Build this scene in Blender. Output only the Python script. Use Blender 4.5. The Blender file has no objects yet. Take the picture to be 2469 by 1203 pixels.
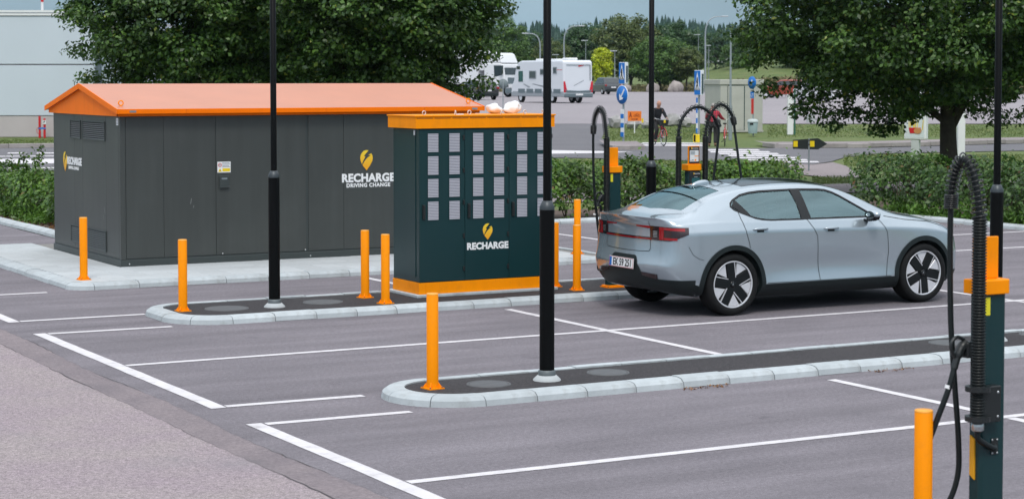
import bpy, bmesh, math, random
import numpy as np
from mathutils import Vector, Matrix
from mathutils.bvhtree import BVHTree
R = math.radians
SC = bpy.context.scene
COL = SC.collection

# ------------------------------------------------------------------ camera
# world X runs along the parking islands, Y runs across them, camera above the origin
EYE = 2.73; FPX = 4750.0; CX = 1234.5; CY = 412.0; YAW = R(61.05); PIT = math.atan((CY-187)/FPX)
cd = bpy.data.cameras.new('camera'); cam = bpy.data.objects.new('camera', cd); COL.objects.link(cam)
cd.sensor_width = 36; cd.lens = 36*FPX/2469; cd.clip_start = 0.1; cd.clip_end = 5000
cd.shift_y = -(601.5-CY)/2469
cam.location = (0, 0, EYE)
cam.rotation_euler = (R(90)-PIT, 0, YAW-R(90))
cd.dof.use_dof = True; cd.dof.focus_distance = 23.0; cd.dof.aperture_fstop = 5.6
SC.camera = cam
_cf, _sf, _cp, _sp = math.cos(YAW), math.sin(YAW), math.cos(PIT), math.sin(PIT)
FW = Vector((_cf*_cp, _sf*_cp, -_sp)); RT = Vector((_sf, -_cf, 0)); UP = Vector((_cf*_sp, _sf*_sp, _cp))
FLAT = Vector((_cf, _sf, 0))

# ------------------------------------------------------------------ sky and sun: bright overcast
SUN_EL, SUN_AZ = R(54), R(243)          # direction the light comes from (azimuth from +X, counter-clockwise)
w = bpy.data.worlds.new('World'); SC.world = w; w.use_nodes = True
nt = w.node_tree; nt.nodes.clear()
out = nt.nodes.new('ShaderNodeOutputWorld')
sky = nt.nodes.new('ShaderNodeTexSky'); sky.sky_type = 'NISHITA'; sky.sun_disc = False
sky.sun_elevation = SUN_EL; sky.sun_rotation = R(90)-SUN_AZ; sky.dust_density = 2.0; sky.air_density = 1.2
bg1 = nt.nodes.new('ShaderNodeBackground'); bg1.inputs[1].default_value = 0.11
nt.links.new(sky.outputs[0], bg1.inputs[0])
tc = nt.nodes.new('ShaderNodeTexCoord'); sep = nt.nodes.new('ShaderNodeSeparateXYZ')
nt.links.new(tc.outputs['Generated'], sep.inputs[0])
ramp = nt.nodes.new('ShaderNodeValToRGB'); ramp.color_ramp.interpolation = 'EASE'
e = ramp.color_ramp.elements
e[0].position = 0.0; e[0].color = (0.235, 0.345, 0.43, 1)
e[1].position = 1.0; e[1].color = (1.32, 1.36, 1.44, 1)
nt.links.new(sep.outputs[2], ramp.inputs[0])
mp = nt.nodes.new('ShaderNodeMapping'); mp.inputs['Scale'].default_value = (1.2, 1.2, 4.5)
nt.links.new(tc.outputs['Generated'], mp.inputs[0])
nz = nt.nodes.new('ShaderNodeTexNoise'); nz.inputs['Scale'].default_value = 2.2; nz.inputs['Detail'].default_value = 6; nz.inputs['Roughness'].default_value = 0.55
nt.links.new(mp.outputs[0], nz.inputs['Vector'])
mr = nt.nodes.new('ShaderNodeMapRange'); mr.inputs[1].default_value = 0.3; mr.inputs[2].default_value = 0.7; mr.inputs[3].default_value = 0.76; mr.inputs[4].default_value = 1.2
nt.links.new(nz.outputs[0], mr.inputs[0])
mul = nt.nodes.new('ShaderNodeMix'); mul.data_type = 'RGBA'; mul.blend_type = 'MULTIPLY'; mul.inputs[0].default_value = 1
nt.links.new(ramp.outputs[0], mul.inputs[6]); nt.links.new(mr.outputs[0], mul.inputs[7])
bg2 = nt.nodes.new('ShaderNodeBackground'); bg2.inputs[1].default_value = 1.0
nt.links.new(mul.outputs[2], bg2.inputs[0])
mx = nt.nodes.new('ShaderNodeMixShader'); mx.inputs[0].default_value = 0.9
nt.links.new(bg1.outputs[0], mx.inputs[1]); nt.links.new(bg2.outputs[0], mx.inputs[2]); nt.links.new(mx.outputs[0], out.inputs[0])
sl = bpy.data.lights.new('sun', 'SUN'); sl.energy = 1.3; sl.angle = R(16); sl.color = (1.0, 0.95, 0.88)
so = bpy.data.objects.new('sun', sl); COL.objects.link(so)
so.rotation_euler = (Vector((math.cos(SUN_EL)*math.cos(SUN_AZ), math.cos(SUN_EL)*math.sin(SUN_AZ), math.sin(SUN_EL)))).to_track_quat('Z', 'Y').to_euler()
so.location = (0, 0, 30)
vs = SC.view_settings; vs.view_transform = 'Standard'; vs.look = 'None'; vs.exposure = 0.4; vs.gamma = 1.0; vs.use_curve_mapping = False
SC.cycles.max_bounces = 7; SC.cycles.diffuse_bounces = 3; SC.cycles.glossy_bounces = 3; SC.cycles.transmission_bounces = 4
SC.cycles.transparent_max_bounces = 8; SC.cycles.use_denoising = True; SC.cycles.caustics_reflective = False; SC.cycles.caustics_refractive = False

# ------------------------------------------------------------------ helpers
def gp(px, py, z=0.0):  # positions are taken from image pixels
    """ground position (metres) of an image pixel, cast from the camera to height z"""
    d = FW + RT*((px-CX)/FPX) - UP*((py-CY)/FPX)
    t = (z-EYE)/d.z
    return Vector((d.x*t, d.y*t, z))
def lat(s, l):
    """s metres ahead along the view axis, l metres to the right -> world XY"""
    return Vector((FLAT.x*s + RT.x*l, FLAT.y*s + RT.y*l))
def terr(s, l=0.0):
    z = 0.0
    def ss(a, b, x):
        t = min(1, max(0, (x-a)/(b-a))); return t*t*(3-2*t)
    z += 1.0*min(1, max(0, (s-88)/40.0))
    z += 9.0*ss(330, 700, s)
    z += 14.0*ss(700, 1300, s)
    if s > 236:
        z += 4.2*ss(14, 40, l)*ss(236, 300, s)*(1-0.5*ss(330, 420, s))
    return z

def solve_s(y):
    """distance ahead at which the terrain is seen at image height y"""
    a, b_ = 15.0, 236.0
    for _ in range(50):
        m = (a+b_)/2
        if 187+FPX*(EYE-terr(m))/m > y: a = m
        else: b_ = m
    return (a+b_)/2
def tag(o, label=None, cat=None, group=None, kind=None):
    if label: o['label'] = label
    if cat: o['category'] = cat
    if group: o['group'] = group
    if kind: o['kind'] = kind
    return o
def thing(name, loc, rz, label, cat, group=None):
    o = bpy.data.objects.new(name, None); o.empty_display_size = 0.2; COL.objects.link(o)
    o.location = loc; o.rotation_euler = (0, 0, rz)
    return tag(o, label, cat, group)
def link(name, me, parent=None, loc=None, rz=None):
    o = bpy.data.objects.new(name, me); COL.objects.link(o)
    if parent is not None: o.parent = parent
    if loc is not None: o.location = loc
    if rz is not None: o.rotation_euler = (0, 0, rz)
    return o
def copy_tree(o, parent=None):
    c = o.copy(); COL.objects.link(c); c.parent = parent
    for ch in list(o.children): copy_tree(ch, c)
    return c

class MB:
    """collects shapes, builds one mesh object"""
    def __init__(s): s.v = []; s.f = []; s.m = []; s.sm = []
    def add(s, vs, fs, m=0, smooth=False, M=None):
        b = len(s.v)
        for p in vs:
            p = Vector(p)
            s.v.append(tuple(M @ p) if M is not None else tuple(p))
        for f in fs:
            s.f.append([i+b for i in f]); s.m.append(m); s.sm.append(smooth)
        return s
    def box(s, x0, x1, y0, y1, z0, z1, m=0, M=None, ch=0.0):
        if ch > 0:   # chamfered box (24 verts)
            bm = bmesh.new(); bmesh.ops.create_cube(bm, size=1)
            for v in bm.verts: v.co = Vector(((x0+x1)/2+v.co.x*(x1-x0), (y0+y1)/2+v.co.y*(y1-y0), (z0+z1)/2+v.co.z*(z1-z0)))
            bmesh.ops.bevel(bm, geom=bm.edges[:], offset=ch, segments=1, affect='EDGES', profile=0.5)
            bm.verts.index_update()
            s.add([v.co.copy() for v in bm.verts], [[v.index for v in f.verts] for f in bm.faces], m, False, M); bm.free(); return s
        v = [(x0,y0,z0),(x1,y0,z0),(x1,y1,z0),(x0,y1,z0),(x0,y0,z1),(x1,y0,z1),(x1,y1,z1),(x0,y1,z1)]
        return s.add(v, [(0,3,2,1),(4,5,6,7),(0,1,5,4),(1,2,6,5),(2,3,7,6),(3,0,4,7)], m, False, M)
    def prism(s, poly, a0, a1, axis='z', m=0, M=None):
        n = len(poly)
        def P(p, a):
            return (p[0], p[1], a) if axis == 'z' else ((p[0], a, p[1]) if axis == 'y' else (a, p[0], p[1]))
        v = [P(p, a0) for p in poly] + [P(p, a1) for p in poly]
        f = [list(range(n))[::-1], [i+n for i in range(n)]] + [(i, (i+1) % n, (i+1) % n+n, i+n) for i in range(n)]
        return s.add(v, f, m, False, M)
    def tube(s, pts, r, n=8, m=0, caps=True, smooth=True, M=None):
        pts = [Vector(p) for p in pts]; k = len(pts)
        rs = r if isinstance(r, (list, tuple)) else [r]*k
        v = []; f = []
        t0 = (pts[1]-pts[0]).normalized()
        a = t0.cross(Vector((0, 0, 1)));
        if a.length < 1e-4: a = t0.cross(Vector((1, 0, 0)))
        a.normalize()
        for i in range(k):
            t = (pts[min(i+1, k-1)]-pts[max(i-1, 0)]).normalized()
            a = (a - t*a.dot(t)); a.normalize(); b = t.cross(a)
            for j in range(n):
                an = 2*math.pi*j/n
                v.append(pts[i] + (a*math.cos(an)+b*math.sin(an))*rs[i])
        for i in range(k-1):
            for j in range(n):
                f.append((i*n+j, i*n+(j+1) % n, (i+1)*n+(j+1) % n, (i+1)*n+j))
        s.add(v, f, m, smooth, M)
        if caps:
            s.add(v[:n], [list(range(n))], m, False, M); s.add(v[-n:], [list(range(n))[::-1]], m, False, M)
        return s
    def lathe(s, prof, n=24, m=0, M=None, smooth=True, close=False, caps=True):
        """prof: list of (r, z) around Z"""
        v = []; f = []; k = len(prof)
        for (r, z) in prof:
            for j in range(n):
                an = 2*math.pi*j/n; v.append((r*math.cos(an), r*math.sin(an), z))
        for i in range(k-1 if not close else k):
            i2 = (i+1) % k
            for j in range(n):
                f.append((i*n+j, i*n+(j+1) % n, i2*n+(j+1) % n, i2*n+j))
        s.add(v, f, m, smooth, M)
        if not close and caps:
            if prof[0][0] > 1e-4: s.add(v[:n], [list(range(n))[::-1]], m, False, M)
            if prof[-1][0] > 1e-4: s.add(v[-n:], [list(range(n))], m, False, M)
        return s
    def mesh(s, name, mats, weld=False, bevel=0.0, seg=2):
        me = bpy.data.meshes.new(name)
        me.from_pydata(s.v, [], s.f)
        if not isinstance(mats, (list, tuple)): mats = [mats]
        for mt in mats: me.materials.append(mt)
        me.polygons.foreach_set('material_index', s.m); me.polygons.foreach_set('use_smooth', s.sm)
        if weld or bevel > 0:
            bm = bmesh.new(); bm.from_mesh(me)
            bmesh.ops.remove_doubles(bm, verts=bm.verts[:], dist=1e-5)
            if bevel > 0:
                ed = [e for e in bm.edges if len(e.link_faces) == 2 and e.calc_face_angle(0) > R(28)]
                bmesh.ops.bevel(bm, geom=ed, offset=bevel, segments=seg, affect='EDGES', profile=0.5, clamp_overlap=True)
            bm.to_mesh(me); bm.free()
        me.update()
        return me
    def build(s, name, mats, parent=None, bevel=0.0, seg=2, weld=False, loc=None, rz=None):
        return link(name, s.mesh(name, mats, weld, bevel, seg), parent, loc, rz)

# ------------------------------------------------------------------ materials
_MC = {}
def mat(name, col=(0.5,0.5,0.5), rough=0.5, metal=0.0, var=0.0, vscale=3.0, bump=0.0, bscale=60.0, coat=0.0, spec=0.5, dirt=None, dscale=1.5, damount=0.5, croughness=0.08, rvar=0.0, detail=6, island=0.0, streak=0.0):
    if name in _MC: return _MC[name]
    m = bpy.data.materials.new(name); m.use_nodes = True; nt = m.node_tree; N = nt.nodes; L = nt.links
    b = N['Principled BSDF']
    b.inputs['Base Color'].default_value = (*col, 1); b.inputs['Roughness'].default_value = rough; b.inputs['Metallic'].default_value = metal
    b.inputs['Specular IOR Level'].default_value = spec
    if coat: b.inputs['Coat Weight'].default_value = coat; b.inputs['Coat Roughness'].default_value = croughness
    tc = N.new('ShaderNodeTexCoord'); last = None
    if var > 0:
        nz = N.new('ShaderNodeTexNoise'); nz.inputs['Scale'].default_value = vscale; nz.inputs['Detail'].default_value = detail; nz.inputs['Roughness'].default_value = 0.62
        L.new(tc.outputs['Object'], nz.inputs['Vector'])
        mr = N.new('ShaderNodeMapRange'); mr.inputs[1].default_value = 0.25; mr.inputs[2].default_value = 0.75; mr.inputs[3].default_value = 1-var; mr.inputs[4].default_value = 1+var
        L.new(nz.outputs[0], mr.inputs[0])
        mu = N.new('ShaderNodeMix'); mu.data_type = 'RGBA'; mu.blend_type = 'MULTIPLY'; mu.inputs[0].default_value = 1
        mu.inputs[6].default_value = (*col, 1); L.new(mr.outputs[0], mu.inputs[7]); last = mu.outputs[2]
        if rvar:
            m2 = N.new('ShaderNodeMapRange'); m2.inputs[1].default_value = 0.3; m2.inputs[2].default_value = 0.7; m2.inputs[3].default_value = rough-rvar; m2.inputs[4].default_value = rough+rvar
            L.new(nz.outputs[0], m2.inputs[0]); L.new(m2.outputs[0], b.inputs['Roughness'])
    if island > 0:
        ge = N.new('ShaderNodeObjectInfo'); mr = N.new('ShaderNodeMapRange'); mr.inputs[3].default_value = 1-island; mr.inputs[4].default_value = 1+island
        L.new(ge.outputs['Random'], mr.inputs[0]); mu = N.new('ShaderNodeMix'); mu.data_type = 'RGBA'; mu.blend_type = 'MULTIPLY'; mu.inputs[0].default_value = 1
        if last: L.new(last, mu.inputs[6])
        else: mu.inputs[6].default_value = (*col, 1)
        L.new(mr.outputs[0], mu.inputs[7]); last = mu.outputs[2]
    if dirt is not None:
        nd = N.new('ShaderNodeTexNoise'); nd.inputs['Scale'].default_value = dscale; nd.inputs['Detail'].default_value = 9; nd.inputs['Roughness'].default_value = 0.7
        L.new(tc.outputs['Object'], nd.inputs['Vector'])
        mr = N.new('ShaderNodeMapRange'); mr.inputs[1].default_value = 0.52; mr.inputs[2].default_value = 0.78; mr.inputs[3].default_value = 0; mr.inputs[4].default_value = damount
        L.new(nd.outputs[0], mr.inputs[0])
        mu = N.new('ShaderNodeMix'); mu.data_type = 'RGBA'; L.new(mr.outputs[0], mu.inputs[0])
        if last: L.new(last, mu.inputs[6])
        else: mu.inputs[6].default_value = (*col, 1)
        mu.inputs[7].default_value = (*dirt, 1); last = mu.outputs[2]
    if streak > 0:
        mp_ = N.new('ShaderNodeMapping'); mp_.inputs['Scale'].default_value = (7.0, 7.0, 0.45); L.new(tc.outputs['Object'], mp_.inputs[0])
        ns_ = N.new('ShaderNodeTexNoise'); ns_.inputs['Scale'].default_value = 1.0; ns_.inputs['Detail'].default_value = 7; ns_.inputs['Roughness'].default_value = 0.65; L.new(mp_.outputs[0], ns_.inputs['Vector'])
        mr = N.new('ShaderNodeMapRange'); mr.inputs[1].default_value = 0.3; mr.inputs[2].default_value = 0.7; mr.inputs[3].default_value = 1-streak; mr.inputs[4].default_value = 1+streak
        L.new(ns_.outputs[0], mr.inputs[0]); mu = N.new('ShaderNodeMix'); mu.data_type = 'RGBA'; mu.blend_type = 'MULTIPLY'; mu.inputs[0].default_value = 1
        if last: L.new(last, mu.inputs[6])
        else: mu.inputs[6].default_value = (*col, 1)
        L.new(mr.outputs[0], mu.inputs[7]); last = mu.outputs[2]
    if last: L.new(last, b.inputs['Base Color'])
    if bump > 0:
        nb = N.new('ShaderNodeTexNoise'); nb.inputs['Scale'].default_value = bscale; nb.inputs['Detail'].default_value = 4
        L.new(tc.outputs['Object'], nb.inputs['Vector'])
        bp = N.new('ShaderNodeBump'); bp.inputs['Strength'].default_value = bump; bp.inputs['Distance'].default_value = 0.01
        L.new(nb.outputs[0], bp.inputs['Height']); L.new(bp.outputs[0], b.inputs['Normal'])
    _MC[name] = m
    return m
def leafmat(name, c1, c2, c3=None, trans=0.25, rough=0.42, spec=0.5, clump=1.1):
    if name in _MC: return _MC[name]
    m = bpy.data.materials.new(name); m.use_nodes = True; nt = m.node_tree; N = nt.nodes; L = nt.links
    b = N['Principled BSDF']; b.inputs['Roughness'].default_value = rough; b.inputs['Specular IOR Level'].default_value = spec
    ge = N.new('ShaderNodeNewGeometry'); rp = N.new('ShaderNodeValToRGB'); el = rp.color_ramp.elements
    el[0].color = (*c1, 1); el[1].color = (*c2, 1); el[0].position = 0.0; el[1].position = 0.972 if c3 else 1.0
    if c3: x = el.new(0.988); x.color = (*c3, 1)
    L.new(ge.outputs['Random Per Island'], rp.inputs[0])
    tc = N.new('ShaderNodeTexCoord'); nz = N.new('ShaderNodeTexNoise'); nz.inputs['Scale'].default_value = clump; nz.inputs['Detail'].default_value = 2; L.new(tc.outputs['Object'], nz.inputs['Vector'])
    mr = N.new('ShaderNodeMapRange'); mr.inputs[1].default_value = 0.35; mr.inputs[2].default_value = 0.65; mr.inputs[3].default_value = 0.72; mr.inputs[4].default_value = 1.32; L.new(nz.outputs[0], mr.inputs[0])
    mu = N.new('ShaderNodeMix'); mu.data_type = 'RGBA'; mu.blend_type = 'MULTIPLY'; mu.inputs[0].default_value = 1; L.new(rp.outputs[0], mu.inputs[6]); L.new(mr.outputs[0], mu.inputs[7])
    L.new(mu.outputs[2], b.inputs['Base Color'])
    tr = N.new('ShaderNodeBsdfTranslucent'); L.new(mu.outputs[2], tr.inputs[0])
    ms = N.new('ShaderNodeMixShader'); ms.inputs[0].default_value = trans
    L.new(b.outputs[0], ms.inputs[1]); L.new(tr.outputs[0], ms.inputs[2]); L.new(ms.outputs[0], N['Material Output'].inputs[0])
    _MC[name] = m
    return m

ORANGE = mat('orange_paint', (0.95, 0.290, 0.0), 0.5, var=0.06, vscale=1.5, spec=0.15, rvar=0.06, streak=0.04, dirt=(0.50, 0.17, 0.02), dscale=6, damount=0.35)
KORANGE = mat('kiosk_orange_paint', (0.92, 0.180, 0.0), 0.5, var=0.06, vscale=1.5, spec=0.15, streak=0.05)
DGREEN = mat('dark_green_paint', (0.007, 0.034, 0.038), 0.26, var=0.04, vscale=0.8, spec=0.4, rvar=0.02, detail=2)
SLATE = mat('slate_grey_paint', (0.050, 0.056, 0.054), 0.42, streak=0.10, var=0.07, vscale=0.9, bump=0.04, bscale=14, dirt=(0.10,0.105,0.10), dscale=0.7, damount=0.22)
SLATED = mat('slate_grey_trim', (0.040, 0.050, 0.050), 0.45, var=0.07, vscale=1.2)
BLACKP = mat('black_paint', (0.004, 0.0045, 0.005), 0.42, var=0.1, vscale=3, spec=0.10)
BLACKR = mat('black_rubber', (0.008, 0.010, 0.011), 0.55, var=0.15, vscale=8)
BLACKPL = mat('black_plastic', (0.012, 0.015, 0.016), 0.38)
DARKGAP = mat('dark_gap', (0.004, 0.004, 0.005), 0.8)
GALV = mat('galvanised_steel', (0.30, 0.34, 0.36), 0.45, metal=0.6, var=0.15, vscale=9)
STEEL = mat('steel', (0.50, 0.52, 0.53), 0.32, metal=0.9)
CONC = mat('concrete', (0.41, 0.45, 0.47), 0.85, var=0.12, vscale=5, bump=0.25, bscale=110, dirt=(0.19,0.185,0.17), dscale=3.0, damount=0.8, island=0.10)
SLAB = mat('paving_slab', (0.43, 0.46, 0.475), 0.85, var=0.08, vscale=4, bump=0.15, bscale=120, dirt=(0.30,0.30,0.29), dscale=1.8, damount=0.5, island=0.07)
WHITEP = mat('white_paint', (0.76, 0.77, 0.78), 0.4, var=0.04, vscale=2)
WHITEG = mat('white_gloss', (0.78, 0.80, 0.82), 0.25, coat=0.3)
BLUES = mat('sign_blue', (0.005, 0.16, 0.55), 0.4)
REDP = mat('red_paint', (0.55, 0.012, 0.018), 0.4, var=0.06)
YELP = mat('yellow_paint', (0.80, 0.58, 0.01), 0.4)
ROCK = mat('rock', (0.30, 0.265, 0.25), 0.9, var=0.35, vscale=2.5, bump=0.6, bscale=7, dirt=(0.14,0.13,0.12), dscale=1.6, damount=0.6)
ROCKG = mat('grey_rock', (0.33, 0.325, 0.32), 0.9, var=0.4, vscale=2.2, bump=0.7, bscale=6, dirt=(0.09,0.09,0.09), dscale=1.4, damount=0.8)
BARK = mat('bark', (0.050, 0.040, 0.033), 0.95, var=0.4, vscale=7, bump=1.0, bscale=22)
GLASSD = mat('dark_glass', (0.012, 0.022, 0.025), 0.04, spec=1.0)
GLASST = mat('teal_glass', (0.02, 0.09, 0.10), 0.05, spec=1.0)
LEAF = leafmat('maple_leaf', (0.016, 0.054, 0.012), (0.105, 0.205, 0.034), (0.24, 0.28, 0.04), trans=0.34)
LEAF2 = leafmat('hedge_leaf', (0.026, 0.078, 0.010), (0.125, 0.240, 0.026), (0.12, 0.075, 0.02), trans=0.28)

def add_text(s, size, name, material, parent, loc, rot, extrude=0.002, bold=0.0, align='CENTER', xs=1.0, spacing=1.0):
    cu = bpy.data.curves.new(name, 'FONT'); cu.body = s; cu.size = size; cu.extrude = extrude; cu.offset = bold
    cu.align_x = align; cu.align_y = 'BOTTOM_BASELINE'; cu.space_character = spacing; cu.resolution_u = 3
    tmp = bpy.data.objects.new('tmp', cu); COL.objects.link(tmp)
    dg = bpy.context.evaluated_depsgraph_get(); dg.update()
    me = bpy.data.meshes.new_from_object(tmp.evaluated_get(dg)); me.name = name
    bpy.data.objects.remove(tmp); bpy.data.curves.remove(cu)
    me.materials.clear(); me.materials.append(material)
    o = link(name, me, parent); o.location = loc; o.rotation_euler = rot; o.scale = (xs, 1, 1)
    return o
# ================================================================== ground, roads, kerbs, islands
def groundmat(name, col, col2, speck=0.25, big=0.4, fine=220.0, bump=0.5, stain=None, streak=0.0):
    m = bpy.data.materials.new(name); m.use_nodes = True; nt = m.node_tree; N = nt.nodes; L = nt.links
    b = N['Principled BSDF']; b.inputs['Roughness'].default_value = 0.88; b.inputs['Specular IOR Level'].default_value = 0.3
    tc = N.new('ShaderNodeTexCoord')
    def noise(sc, det=5, rough=0.6, vec=None):
        n = N.new('ShaderNodeTexNoise'); n.inputs['Scale'].default_value = sc; n.inputs['Detail'].default_value = det; n.inputs['Roughness'].default_value = rough
        L.new(vec or tc.outputs['Object'], n.inputs['Vector']); return n.outputs[0]
    def rng(x, a, b_, c, d):
        r = N.new('ShaderNodeMapRange'); r.inputs[1].default_value = a; r.inputs[2].default_value = b_; r.inputs[3].default_value = c; r.inputs[4].default_value = d
        L.new(x, r.inputs[0]); return r.outputs[0]
    mx = N.new('ShaderNodeMix'); mx.data_type = 'RGBA'; mx.inputs[6].default_value = (*col, 1); mx.inputs[7].default_value = (*col2, 1)
    L.new(rng(noise(big, 8, 0.65), 0.3, 0.7, 0, 1), mx.inputs[0]); last = mx.outputs[2]
    if streak > 0:
        mp = N.new('ShaderNodeMapping'); mp.inputs['Scale'].default_value = (0.25, 2.2, 1); L.new(tc.outputs['Object'], mp.inputs[0])
        mu = N.new('ShaderNodeMix'); mu.data_type = 'RGBA'; mu.blend_type = 'MULTIPLY'; mu.inputs[0].default_value = 1; L.new(last, mu.inputs[6])
        L.new(rng(noise(1.0, 5, 0.6, mp.outputs[0]), 0.3, 0.7, 1-streak, 1+streak), mu.inputs[7]); last = mu.outputs[2]
    mu = N.new('ShaderNodeMix'); mu.data_type = 'RGBA'; mu.blend_type = 'MULTIPLY'; mu.inputs[0].default_value = 1
    L.new(last, mu.inputs[6]); fn = noise(fine, 2, 0.7); L.new(rng(fn, 0.3, 0.7, 1-speck, 1+speck), mu.inputs[7]); last = mu.outputs[2]
    mu = N.new('ShaderNodeMix'); mu.data_type = 'RGBA'; mu.blend_type = 'MULTIPLY'; mu.inputs[0].default_value = 1
    L.new(last, mu.inputs[6]); L.new(rng(noise(28, 4, 0.7), 0.3, 0.7, 1-speck*0.6, 1+speck*0.6), mu.inputs[7]); last = mu.outputs[2]
    if stain:
        mu = N.new('ShaderNodeMix'); mu.data_type = 'RGBA'; L.new(rng(noise(0.55, 7, 0.6), 0.56, 0.72, 0, 0.6), mu.inputs[0])
        L.new(last, mu.inputs[6]); mu.inputs[7].default_value = (*stain, 1); last = mu.outputs[2]
    if streak > 0:      # oil spots and scuffs
        mu = N.new('ShaderNodeMix'); mu.data_type = 'RGBA'; L.new(rng(noise(2.6, 3, 0.5), 0.66, 0.74, 0, 0.45), mu.inputs[0])
        L.new(last, mu.inputs[6]); mu.inputs[7].default_value = (col[0]*0.62, col[1]*0.62, col[2]*0.64, 1); last = mu.outputs[2]
        mu = N.new('ShaderNodeMix'); mu.data_type = 'RGBA'; L.new(rng(noise(9.0, 2, 0.5), 0.70, 0.75, 0, 0.5), mu.inputs[0])
        L.new(last, mu.inputs[6]); mu.inputs[7].default_value = (col[0]*1.5, col[1]*1.5, col[2]*1.5, 1); last = mu.outputs[2]
    L.new(last, b.inputs['Base Color'])
    bp = N.new('ShaderNodeBump'); bp.inputs['Strength'].default_value = bump; bp.inputs['Distance'].default_value = 0.006
    L.new(fn, bp.inputs['Height']); L.new(bp.outputs[0], b.inputs['Normal'])
    return m
ASPH = groundmat('lot_asphalt', (0.148,0.136,0.152), (0.190,0.174,0.192), stain=(0.110,0.102,0.115), streak=0.20, speck=0.42, fine=120.0, big=0.55)
ASPHOLD = groundmat('old_asphalt', (0.262,0.214,0.240), (0.285,0.250,0.246), speck=0.5, fine=110.0, stain=(0.205,0.195,0.207), big=0.9)
ASPHNEW = groundmat('island_asphalt', (0.034,0.032,0.035), (0.050,0.046,0.049), speck=0.55, fine=90, bump=1.0)
ASPHROAD = groundmat('road_asphalt', (0.120,0.118,0.130), (0.150,0.146,0.156))
ASPHFAR = groundmat('far_asphalt', (0.245,0.225,0.240), (0.29,0.265,0.28), big=0.06, fine=20)
PATHM = groundmat('path_asphalt', (0.22,0.19,0.195), (0.26,0.225,0.228))
GRASSG = groundmat('grass_ground', (0.070,0.115,0.028), (0.130,0.155,0.050), speck=0.4, big=0.35, fine=30, bump=1.0, stain=(0.21,0.185,0.09))
SOIL = groundmat('soil', (0.085,0.062,0.050), (0.13,0.095,0.075), speck=0.4, fine=40, bump=1.0)
LINEW = mat('line_paint', (0.60, 0.58, 0.60), 0.75, var=0.10, vscale=5, dirt=(0.27,0.25,0.26), dscale=7, damount=0.75, bump=0.2, bscale=150)

def sheet(name, rows, off, material, parent=None):
    """rows of (s, l0, l1): strip that follows the terrain"""
    b = MB(); v = []; f = []
    nl = 13
    for (s, l0, l1) in rows:
        for k in range(nl):
            l = l0 + (l1-l0)*k/(nl-1); p = lat(s, l); v.append((p.x, p.y, terr(s, l)+off))
    for i in range(len(rows)-1):
        for k in range(nl-1):
            a = i*nl+k; f.append((a, a+1, a+nl+1, a+nl))
    b.add(v, f, 0)
    return b.build(name, material, parent)
def flat(name, poly, z, material, parent=None):
    from mathutils.geometry import tessellate_polygon
    vs_ = [Vector((p[0], p[1], 0)) for p in poly]
    tris = tessellate_polygon([vs_])
    fs = []
    for t in tris:
        a, b_, c = (vs_[i] for i in t)
        cr = (b_-a).cross(c-a).z
        if abs(cr) < 1e-9: continue
        fs.append(tuple(t) if cr > 0 else tuple(t)[::-1])
    me = bpy.data.meshes.new(name); me.from_pydata([(p.x, p.y, z) for p in vs_], [], fs); me.update(); me.materials.append(material)
    return link(name, me, parent)

def make_terrain():
    srows = [-60, -20, 0, 20, 40, 60, 76, 88, 98, 108, 118, 128, 150, 180, 210, 236, 246, 256, 268, 282, 300, 330, 360, 400, 460, 520, 580, 640, 700, 800, 900, 1000, 1150, 1300, 1700]
    lrows = [-900, -500, -250, -120, -60, -30, 0, 14, 20, 26, 33, 40, 60, 90, 140, 250, 500, 900]
    b = MB(); v = []; f = []
    for s in srows:
        for l in lrows:
            p = lat(s, l); v.append((p.x, p.y, terr(s, l)-0.03))
    n = len(lrows)
    for i in range(len(srows)-1):
        for k in range(n-1):
            a = i*n+k; f.append((a, a+1, a+n+1, a+n))
    b.add(v, f, 0, True)
    g = b.build('ground', GRASSG); tag(g, kind='structure')
make_terrain()
lot = flat('parking_lot', [(-60,-60),(25,-60),(25,30.6),(24.7,31.3),(24.0,31.6),(9.35,31.6),(9.35,48),(-60,48)], 0.0, ASPH); tag(lot, kind='structure')
# old pinkish asphalt beyond the ragged joint
rnd = random.Random(5)
ed = []
y = -60.0
while y < 48:
    ed.append((5.12 + 0.03*math.sin(y*0.31) + 0.008*math.sin(y*1.7) + rnd.uniform(-0.010, 0.010), y)); y += 0.12 if 6 < y < 30 else 3.0
old = flat('old_asphalt_lane', ed + [(-60, 48), (-60, -60)], 0.006, ASPHOLD); tag(old, kind='structure')
strip = flat('joint_strip', [(x+0.31+0.02*math.sin(y*1.3)+rnd.uniform(-0.008, 0.008), y) for (x, y) in ed] + [(x-0.01, y) for (x, y) in ed][::-1], 0.0045, groundmat('joint_strip', (0.165,0.142,0.155), (0.235,0.200,0.208), speck=0.4, big=1.6, stain=(0.13,0.12,0.13))); tag(strip, kind='structure')
CRK = mat('crack_dark', (0.07,0.064,0.068), 0.95, var=0.4, vscale=9)
flat('crack', [(x+0.002+0.011*max(0, math.sin(y*1.7)*math.sin(y*0.61+1)), y) for (x, y) in ed] + [(x, y) for (x, y) in ed][::-1], 0.010, CRK, old)
flat('crack', [(x+0.312+0.02*math.sin(y*1.3)+0.012*max(0, math.sin(y*2.3)*math.sin(y*0.43)), y) for (x, y) in ed] + [(x+0.31+0.02*math.sin(y*1.3), y) for (x, y) in ed][::-1], 0.0075, CRK, strip)
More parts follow.
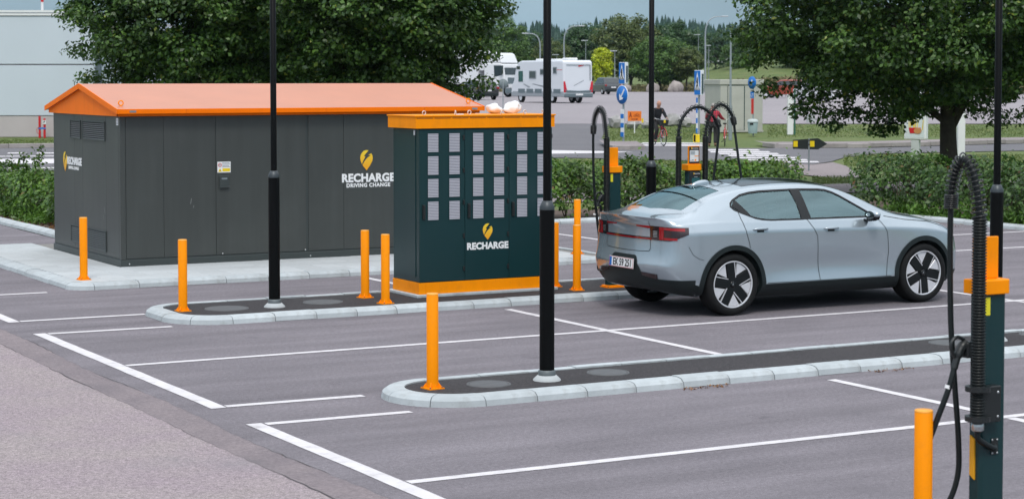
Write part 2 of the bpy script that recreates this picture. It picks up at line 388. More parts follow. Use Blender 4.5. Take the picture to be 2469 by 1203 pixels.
road = flat('road', [gp(*p) for p in [(-900,422),(126,411),(700,398),(1340,380),(1480,382),(1700,388),(1960,396),(2005,389),(2040,378),(2120,370),(2469,363),(3300,357),(3300,341),(2469,346),(2100,356.5),(1840,357),(1700,357),(1690,345),(1480,345),(1340,345),(700,350),(126,355),(-900,360)]], -0.006, ASPHROAD); tag(road, kind='structure')
junc = sheet('street_mouth', [(74.5, -6, 4.1), (82, -6, 4.3), (88, -6, 4.0), (98, -8, 4.7), (104, -10, 5.2)], -0.001, ASPHROAD); tag(junc, kind='structure')
far = sheet('far_car_park', [(101.5, -150, 170), (108, -150, 170), (118, -150, 170), (128, -150, 170), (150, -160, 180), (180, -170, 200), (210, -180, 220), (234, -190, 240)], 0.006, ASPHFAR); tag(far, kind='structure')
path = flat('footpath', [(12, 37.2), (70, 37.2), (70, 40.3), (12, 40.3)], -0.008, PATHM); tag(path, kind='structure')
spur = flat('crossing_path', [gp(*p) for p in [(1880,394),(1960,397),(2008,391),(2040,400),(2085,428),(1990,428),(1930,420)]], -0.002, PATHM); tag(spur, kind='structure')
bed = flat('planting_bed', [(9.5,31.8),(24.2,31.8),(25.2,31.0),(25.2,-10),(28.2,-10),(28.2,35.2),(13,35.2),(13,60),(9.5,60)], -0.010, SOIL); tag(bed, kind='structure')

def quadline(name, a, b_, wd, z=0.004, parent=lot, m=LINEW):
    a = Vector((a[0], a[1])); b_ = Vector((b_[0], b_[1])); d = (b_-a).normalized(); n = Vector((-d.y, d.x))*wd/2
    nseg = max(1, int((b_-a).length/0.35)); v = []; rr = random.Random(hash((round(a.x, 2), round(b_.y, 2))) & 0xffff)
    for i in range(nseg+1):
        c = a + (b_-a)*i/nseg; j1, j2 = rr.uniform(-0.004, 0.004), rr.uniform(-0.004, 0.004)
        v += [(c.x+n.x*(1+j1*20), c.y+n.y*(1+j1*20), z), (c.x-n.x*(1+j2*20), c.y-n.y*(1+j2*20), z)]
    f = [(2*i, 2*i+1, 2*i+3, 2*i+2) for i in range(nseg)]
    bm = MB(); bm.add(v, f, 0); o = bm.build(name, m, parent)
    return o
LW = 0.10
for a, b_, wd in [((5.71,20.74),(5.71,15.32),0.13), ((5.79,20.68),(7.15,20.63),LW), ((5.79,15.38),(7.02,15.33),LW), ((5.79,18.03),(19.5,18.03),LW),
                  ((5.69,14.50),(5.69,8.6),0.13), ((5.77,14.44),(7.02,14.40),LW), ((5.77,11.88),(19.5,11.84),LW),
                  ((5.73,21.83),(5.73,24.76),0.13), ((5.81,21.89),(7.25,21.86),LW), ((5.81,24.71),(6.9,24.68),LW),
                  ((11.15,20.26),(11.15,18.09),LW), ((11.15,17.97),(11.15,15.74),LW), ((11.10,14.10),(11.10,11.94),LW), ((11.10,11.80),(11.10,9.3),LW),
                  ((17.0,20.2),(17.0,18.09),LW), ((17.0,17.97),(17.0,15.7),LW), ((17.0,14.1),(17.0,11.92),LW), ((11.22,24.42),(11.22,22.6),LW), ((17.05,24.3),(17.05,22.0),LW),
                  ((22.5,31.0),(22.5,26.2),LW), ((19.9,31.0),(19.9,26.2),LW), ((17.3,31.0),(17.3,26.2),LW), ((24.9,23.7),(20.2,23.7),LW), ((24.9,26.1),(20.2,26.1),LW)]:
    quadline('painted_line', a, b_, wd)
def pxquad(name, pts, z, parent):
    p = [gp(x, y, z) for (x, y) in pts]; bm = MB(); bm.add(p, [(0, 1, 2, 3)], 0); return bm.build(name, LINEW, parent)
for (x0, x1, ya, yb) in [(1700,1833,360.4,363.4),(1710,1858,365,368),(1731,1879,369.3,372.2),(1754,1901,373.6,376.8),(1777,1926,379,382),(1800,1949,384.2,387.2),(1824,1976,388.8,391.8)]:
    dx = 5
    pxquad('crossing_stripe', [(x0, ya), (x1-dx, ya), (x1, yb), (x0+dx, yb)], -0.001, road)
pxquad('road_line', [(700,386),(700,395),(1320,371),(1320,362)], -0.0015, road)
pxquad('road_line', [(1320,362),(1320,371),(1440,369.5),(1528,366.3)], -0.0016, road)
pxquad('road_line', [(-400,385),(-400,397),(700,391),(700,381)], -0.0018, road)
pxquad('road_line', [(-400,409),(-400,411.5),(500,402),(500,400)], -0.0012, road)
pxquad('road_line', [(-400,379),(-400,381),(500,374.5),(500,373)], -0.0012, road)
for x in (-60, 20, 90, 160): pxquad('road_dash', [(x, 368.3), (x-3, 370.6), (x+42, 370.2), (x+44, 368)], -0.0014, road)
pxquad('road_line', [(1320,354),(1320,356.2),(1480,355.4),(1480,353.6)], -0.0014, road)
pxquad('crossing_stripe', [(1545,348.5),(1545,352.2),(1700,352.6),(1700,349.2)], -0.0015, road)
pxquad('crossing_stripe', [(1550,344.0),(1545,346.6),(1700,347.0),(1700,344.4)], -0.0015, road)

# ------------------------------------------------------------------ kerbs
KP = [(0.0, 0.0), (0.012, 0.05), (0.05, 0.078), (0.11, 0.086), (0.2, 0.084), (0.2, 0.0)]
def sweep(pts, nrm, prof, close_ends=True):
    """pts: 2D path of the outer foot, nrm: inward unit normals"""
    b = MB(); v = []; n = len(prof); f = []
    for p, q in zip(pts, nrm):
        for (o, z) in prof: v.append((p[0]+q[0]*o, p[1]+q[1]*o, z))
    for i in range(len(pts)-1):
        for j in range(n-1): f.append((i*n+j, i*n+j+1, (i+1)*n+j+1, (i+1)*n+j))
    b.add(v, f, 0)
    k = (len(pts)-1)*n
    b.add(v[:n], [list(range(n))[::-1]]); b.add(v[k:], [list(range(n))])
    bm_me = b.mesh('kerb_stone', CONC, weld=True)
    bm = bmesh.new(); bm.from_mesh(bm_me); bmesh.ops.recalc_face_normals(bm, faces=bm.faces[:]); bm.to_mesh(bm_me); bm.free()
    return bm_me
_straight = {}
def straight_stone(L):
    k = round(L, 3)
    if k not in _straight: _straight[k] = sweep([(0.004, 0), (L-0.004, 0)], [(0, 1), (0, 1)], KP)
    return _straight[k]
krnd = random.Random(11)
def kerb_line(parent, a, b_, step=0.5, z=0.0):
    """a->b with the inside on the left"""
    a = Vector(a); b_ = Vector(b_); d = b_-a; n = max(1, round(d.length/step)); L = d.length/n; ang = math.atan2(d.y, d.x)
    for i in range(n):
        p = a + d*i/n
        o = link('kerb_stone', straight_stone(L), parent, (p.x, p.y, z+krnd.uniform(-0.004, 0.004)), ang+krnd.uniform(-0.006, 0.006))
def kerb_arc(parent, c, r, a0, a1, nst, z=0.0, ry=None):
    for i in range(nst):
        t0 = a0+(a1-a0)*i/nst; t1 = a0+(a1-a0)*(i+1)/nst; g = 0.004/r
        pts = []; nr = []
        for k in range(6):
            t = t0+g+(t1-t0-2*g)*k/5; pts.append((c[0]+r*math.cos(t), c[1]+r*math.sin(t))); nr.append((-math.cos(t), -math.sin(t)))
        link('kerb_stone', sweep(pts, nr, KP), parent, (0, 0, z))
def island(name, x0, x1, y0, y1, label_z=0.072):
    """kerbed island with rounded ends"""
    r = min(0.62, (y1-y0)/2)
    pts = []
    for (cx, cy, a0) in ((x1-r, y0+r, -90), (x1-r, y1-r, 0), (x0+r, y1-r, 90), (x0+r, y0+r, 180)):
        for k in range(9):
            t = R(a0+90*k/8); pts.append((cx+(r-0.17)*math.cos(t), cy+(r-0.17)*math.sin(t)))
    o = flat(name, pts, label_z, ASPHNEW); tag(o, kind='structure')
    kerb_line(o, (x0+r, y0), (x1-r, y0)); kerb_line(o, (x1-r, y1), (x0+r, y1))
    if y1-y0 > 2*r+0.05: kerb_line(o, (x0, y1-r), (x0, y0+r), 0.6); kerb_line(o, (x1, y0+r), (x1, y1-r), 0.6)
    kerb_arc(o, (x0+r, y0+r), r, math.pi, 1.5*math.pi, 2); kerb_arc(o, (x0+r, y1-r), r, 0.5*math.pi, math.pi, 2)
    kerb_arc(o, (x1-r, y0+r), r, 1.5*math.pi, 2*math.pi, 2); kerb_arc(o, (x1-r, y1-r), r, 0, 0.5*math.pi, 2)
    return o
isl1 = island('parking_island', 7.2, 17.0, 20.52, 22.22)
isl2 = island('parking_island', 7.08, 17.2, 14.35, 15.58)
isl3 = island('parking_island', 6.6, 17.0, 7.6, 8.85)
# platform under the substation: slabs and kerb
PX0, PX1, PY0, PY1 = 7.22, 15.6, 24.68, 31.3
plat = flat('substation_platform', [(PX0+.15,PY0+.15),(PX1-.15,PY0+.15),(PX1-.15,PY1-.15),(PX0+.15,PY1-.15)], 0.066, mat('joint_sand', (0.21,0.205,0.195), 0.95, var=0.2, vscale=12)); tag(plat, kind='structure')
r = 0.3
kerb_line(plat, (PX0+r, PY0), (PX1-r, PY0), 0.62); kerb_line(plat, (PX1, PY0+r), (PX1, PY1), 0.62); kerb_line(plat, (PX0, PY1), (PX0, PY0+r), 0.4)
kerb_arc(plat, (PX0+r, PY0+r), r, math.pi, 1.5*math.pi, 1); kerb_arc(plat, (PX1-r, PY0+r), r, 1.5*math.pi, 2*math.pi, 1)
sb = MB(); sb.box(-0.1735, 0.1735, -0.1735, 0.1735, -0.01, 0.012, ch=0.004); sm_ = sb.mesh('paving_slab', SLAB)
nx = int((PX1-PX0-0.42)/0.351); ny = int((PY1-PY0-0.22)/0.351)
for i in range(nx):
    for j in range(ny):
        x = PX0+0.21+0.176+i*0.351; y = PY0+0.21+0.176+j*0.351
        if x > 8.45 and y > 26.75: continue
        o = link('paving_slab', sm_, plat, (x, y, 0.074+krnd.uniform(-0.002, 0.002)))
# boundary kerb of the lot (granite, low)
bk = flat('boundary_strip', [(9.36,31.62),(24.0,31.62),(24.0,31.75),(9.36,31.75)], 0.02, SOIL, bed)
def kerb_plain(parent, a, b_, step): kerb_line(parent, a, b_, step)
kerb_line(bed, (9.38, 48), (9.38, 31.9), 0.9); kerb_line(bed, (9.4, 31.62), (24.0, 31.62), 0.9)
kerb_line(bed, (25.02, 30.6), (25.02, 10), 0.9)
kerb_arc(bed, (24.0, 30.6), 1.02, 0, 0.5*math.pi, 2)
# far roadside kerb with stones
KF = [(0.0, 0.0), (0.01, 0.15), (0.04, 0.165), (0.16, 0.165), (0.16, 0.0)]
KFM = mat('old_kerb', (0.30,0.275,0.265), 0.9, var=0.2, vscale=2, dirt=(0.14,0.13,0.12), dscale=1.2, damount=0.7, island=0.12)
def far_kerb(parent, pts, step):
    for a, b_ in zip(pts[:-1], pts[1:]):
        a = Vector((a[0], a[1])); b_ = Vector((b_[0], b_[1])); d = b_-a; n = max(1, round(d.length/step)); nn = Vector((-d.y, d.x)).normalized()
        for i in range(n):
            p, q = a+d*(i+0.008)/n, a+d*(i+0.992)/n
            me = sweep([p, q], [nn, nn], KF); me.materials.clear(); me.materials.append(KFM)
            link('kerb_stone', me, parent, (0, 0, krnd.uniform(-0.012, 0.006)))
def kerbed(name, kb, back, step):
    f_ = [Vector((q.x, q.y))+Vector((FLAT.x, FLAT.y))*0.14 for q in kb]; r_ = [q+Vector((FLAT.x, FLAT.y))*back for q in f_][::-1]
    o = flat(name, f_+r_, 0.15, PATHM); tag(o, kind='structure'); far_kerb(o, kb, step); return o
walk = kerbed('far_pavement', [gp(1838, 353.5), gp(1868, 357), gp(2100, 355.5), gp(2469, 345), gp(2800, 339)], 2.4, 1.1)
refuge = kerbed('traffic_refuge', [gp(1458, 357.5), gp(1478, 361.5), gp(1520, 361.8), gp(1556, 361)], 5.2, 1.1)
lk = kerbed('left_verge_edge', [gp(-300, 362), gp(400, 352)], 0.25, 1.3)
# ================================================================== substation kiosk
SX0, SX1, SY0, SY1, SZ0, SZ1 = 8.5, 14.10, 26.65, 29.98, 0.07, 2.20
GOLD1 = (0.85, 0.62, 0.04); GOLD2 = (0.82, 0.33, 0.01)
def gradmat(name, z0, z1):
    m = bpy.data.materials.new(name); m.use_nodes = True; N = m.node_tree.nodes; L = m.node_tree.links; b = N['Principled BSDF']; b.inputs['Roughness'].default_value = 0.4
    tc = N.new('ShaderNodeTexCoord'); sp = N.new('ShaderNodeSeparateXYZ'); L.new(tc.outputs['Generated'], sp.inputs[0])
    mx = N.new('ShaderNodeMix'); mx.data_type = 'RGBA'; mx.inputs[6].default_value = (*GOLD2, 1); mx.inputs[7].default_value = (*GOLD1, 1)
    L.new(sp.outputs[1], mx.inputs[0]); L.new(mx.outputs[2], b.inputs['Base Color']); return m
GRAD = gradmat('emblem_gold', 0, 1)
def drop_emblem(parent, loc, rot, h, name='emblem'):
    """drop-shaped emblem with a lightning bolt cut; drawn in local XY, Z out"""
    k = h/100.0
    left = [(11,99),(-2,100),(-16,96),(-28,83),(-33,70.5),(-34,60),(-31,45),(-24,29.5),(-22,39),(-16,51.5),(-6,68),(-14,71),(-4,83)]
    right = [(26,84),(32,72.6),(34,60),(31,45),(19,24),(0,0),(-14,17),(-22,26),(-16,37),(-6,51.6),(7,64),(24.6,74.7),(9,74.7)]
    b = MB()
    from mathutils.geometry import tessellate_polygon
    for poly in (left, right):
        P = [Vector((x*k, y*k, 0)) for x, y in poly]
        tr = tessellate_polygon([P]); fs = []
        for t in tr:
            c = (P[t[1]]-P[t[0]]).cross(P[t[2]]-P[t[0]]).z
            fs.append(tuple(t) if c > 0 else tuple(t)[::-1])
        n = len(P)
        b.add([(p.x, p.y, 0.003) for p in P], fs)
        b.add([(p.x, p.y, 0.0) for p in P]+[(p.x, p.y, 0.003) for p in P], [(i, (i+1) % n, (i+1) % n+n, i+n) for i in range(n)])
    o = b.build(name, GRAD, parent); o.location = loc; o.rotation_euler = rot
    return o
FRONT = (R(90), 0, 0)              # local XY plane facing -Y
SIDE = (R(90), 0, R(-90))          # facing -X
st = thing('substation_kiosk', (SX0, SY0, SZ0), 0, 'dark grey transformer kiosk with orange pitched roof on the paved platform', 'kiosk')
def S(b, name, m, parent=st, bevel=0.0):
    o = b.build(name, m, parent, bevel=bevel); return o
def loc_mb(): return MB()
W_, D_, H_ = SX1-SX0, SY1-SY0, SZ1-SZ0
b = MB(); b.box(0.012, W_, 0.012, D_, 0, H_); S(b, 'wall_core', SLATED)
b = MB(); b.box(-0.006, W_+0.006, -0.006, D_+0.006, 0.0, 0.11); S(b, 'plinth', SLATED, bevel=0.006)
# corner posts
for (x0, x1, y0, y1) in ((0.0, 0.075, 0.0, 0.075), (W_-0.075, W_, 0.0, 0.075)):
    b = MB(); b.box(x0, x1, y0, y1, 0.112, H_); S(b, 'corner_post', SLATE, bevel=0.006)
def cladding(name, x0, x1, z0, z1, side=False, m=SLATE, t=0.010, parent=st):
    b = MB()
    if not side: b.box(x0, x1, 0.012-t, 0.02, z0, z1)
    else: b.box(0.012-t, 0.02, x0, x1, z0, z1)
    return S(b, name, m, parent, bevel=0.003)
fx = [0.080, 0.63, 1.405, 2.32, 2.80, 2.835, 3.40, 4.35, 5.52]
zt = H_-0.005
panels = []
for i, (a, c) in enumerate(zip(fx[:-1], fx[1:])):
    if c-a < 0.1: continue
    g = 0.006 if i in (2, 4) else 0.0025
    o = cladding('door_panel' if i in (1, 2) else 'wall_panel', a+g, c-g, 0.125, zt); panels.append(o)
for (x, zz) in ((0.12, 0.05), (1.50, 0.14), (2.78, 0.14), (2.86, 0.05)):
    b = MB(); b.lathe([(0.0, 0.012), (0.010, 0.010), (0.012, 0)], 8, M=Matrix.Translation((x, -0.004, zz)) @ Matrix.Rotation(R(90), 4, 'X')); S(b, 'bolt', STEEL)
# side wall (faces -X)
sy = [0.080, 0.66, 1.79, 2.20, 3.26]
for a, c in zip(sy[:-1], sy[1:]): cladding('wall_panel', a+0.003, c-0.003, 0.125, zt, side=True)
def louvre(y0, y1, z0, z1):
    f = MB(); t = 0.018
    for (a, c, e, g) in ((y0, y1, z0, z0+t), (y0, y1, z1-t, z1), (y0, y0+t, z0+t, z1-t), (y1-t, y1, z0+t, z1-t)):
        f.box(-0.014, 0.003, a, c, e, g)
    v = S(f, 'vent', SLATED, bevel=0.002)
    bk = MB(); bk.box(-0.0005, 0.0015, y0+t, y1-t, z0+t, z1-t); S(bk, 'vent_back', DARKGAP, v)
    n = int((z1-z0-2*t)/0.026); h = (z1-z0-2*t)/n
    sm = None
    for k in range(n):
        zc = z0+t+h*k
        if sm is None:
            q = MB(); q.add([(-0.014, y0+t, 0.0), (-0.014, y1-t, 0.0), (-0.001, y1-t, h*0.62), (-0.001, y0+t, h*0.62), (-0.012, y0+t, -0.003), (-0.012, y1-t, -0.003)], [(0, 3, 2, 1), (0, 1, 5, 4)])
            sm = q.mesh('slat', SLATE)
        link('slat', sm, v, (0, 0, zc))
louvre(1.86, 2.38, 1.75, 2.03); louvre(0.67, 1.75, 1.75, 2.03); louvre(1.89, 2.39, 0.20, 0.46); louvre(0.66, 1.80, 0.17, 0.47)
# paint scratches on the wall
for (x, z, w_, h_, sd) in ((1.02, 0.86, 0.012, 0.09, 0), (1.06, 0.80, 0.010, 0.05, 0), (0.72, 0.70, 0.016, 0.12, 1), (0.78, 0.62, 0.012, 0.08, 1)):
    b = MB()
    if sd: b.add([(-0.0005, x, z), (-0.0005, x+w_, z+0.02), (-0.0005, x+w_*2.2, z+h_), (-0.0005, x+w_*0.9, z+h_*0.8)], [(0, 3, 2, 1)])
    else: b.add([(x, -0.0005+0.002, z), (x+w_, 0.0015, z+0.015), (x+w_*2.0, 0.0015, z+h_), (x+w_*1.1, 0.0015, z+h_*0.85)], [(0, 1, 2, 3)])
    S(b, 'scratch', mat('scratch', (0.22, 0.23, 0.225), 0.7, var=0.3, vscale=40))
# roof
ROOF = mat('roof_paint', (0.54, 0.195, 0.095), 0.38, var=0.08, vscale=1.3, coat=0.25, croughness=0.3, dirt=(0.50, 0.22, 0.12), dscale=1.1, damount=0.25)
ex0, ex1 = -0.075, W_+0.075; ey0, ey1 = -0.13, D_+0.13; ez = 2.215-SZ0+0.07; rz_ = 2.635-SZ0; my = D_/2
b = MB(); th = 0.055
for (ya, yb) in ((ey0, my), (ey1, my)):
    v = [(ex0, ya, ez), (ex1, ya, ez), (ex1, yb, rz_), (ex0, yb, rz_), (ex0, ya, ez-th), (ex1, ya, ez-th), (ex1, yb, rz_-th), (ex0, yb, rz_-th)]
    f = [(0,1,2,3), (7,6,5,4), (0,4,5,1), (3,2,6,7), (0,3,7,4), (1,5,6,2)]
    if ya > my: f = [t[::-1] for t in f]
    b.add(v, f, 0)
roof = S(b, 'roof', ROOF)
seams = [0.92, 3.06, 4.66]
b = MB()
for x0_, x1_ in zip([ex0]+seams, seams+[ex1]): b.box(x0_+0.002, x1_-0.002, ey0-0.012, ey0-0.001, ez-0.062, ez+0.004)
S(b, 'eave_fascia', KORANGE, roof, bevel=0.002)
b = MB()
for sgn in (1, -1):
    y0_, y1_ = (ey0-0.012, my) if sgn > 0 else (ey1+0.012, my)
    for xx0, xx1 in ((ex0-0.014, ex0-0.001), (ex1+0.001, ex1+0.014)):
        v = [(xx0, y0_, ez+0.006), (xx0, y1_, rz_+0.008), (xx0, y1_, rz_-0.07), (xx0, y0_, ez-0.066), (xx1, y0_, ez+0.006), (xx1, y1_, rz_+0.008), (xx1, y1_, rz_-0.07), (xx1, y0_, ez-0.066)]
        b = MB(); b.add(v, [(0,1,2,3), (7,6,5,4), (0,4,5,1), (3,2,6,7), (0,3,7,4), (1,5,6,2)])
        S(b, 'rake_trim', KORANGE, roof)
b = MB()   # gable wall and inner eave band
zb_ = H_-0.012
for x0_, x1_ in ((-0.045, 0.0), (W_, W_+0.045)):
    b = MB(); b.prism([(-0.06, zb_), (D_+0.06, zb_), (D_+0.06, ez-0.04), (my, rz_-0.06), (-0.06, ez-0.04)], x0_, x1_, 'x')
    S(b, 'gable', KORANGE, roof)
b = MB(); b.box(-0.045, W_+0.045, -0.062, -0.0, zb_-0.002, ez-0.045); S(b, 'eave_band', KORANGE, roof, bevel=0.003)
def eye_bolt(parent, x, y, z, r=0.032, m=ORANGE, rz=0.0):
    b = MB(); pts = [(r*math.cos(R(a)), 0, r+r*math.sin(R(a))) for a in range(0, 361, 30)]
    b.tube(pts, r*0.26, 6, caps=False); b.tube([(0, 0, -0.03), (0, 0, 0.004)], r*0.4, 6)
    o = b.build('lifting_eye', m, parent); o.location = (x, y, z); o.rotation_euler = (0, 0, rz); return o
for x in (0.05, W_-0.07): eye_bolt(roof, x, 0.10, ez+0.052, 0.034)
for x in (0.10, W_-0.13):
    b = MB(); b.box(x, x+0.09, ey0-0.016, ey0-0.0125, ez-0.045, ez-0.016); S(b, 'rating_plate', GALV, roof)
# warning sign, lock box, tag, logos
b = MB(); b.box(0, 0.20, -0.004, 0, 0, 0.155); sg = S(b, 'warning_sign', WHITEP); sg.location = (1.43, 0.0015, 1.30)
b = MB(); b.box(0.075, 0.19, -0.0055, -0.0042, 0.015, 0.06); S(b, 'yellow_field', YELP, sg)
b = MB(); b.prism([(0.010, 0.012), (0.066, 0.012), (0.038, 0.062)], -0.0055, -0.0042, 'y'); S(b, 'warning_triangle', YELP, sg)
b = MB(); b.prism([(0.034, 0.022), (0.044, 0.022), (0.039, 0.050)], -0.0062, -0.0056, 'y'); S(b, 'triangle_mark', BLACKP, sg)
def disc(y, c, r0, r1, n=20):
    b = MB(); v = []
    for a in range(n):
        t = 2*math.pi*a/n
        v += [(c[0]+r1*math.cos(t), y, c[1]+r1*math.sin(t)), (c[0]+r0*math.cos(t), y, c[1]+r0*math.sin(t))]
    f = [(2*i, 2*i+1, (2*i+3) % (2*n), (2*i+2) % (2*n)) for i in range(n)]
    b.add(v, f); return b
S(disc(-0.0050, (0.038, 0.108), 0.019, 0.028), 'prohibition_ring', REDP, sg)
S(disc(-0.0052, (0.038, 0.108), 0.0005, 0.009), 'prohibition_figure', BLACKP, sg)
b = MB()
for k, (z, l) in enumerate(((0.135, 0.11), (0.115, 0.12), (0.095, 0.10), (0.078, 0.12))): b.box(0.073, 0.073+l, -0.0052, -0.0042, z, z+0.009)
S(b, 'printed_lines', mat('print_grey', (0.28, 0.31, 0.35), 0.6), sg)
b = MB(); b.box(0, 0.145, -0.022, 0, 0, 0.17); lb = S(b, 'lock_box', SLATED, bevel=0.006); lb.location = (1.455, 0.001, 1.085)
b = MB(); b.box(0.03, 0.115, -0.0255, -0.0225, 0.118, 0.140); S(b, 'nameplate', GALV, lb)
b = MB(); b.box(-0.006, 0.151, -0.034, -0.0225, 0.0, 0.018); S(b, 'lower_flap', SLATED, lb, bevel=0.003)
b = MB(); b.box(-0.004, 0, -0.045, 0.045, 0, 0.10); tg = S(b, 'marking_tag', WHITEP); tg.location = (-0.0005, 0.11, 1.99)
b = MB(); b.box(-0.0055, -0.0042, -0.03, 0.03, 0.02, 0.035); b.box(-0.0055, -0.0042, -0.015, 0.015, 0.05, 0.085); S(b, 'tag_print', mat('print_grey'), tg)
drop_emblem(st, (3.70+0.07, 0.0005, 1.28), FRONT, 0.30)
TXW = mat('lettering_white', (0.80, 0.81, 0.82), 0.45)
add_text('RECHARGE', 0.166, 'lettering', TXW, st, (3.80, 0.0005, 1.115), FRONT, bold=0.0075, spacing=1.05)
add_text('DRIVING CHANGE', 0.078, 'lettering', TXW, st, (3.80, 0.0005, 1.035), FRONT, bold=0.003, spacing=1.12)
drop_emblem(st, (0.0005, 2.68, 1.24), SIDE, 0.30)
add_text('RECHARGE', 0.150, 'lettering', TXW, st, (0.0005, 2.55-0.34, 1.36), SIDE, bold=0.007, xs=0.98)
add_text('DRIVING CHANGE', 0.065, 'lettering', TXW, st, (0.0005, 2.55-0.30, 1.285), SIDE, bold=0.0015, xs=0.98)

# ================================================================== green power cabinet
KX, KY, KZ = 10.50, 21.30, 0.072
KW, KD = 1.865, 0.74
cb = thing('power_cabinet', (KX, KY, KZ), 0, 'dark green charging power cabinet with orange top and white louvred vents on kerbed island', 'cabinet')
def C(b, name, m, parent=cb, bevel=0.0): return b.build(name, m, parent, bevel=bevel)
b = MB(); b.box(-0.05, KW+0.05, -0.05, KD+0.05, 0.0, 0.035); C(b, 'concrete_base', CONC, bevel=0.006)
b = MB(); b.box(0.0, 0.09, 0, KD, 0.036, 0.175); b.box(0.092, KW, 0, KD, 0.036, 0.175); C(b, 'plinth', ORANGE, bevel=0.003)
b = MB(); b.box(0.008, KW-0.008, 0.012, KD-0.008, 0.177, 2.04); C(b, 'cabinet_body', DGREEN, bevel=0.006)
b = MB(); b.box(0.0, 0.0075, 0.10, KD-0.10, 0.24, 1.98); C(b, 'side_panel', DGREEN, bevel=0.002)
dw = (KW-0.016)/3
VENT = mat('vent_aluminium', (0.37, 0.375, 0.43), 0.55)
VENTB = mat('vent_filter', (0.06, 0.063, 0.075), 0.9)
hinge = MB(); hinge.box(-0.022, 0.0, -0.016, 0, 0, 0.055); hm = hinge.mesh('hinge', BLACKPL, bevel=0.003)
hd = MB(); hd.box(-0.018, 0.018, -0.022, 0, 0, 0.175); hd.box(-0.010, 0.010, -0.032, -0.0225, 0.03, 0.16); hdm = hd.mesh('door_handle', BLACKPL, bevel=0.004)
vf = MB(); vw, vh, t = 0.155, 0.238, 0.006
for (a, c, e, g) in ((0, vw, 0, t), (0, vw, vh-t, vh), (0, t, t, vh-t), (vw-t, vw, t, vh-t)): vf.box(a, c, -0.006, 0.0, e, g)
vfm = vf.mesh('vent', DGREEN)
vb = MB(); vb.box(t, vw-t, -0.0012, -0.0004, t, vh-t); vbm = vb.mesh('vent_back', VENTB)
ns = 12; hh = (vh-2*t)/ns
sl_ = MB(); sl_.add([(t, -0.006, 0), (vw-t, -0.006, 0), (vw-t, -0.0015, hh*0.66), (t, -0.0015, hh*0.66), (t, -0.005, -0.002), (vw-t, -0.005, -0.002)], [(0, 1, 2, 3), (0, 4, 5, 1)]); slm = sl_.mesh('slat', VENT)
for d in range(3):
    x0 = 0.008+d*dw
    b = MB(); b.box(x0+0.003, x0+dw-0.003, 0.0, 0.012, 0.182, 2.03); door = C(b, 'cabinet_door', DGREEN, bevel=0.003)
    for vx in (0.105, 0.395):
        for r_ in range(4):
            v = link('vent', vfm, door, (x0+vx, -0.0002, 0.92-KZ+0.08+0.274*r_))
            link('vent_back', vbm, v)
            for k in range(ns): link('slat', slm, v, (0, 0, t+hh*k+0.002))
    for z in (0.30, 0.70, 1.11, 1.50, 1.90):
        link('hinge', hm, door, (x0+dw-0.008 if d < 2 else x0+dw-0.004, -0.0002, z))
    link('door_handle', hdm, door, (x0+0.052, -0.0002, 0.945))
    if d == 1:
        drop_emblem(door, (x0+0.315, -0.0002, 0.665), FRONT, 0.20)
        add_text('RECHARGE', 0.112, 'lettering', TXW, door, (x0+0.315, -0.0002, 0.555), FRONT, bold=0.0055, spacing=1.03)
# orange top: band, rim with notches painted as shade strips, sheet
b = MB(); tx0, tx1, ty0, ty1 = -0.05, KW+0.015, -0.02, KD+0.02; z0, z1 = 2.042, 2.182
b.box(tx0, tx1, ty0, ty0+0.02, z0, z1); b.box(tx0, tx1, ty1-0.02, ty1, z0, z1); b.box(tx0, tx0+0.02, ty0+0.0205, ty1-0.0205, z0, z1); b.box(tx1-0.02, tx1, ty0+0.0205, ty1-0.0205, z0, z1)
b.box(tx0+0.021, tx1-0.021, ty0+0.021, ty1-0.021, z0+0.05, z1-0.02); top = C(b, 'top_band', ORANGE)
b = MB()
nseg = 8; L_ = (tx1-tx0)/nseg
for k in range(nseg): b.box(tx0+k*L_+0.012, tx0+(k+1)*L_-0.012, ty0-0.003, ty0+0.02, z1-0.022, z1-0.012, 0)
C(b, 'drip_slot_shade', mat('slot_shade', (0.42, 0.12, 0.004), 0.6), top)  # darker orange strips paint the shade inside the rim slots
b = MB(); b.box(tx0-0.012, tx1+0.012, ty0-0.012, ty1+0.012, z1+0.001, z1+0.018); C(b, 'top_sheet', ORANGE, top, bevel=0.003)
for (x, y, rz) in ((0.10, 0.06, 0.2), (0.52, 0.05, 1.4), (0.74, 0.10, 0.1), (1.16, 0.06, 1.3), (1.52, 0.10, 0.2), (1.76, 0.07, 1.4)):
    eye_bolt(top, x, y, z1+0.022, 0.024, mat('pale_steel', (0.62, 0.58, 0.55), 0.45, metal=0.3), rz)
b = MB(); b.box(0.56, 0.66, 0.10, 0.14, z1+0.019, z1+0.032); C(b, 'cable_gland', WHITEP, top)
b = MB(); b.box(-0.003, 0.0, 0.10, 0.14, 1.96, 2.02); C(b, 'sticker', WHITEP)

# white sacks on the cabinet roof
def blob(name, rx, ry, rz, seed, material, amp=0.12, freq=2.0, sub=3, flat_base=0.0):
    from mathutils import noise as mn
    bm = bmesh.new(); bmesh.ops.create_icosphere(bm, subdivisions=sub, radius=1.0)
    off = Vector((seed*3.7, seed*1.3, seed*7.1))
    for v in bm.verts:
        n = v.co.normalized(); d = 1 + amp*(mn.noise(n*freq+off)*1.6 + 0.5*mn.noise(n*freq*2.7+off))
        p = n*d; p = Vector((p.x*rx, p.y*ry, p.z*rz))
        if p.z < -rz*(1-flat_base): p.z = -rz*(1-flat_base)
        v.co = p
    me = bpy.data.meshes.new(name); bm.to_mesh(me); bm.free()
    me.materials.append(material)
    for p in me.polygons: p.use_smooth = True
    return me
SACK = mat('white_sack', (0.74, 0.75, 0.76), 0.55, var=0.06, vscale=6, bump=0.5, bscale=9)
SACK2 = SACK
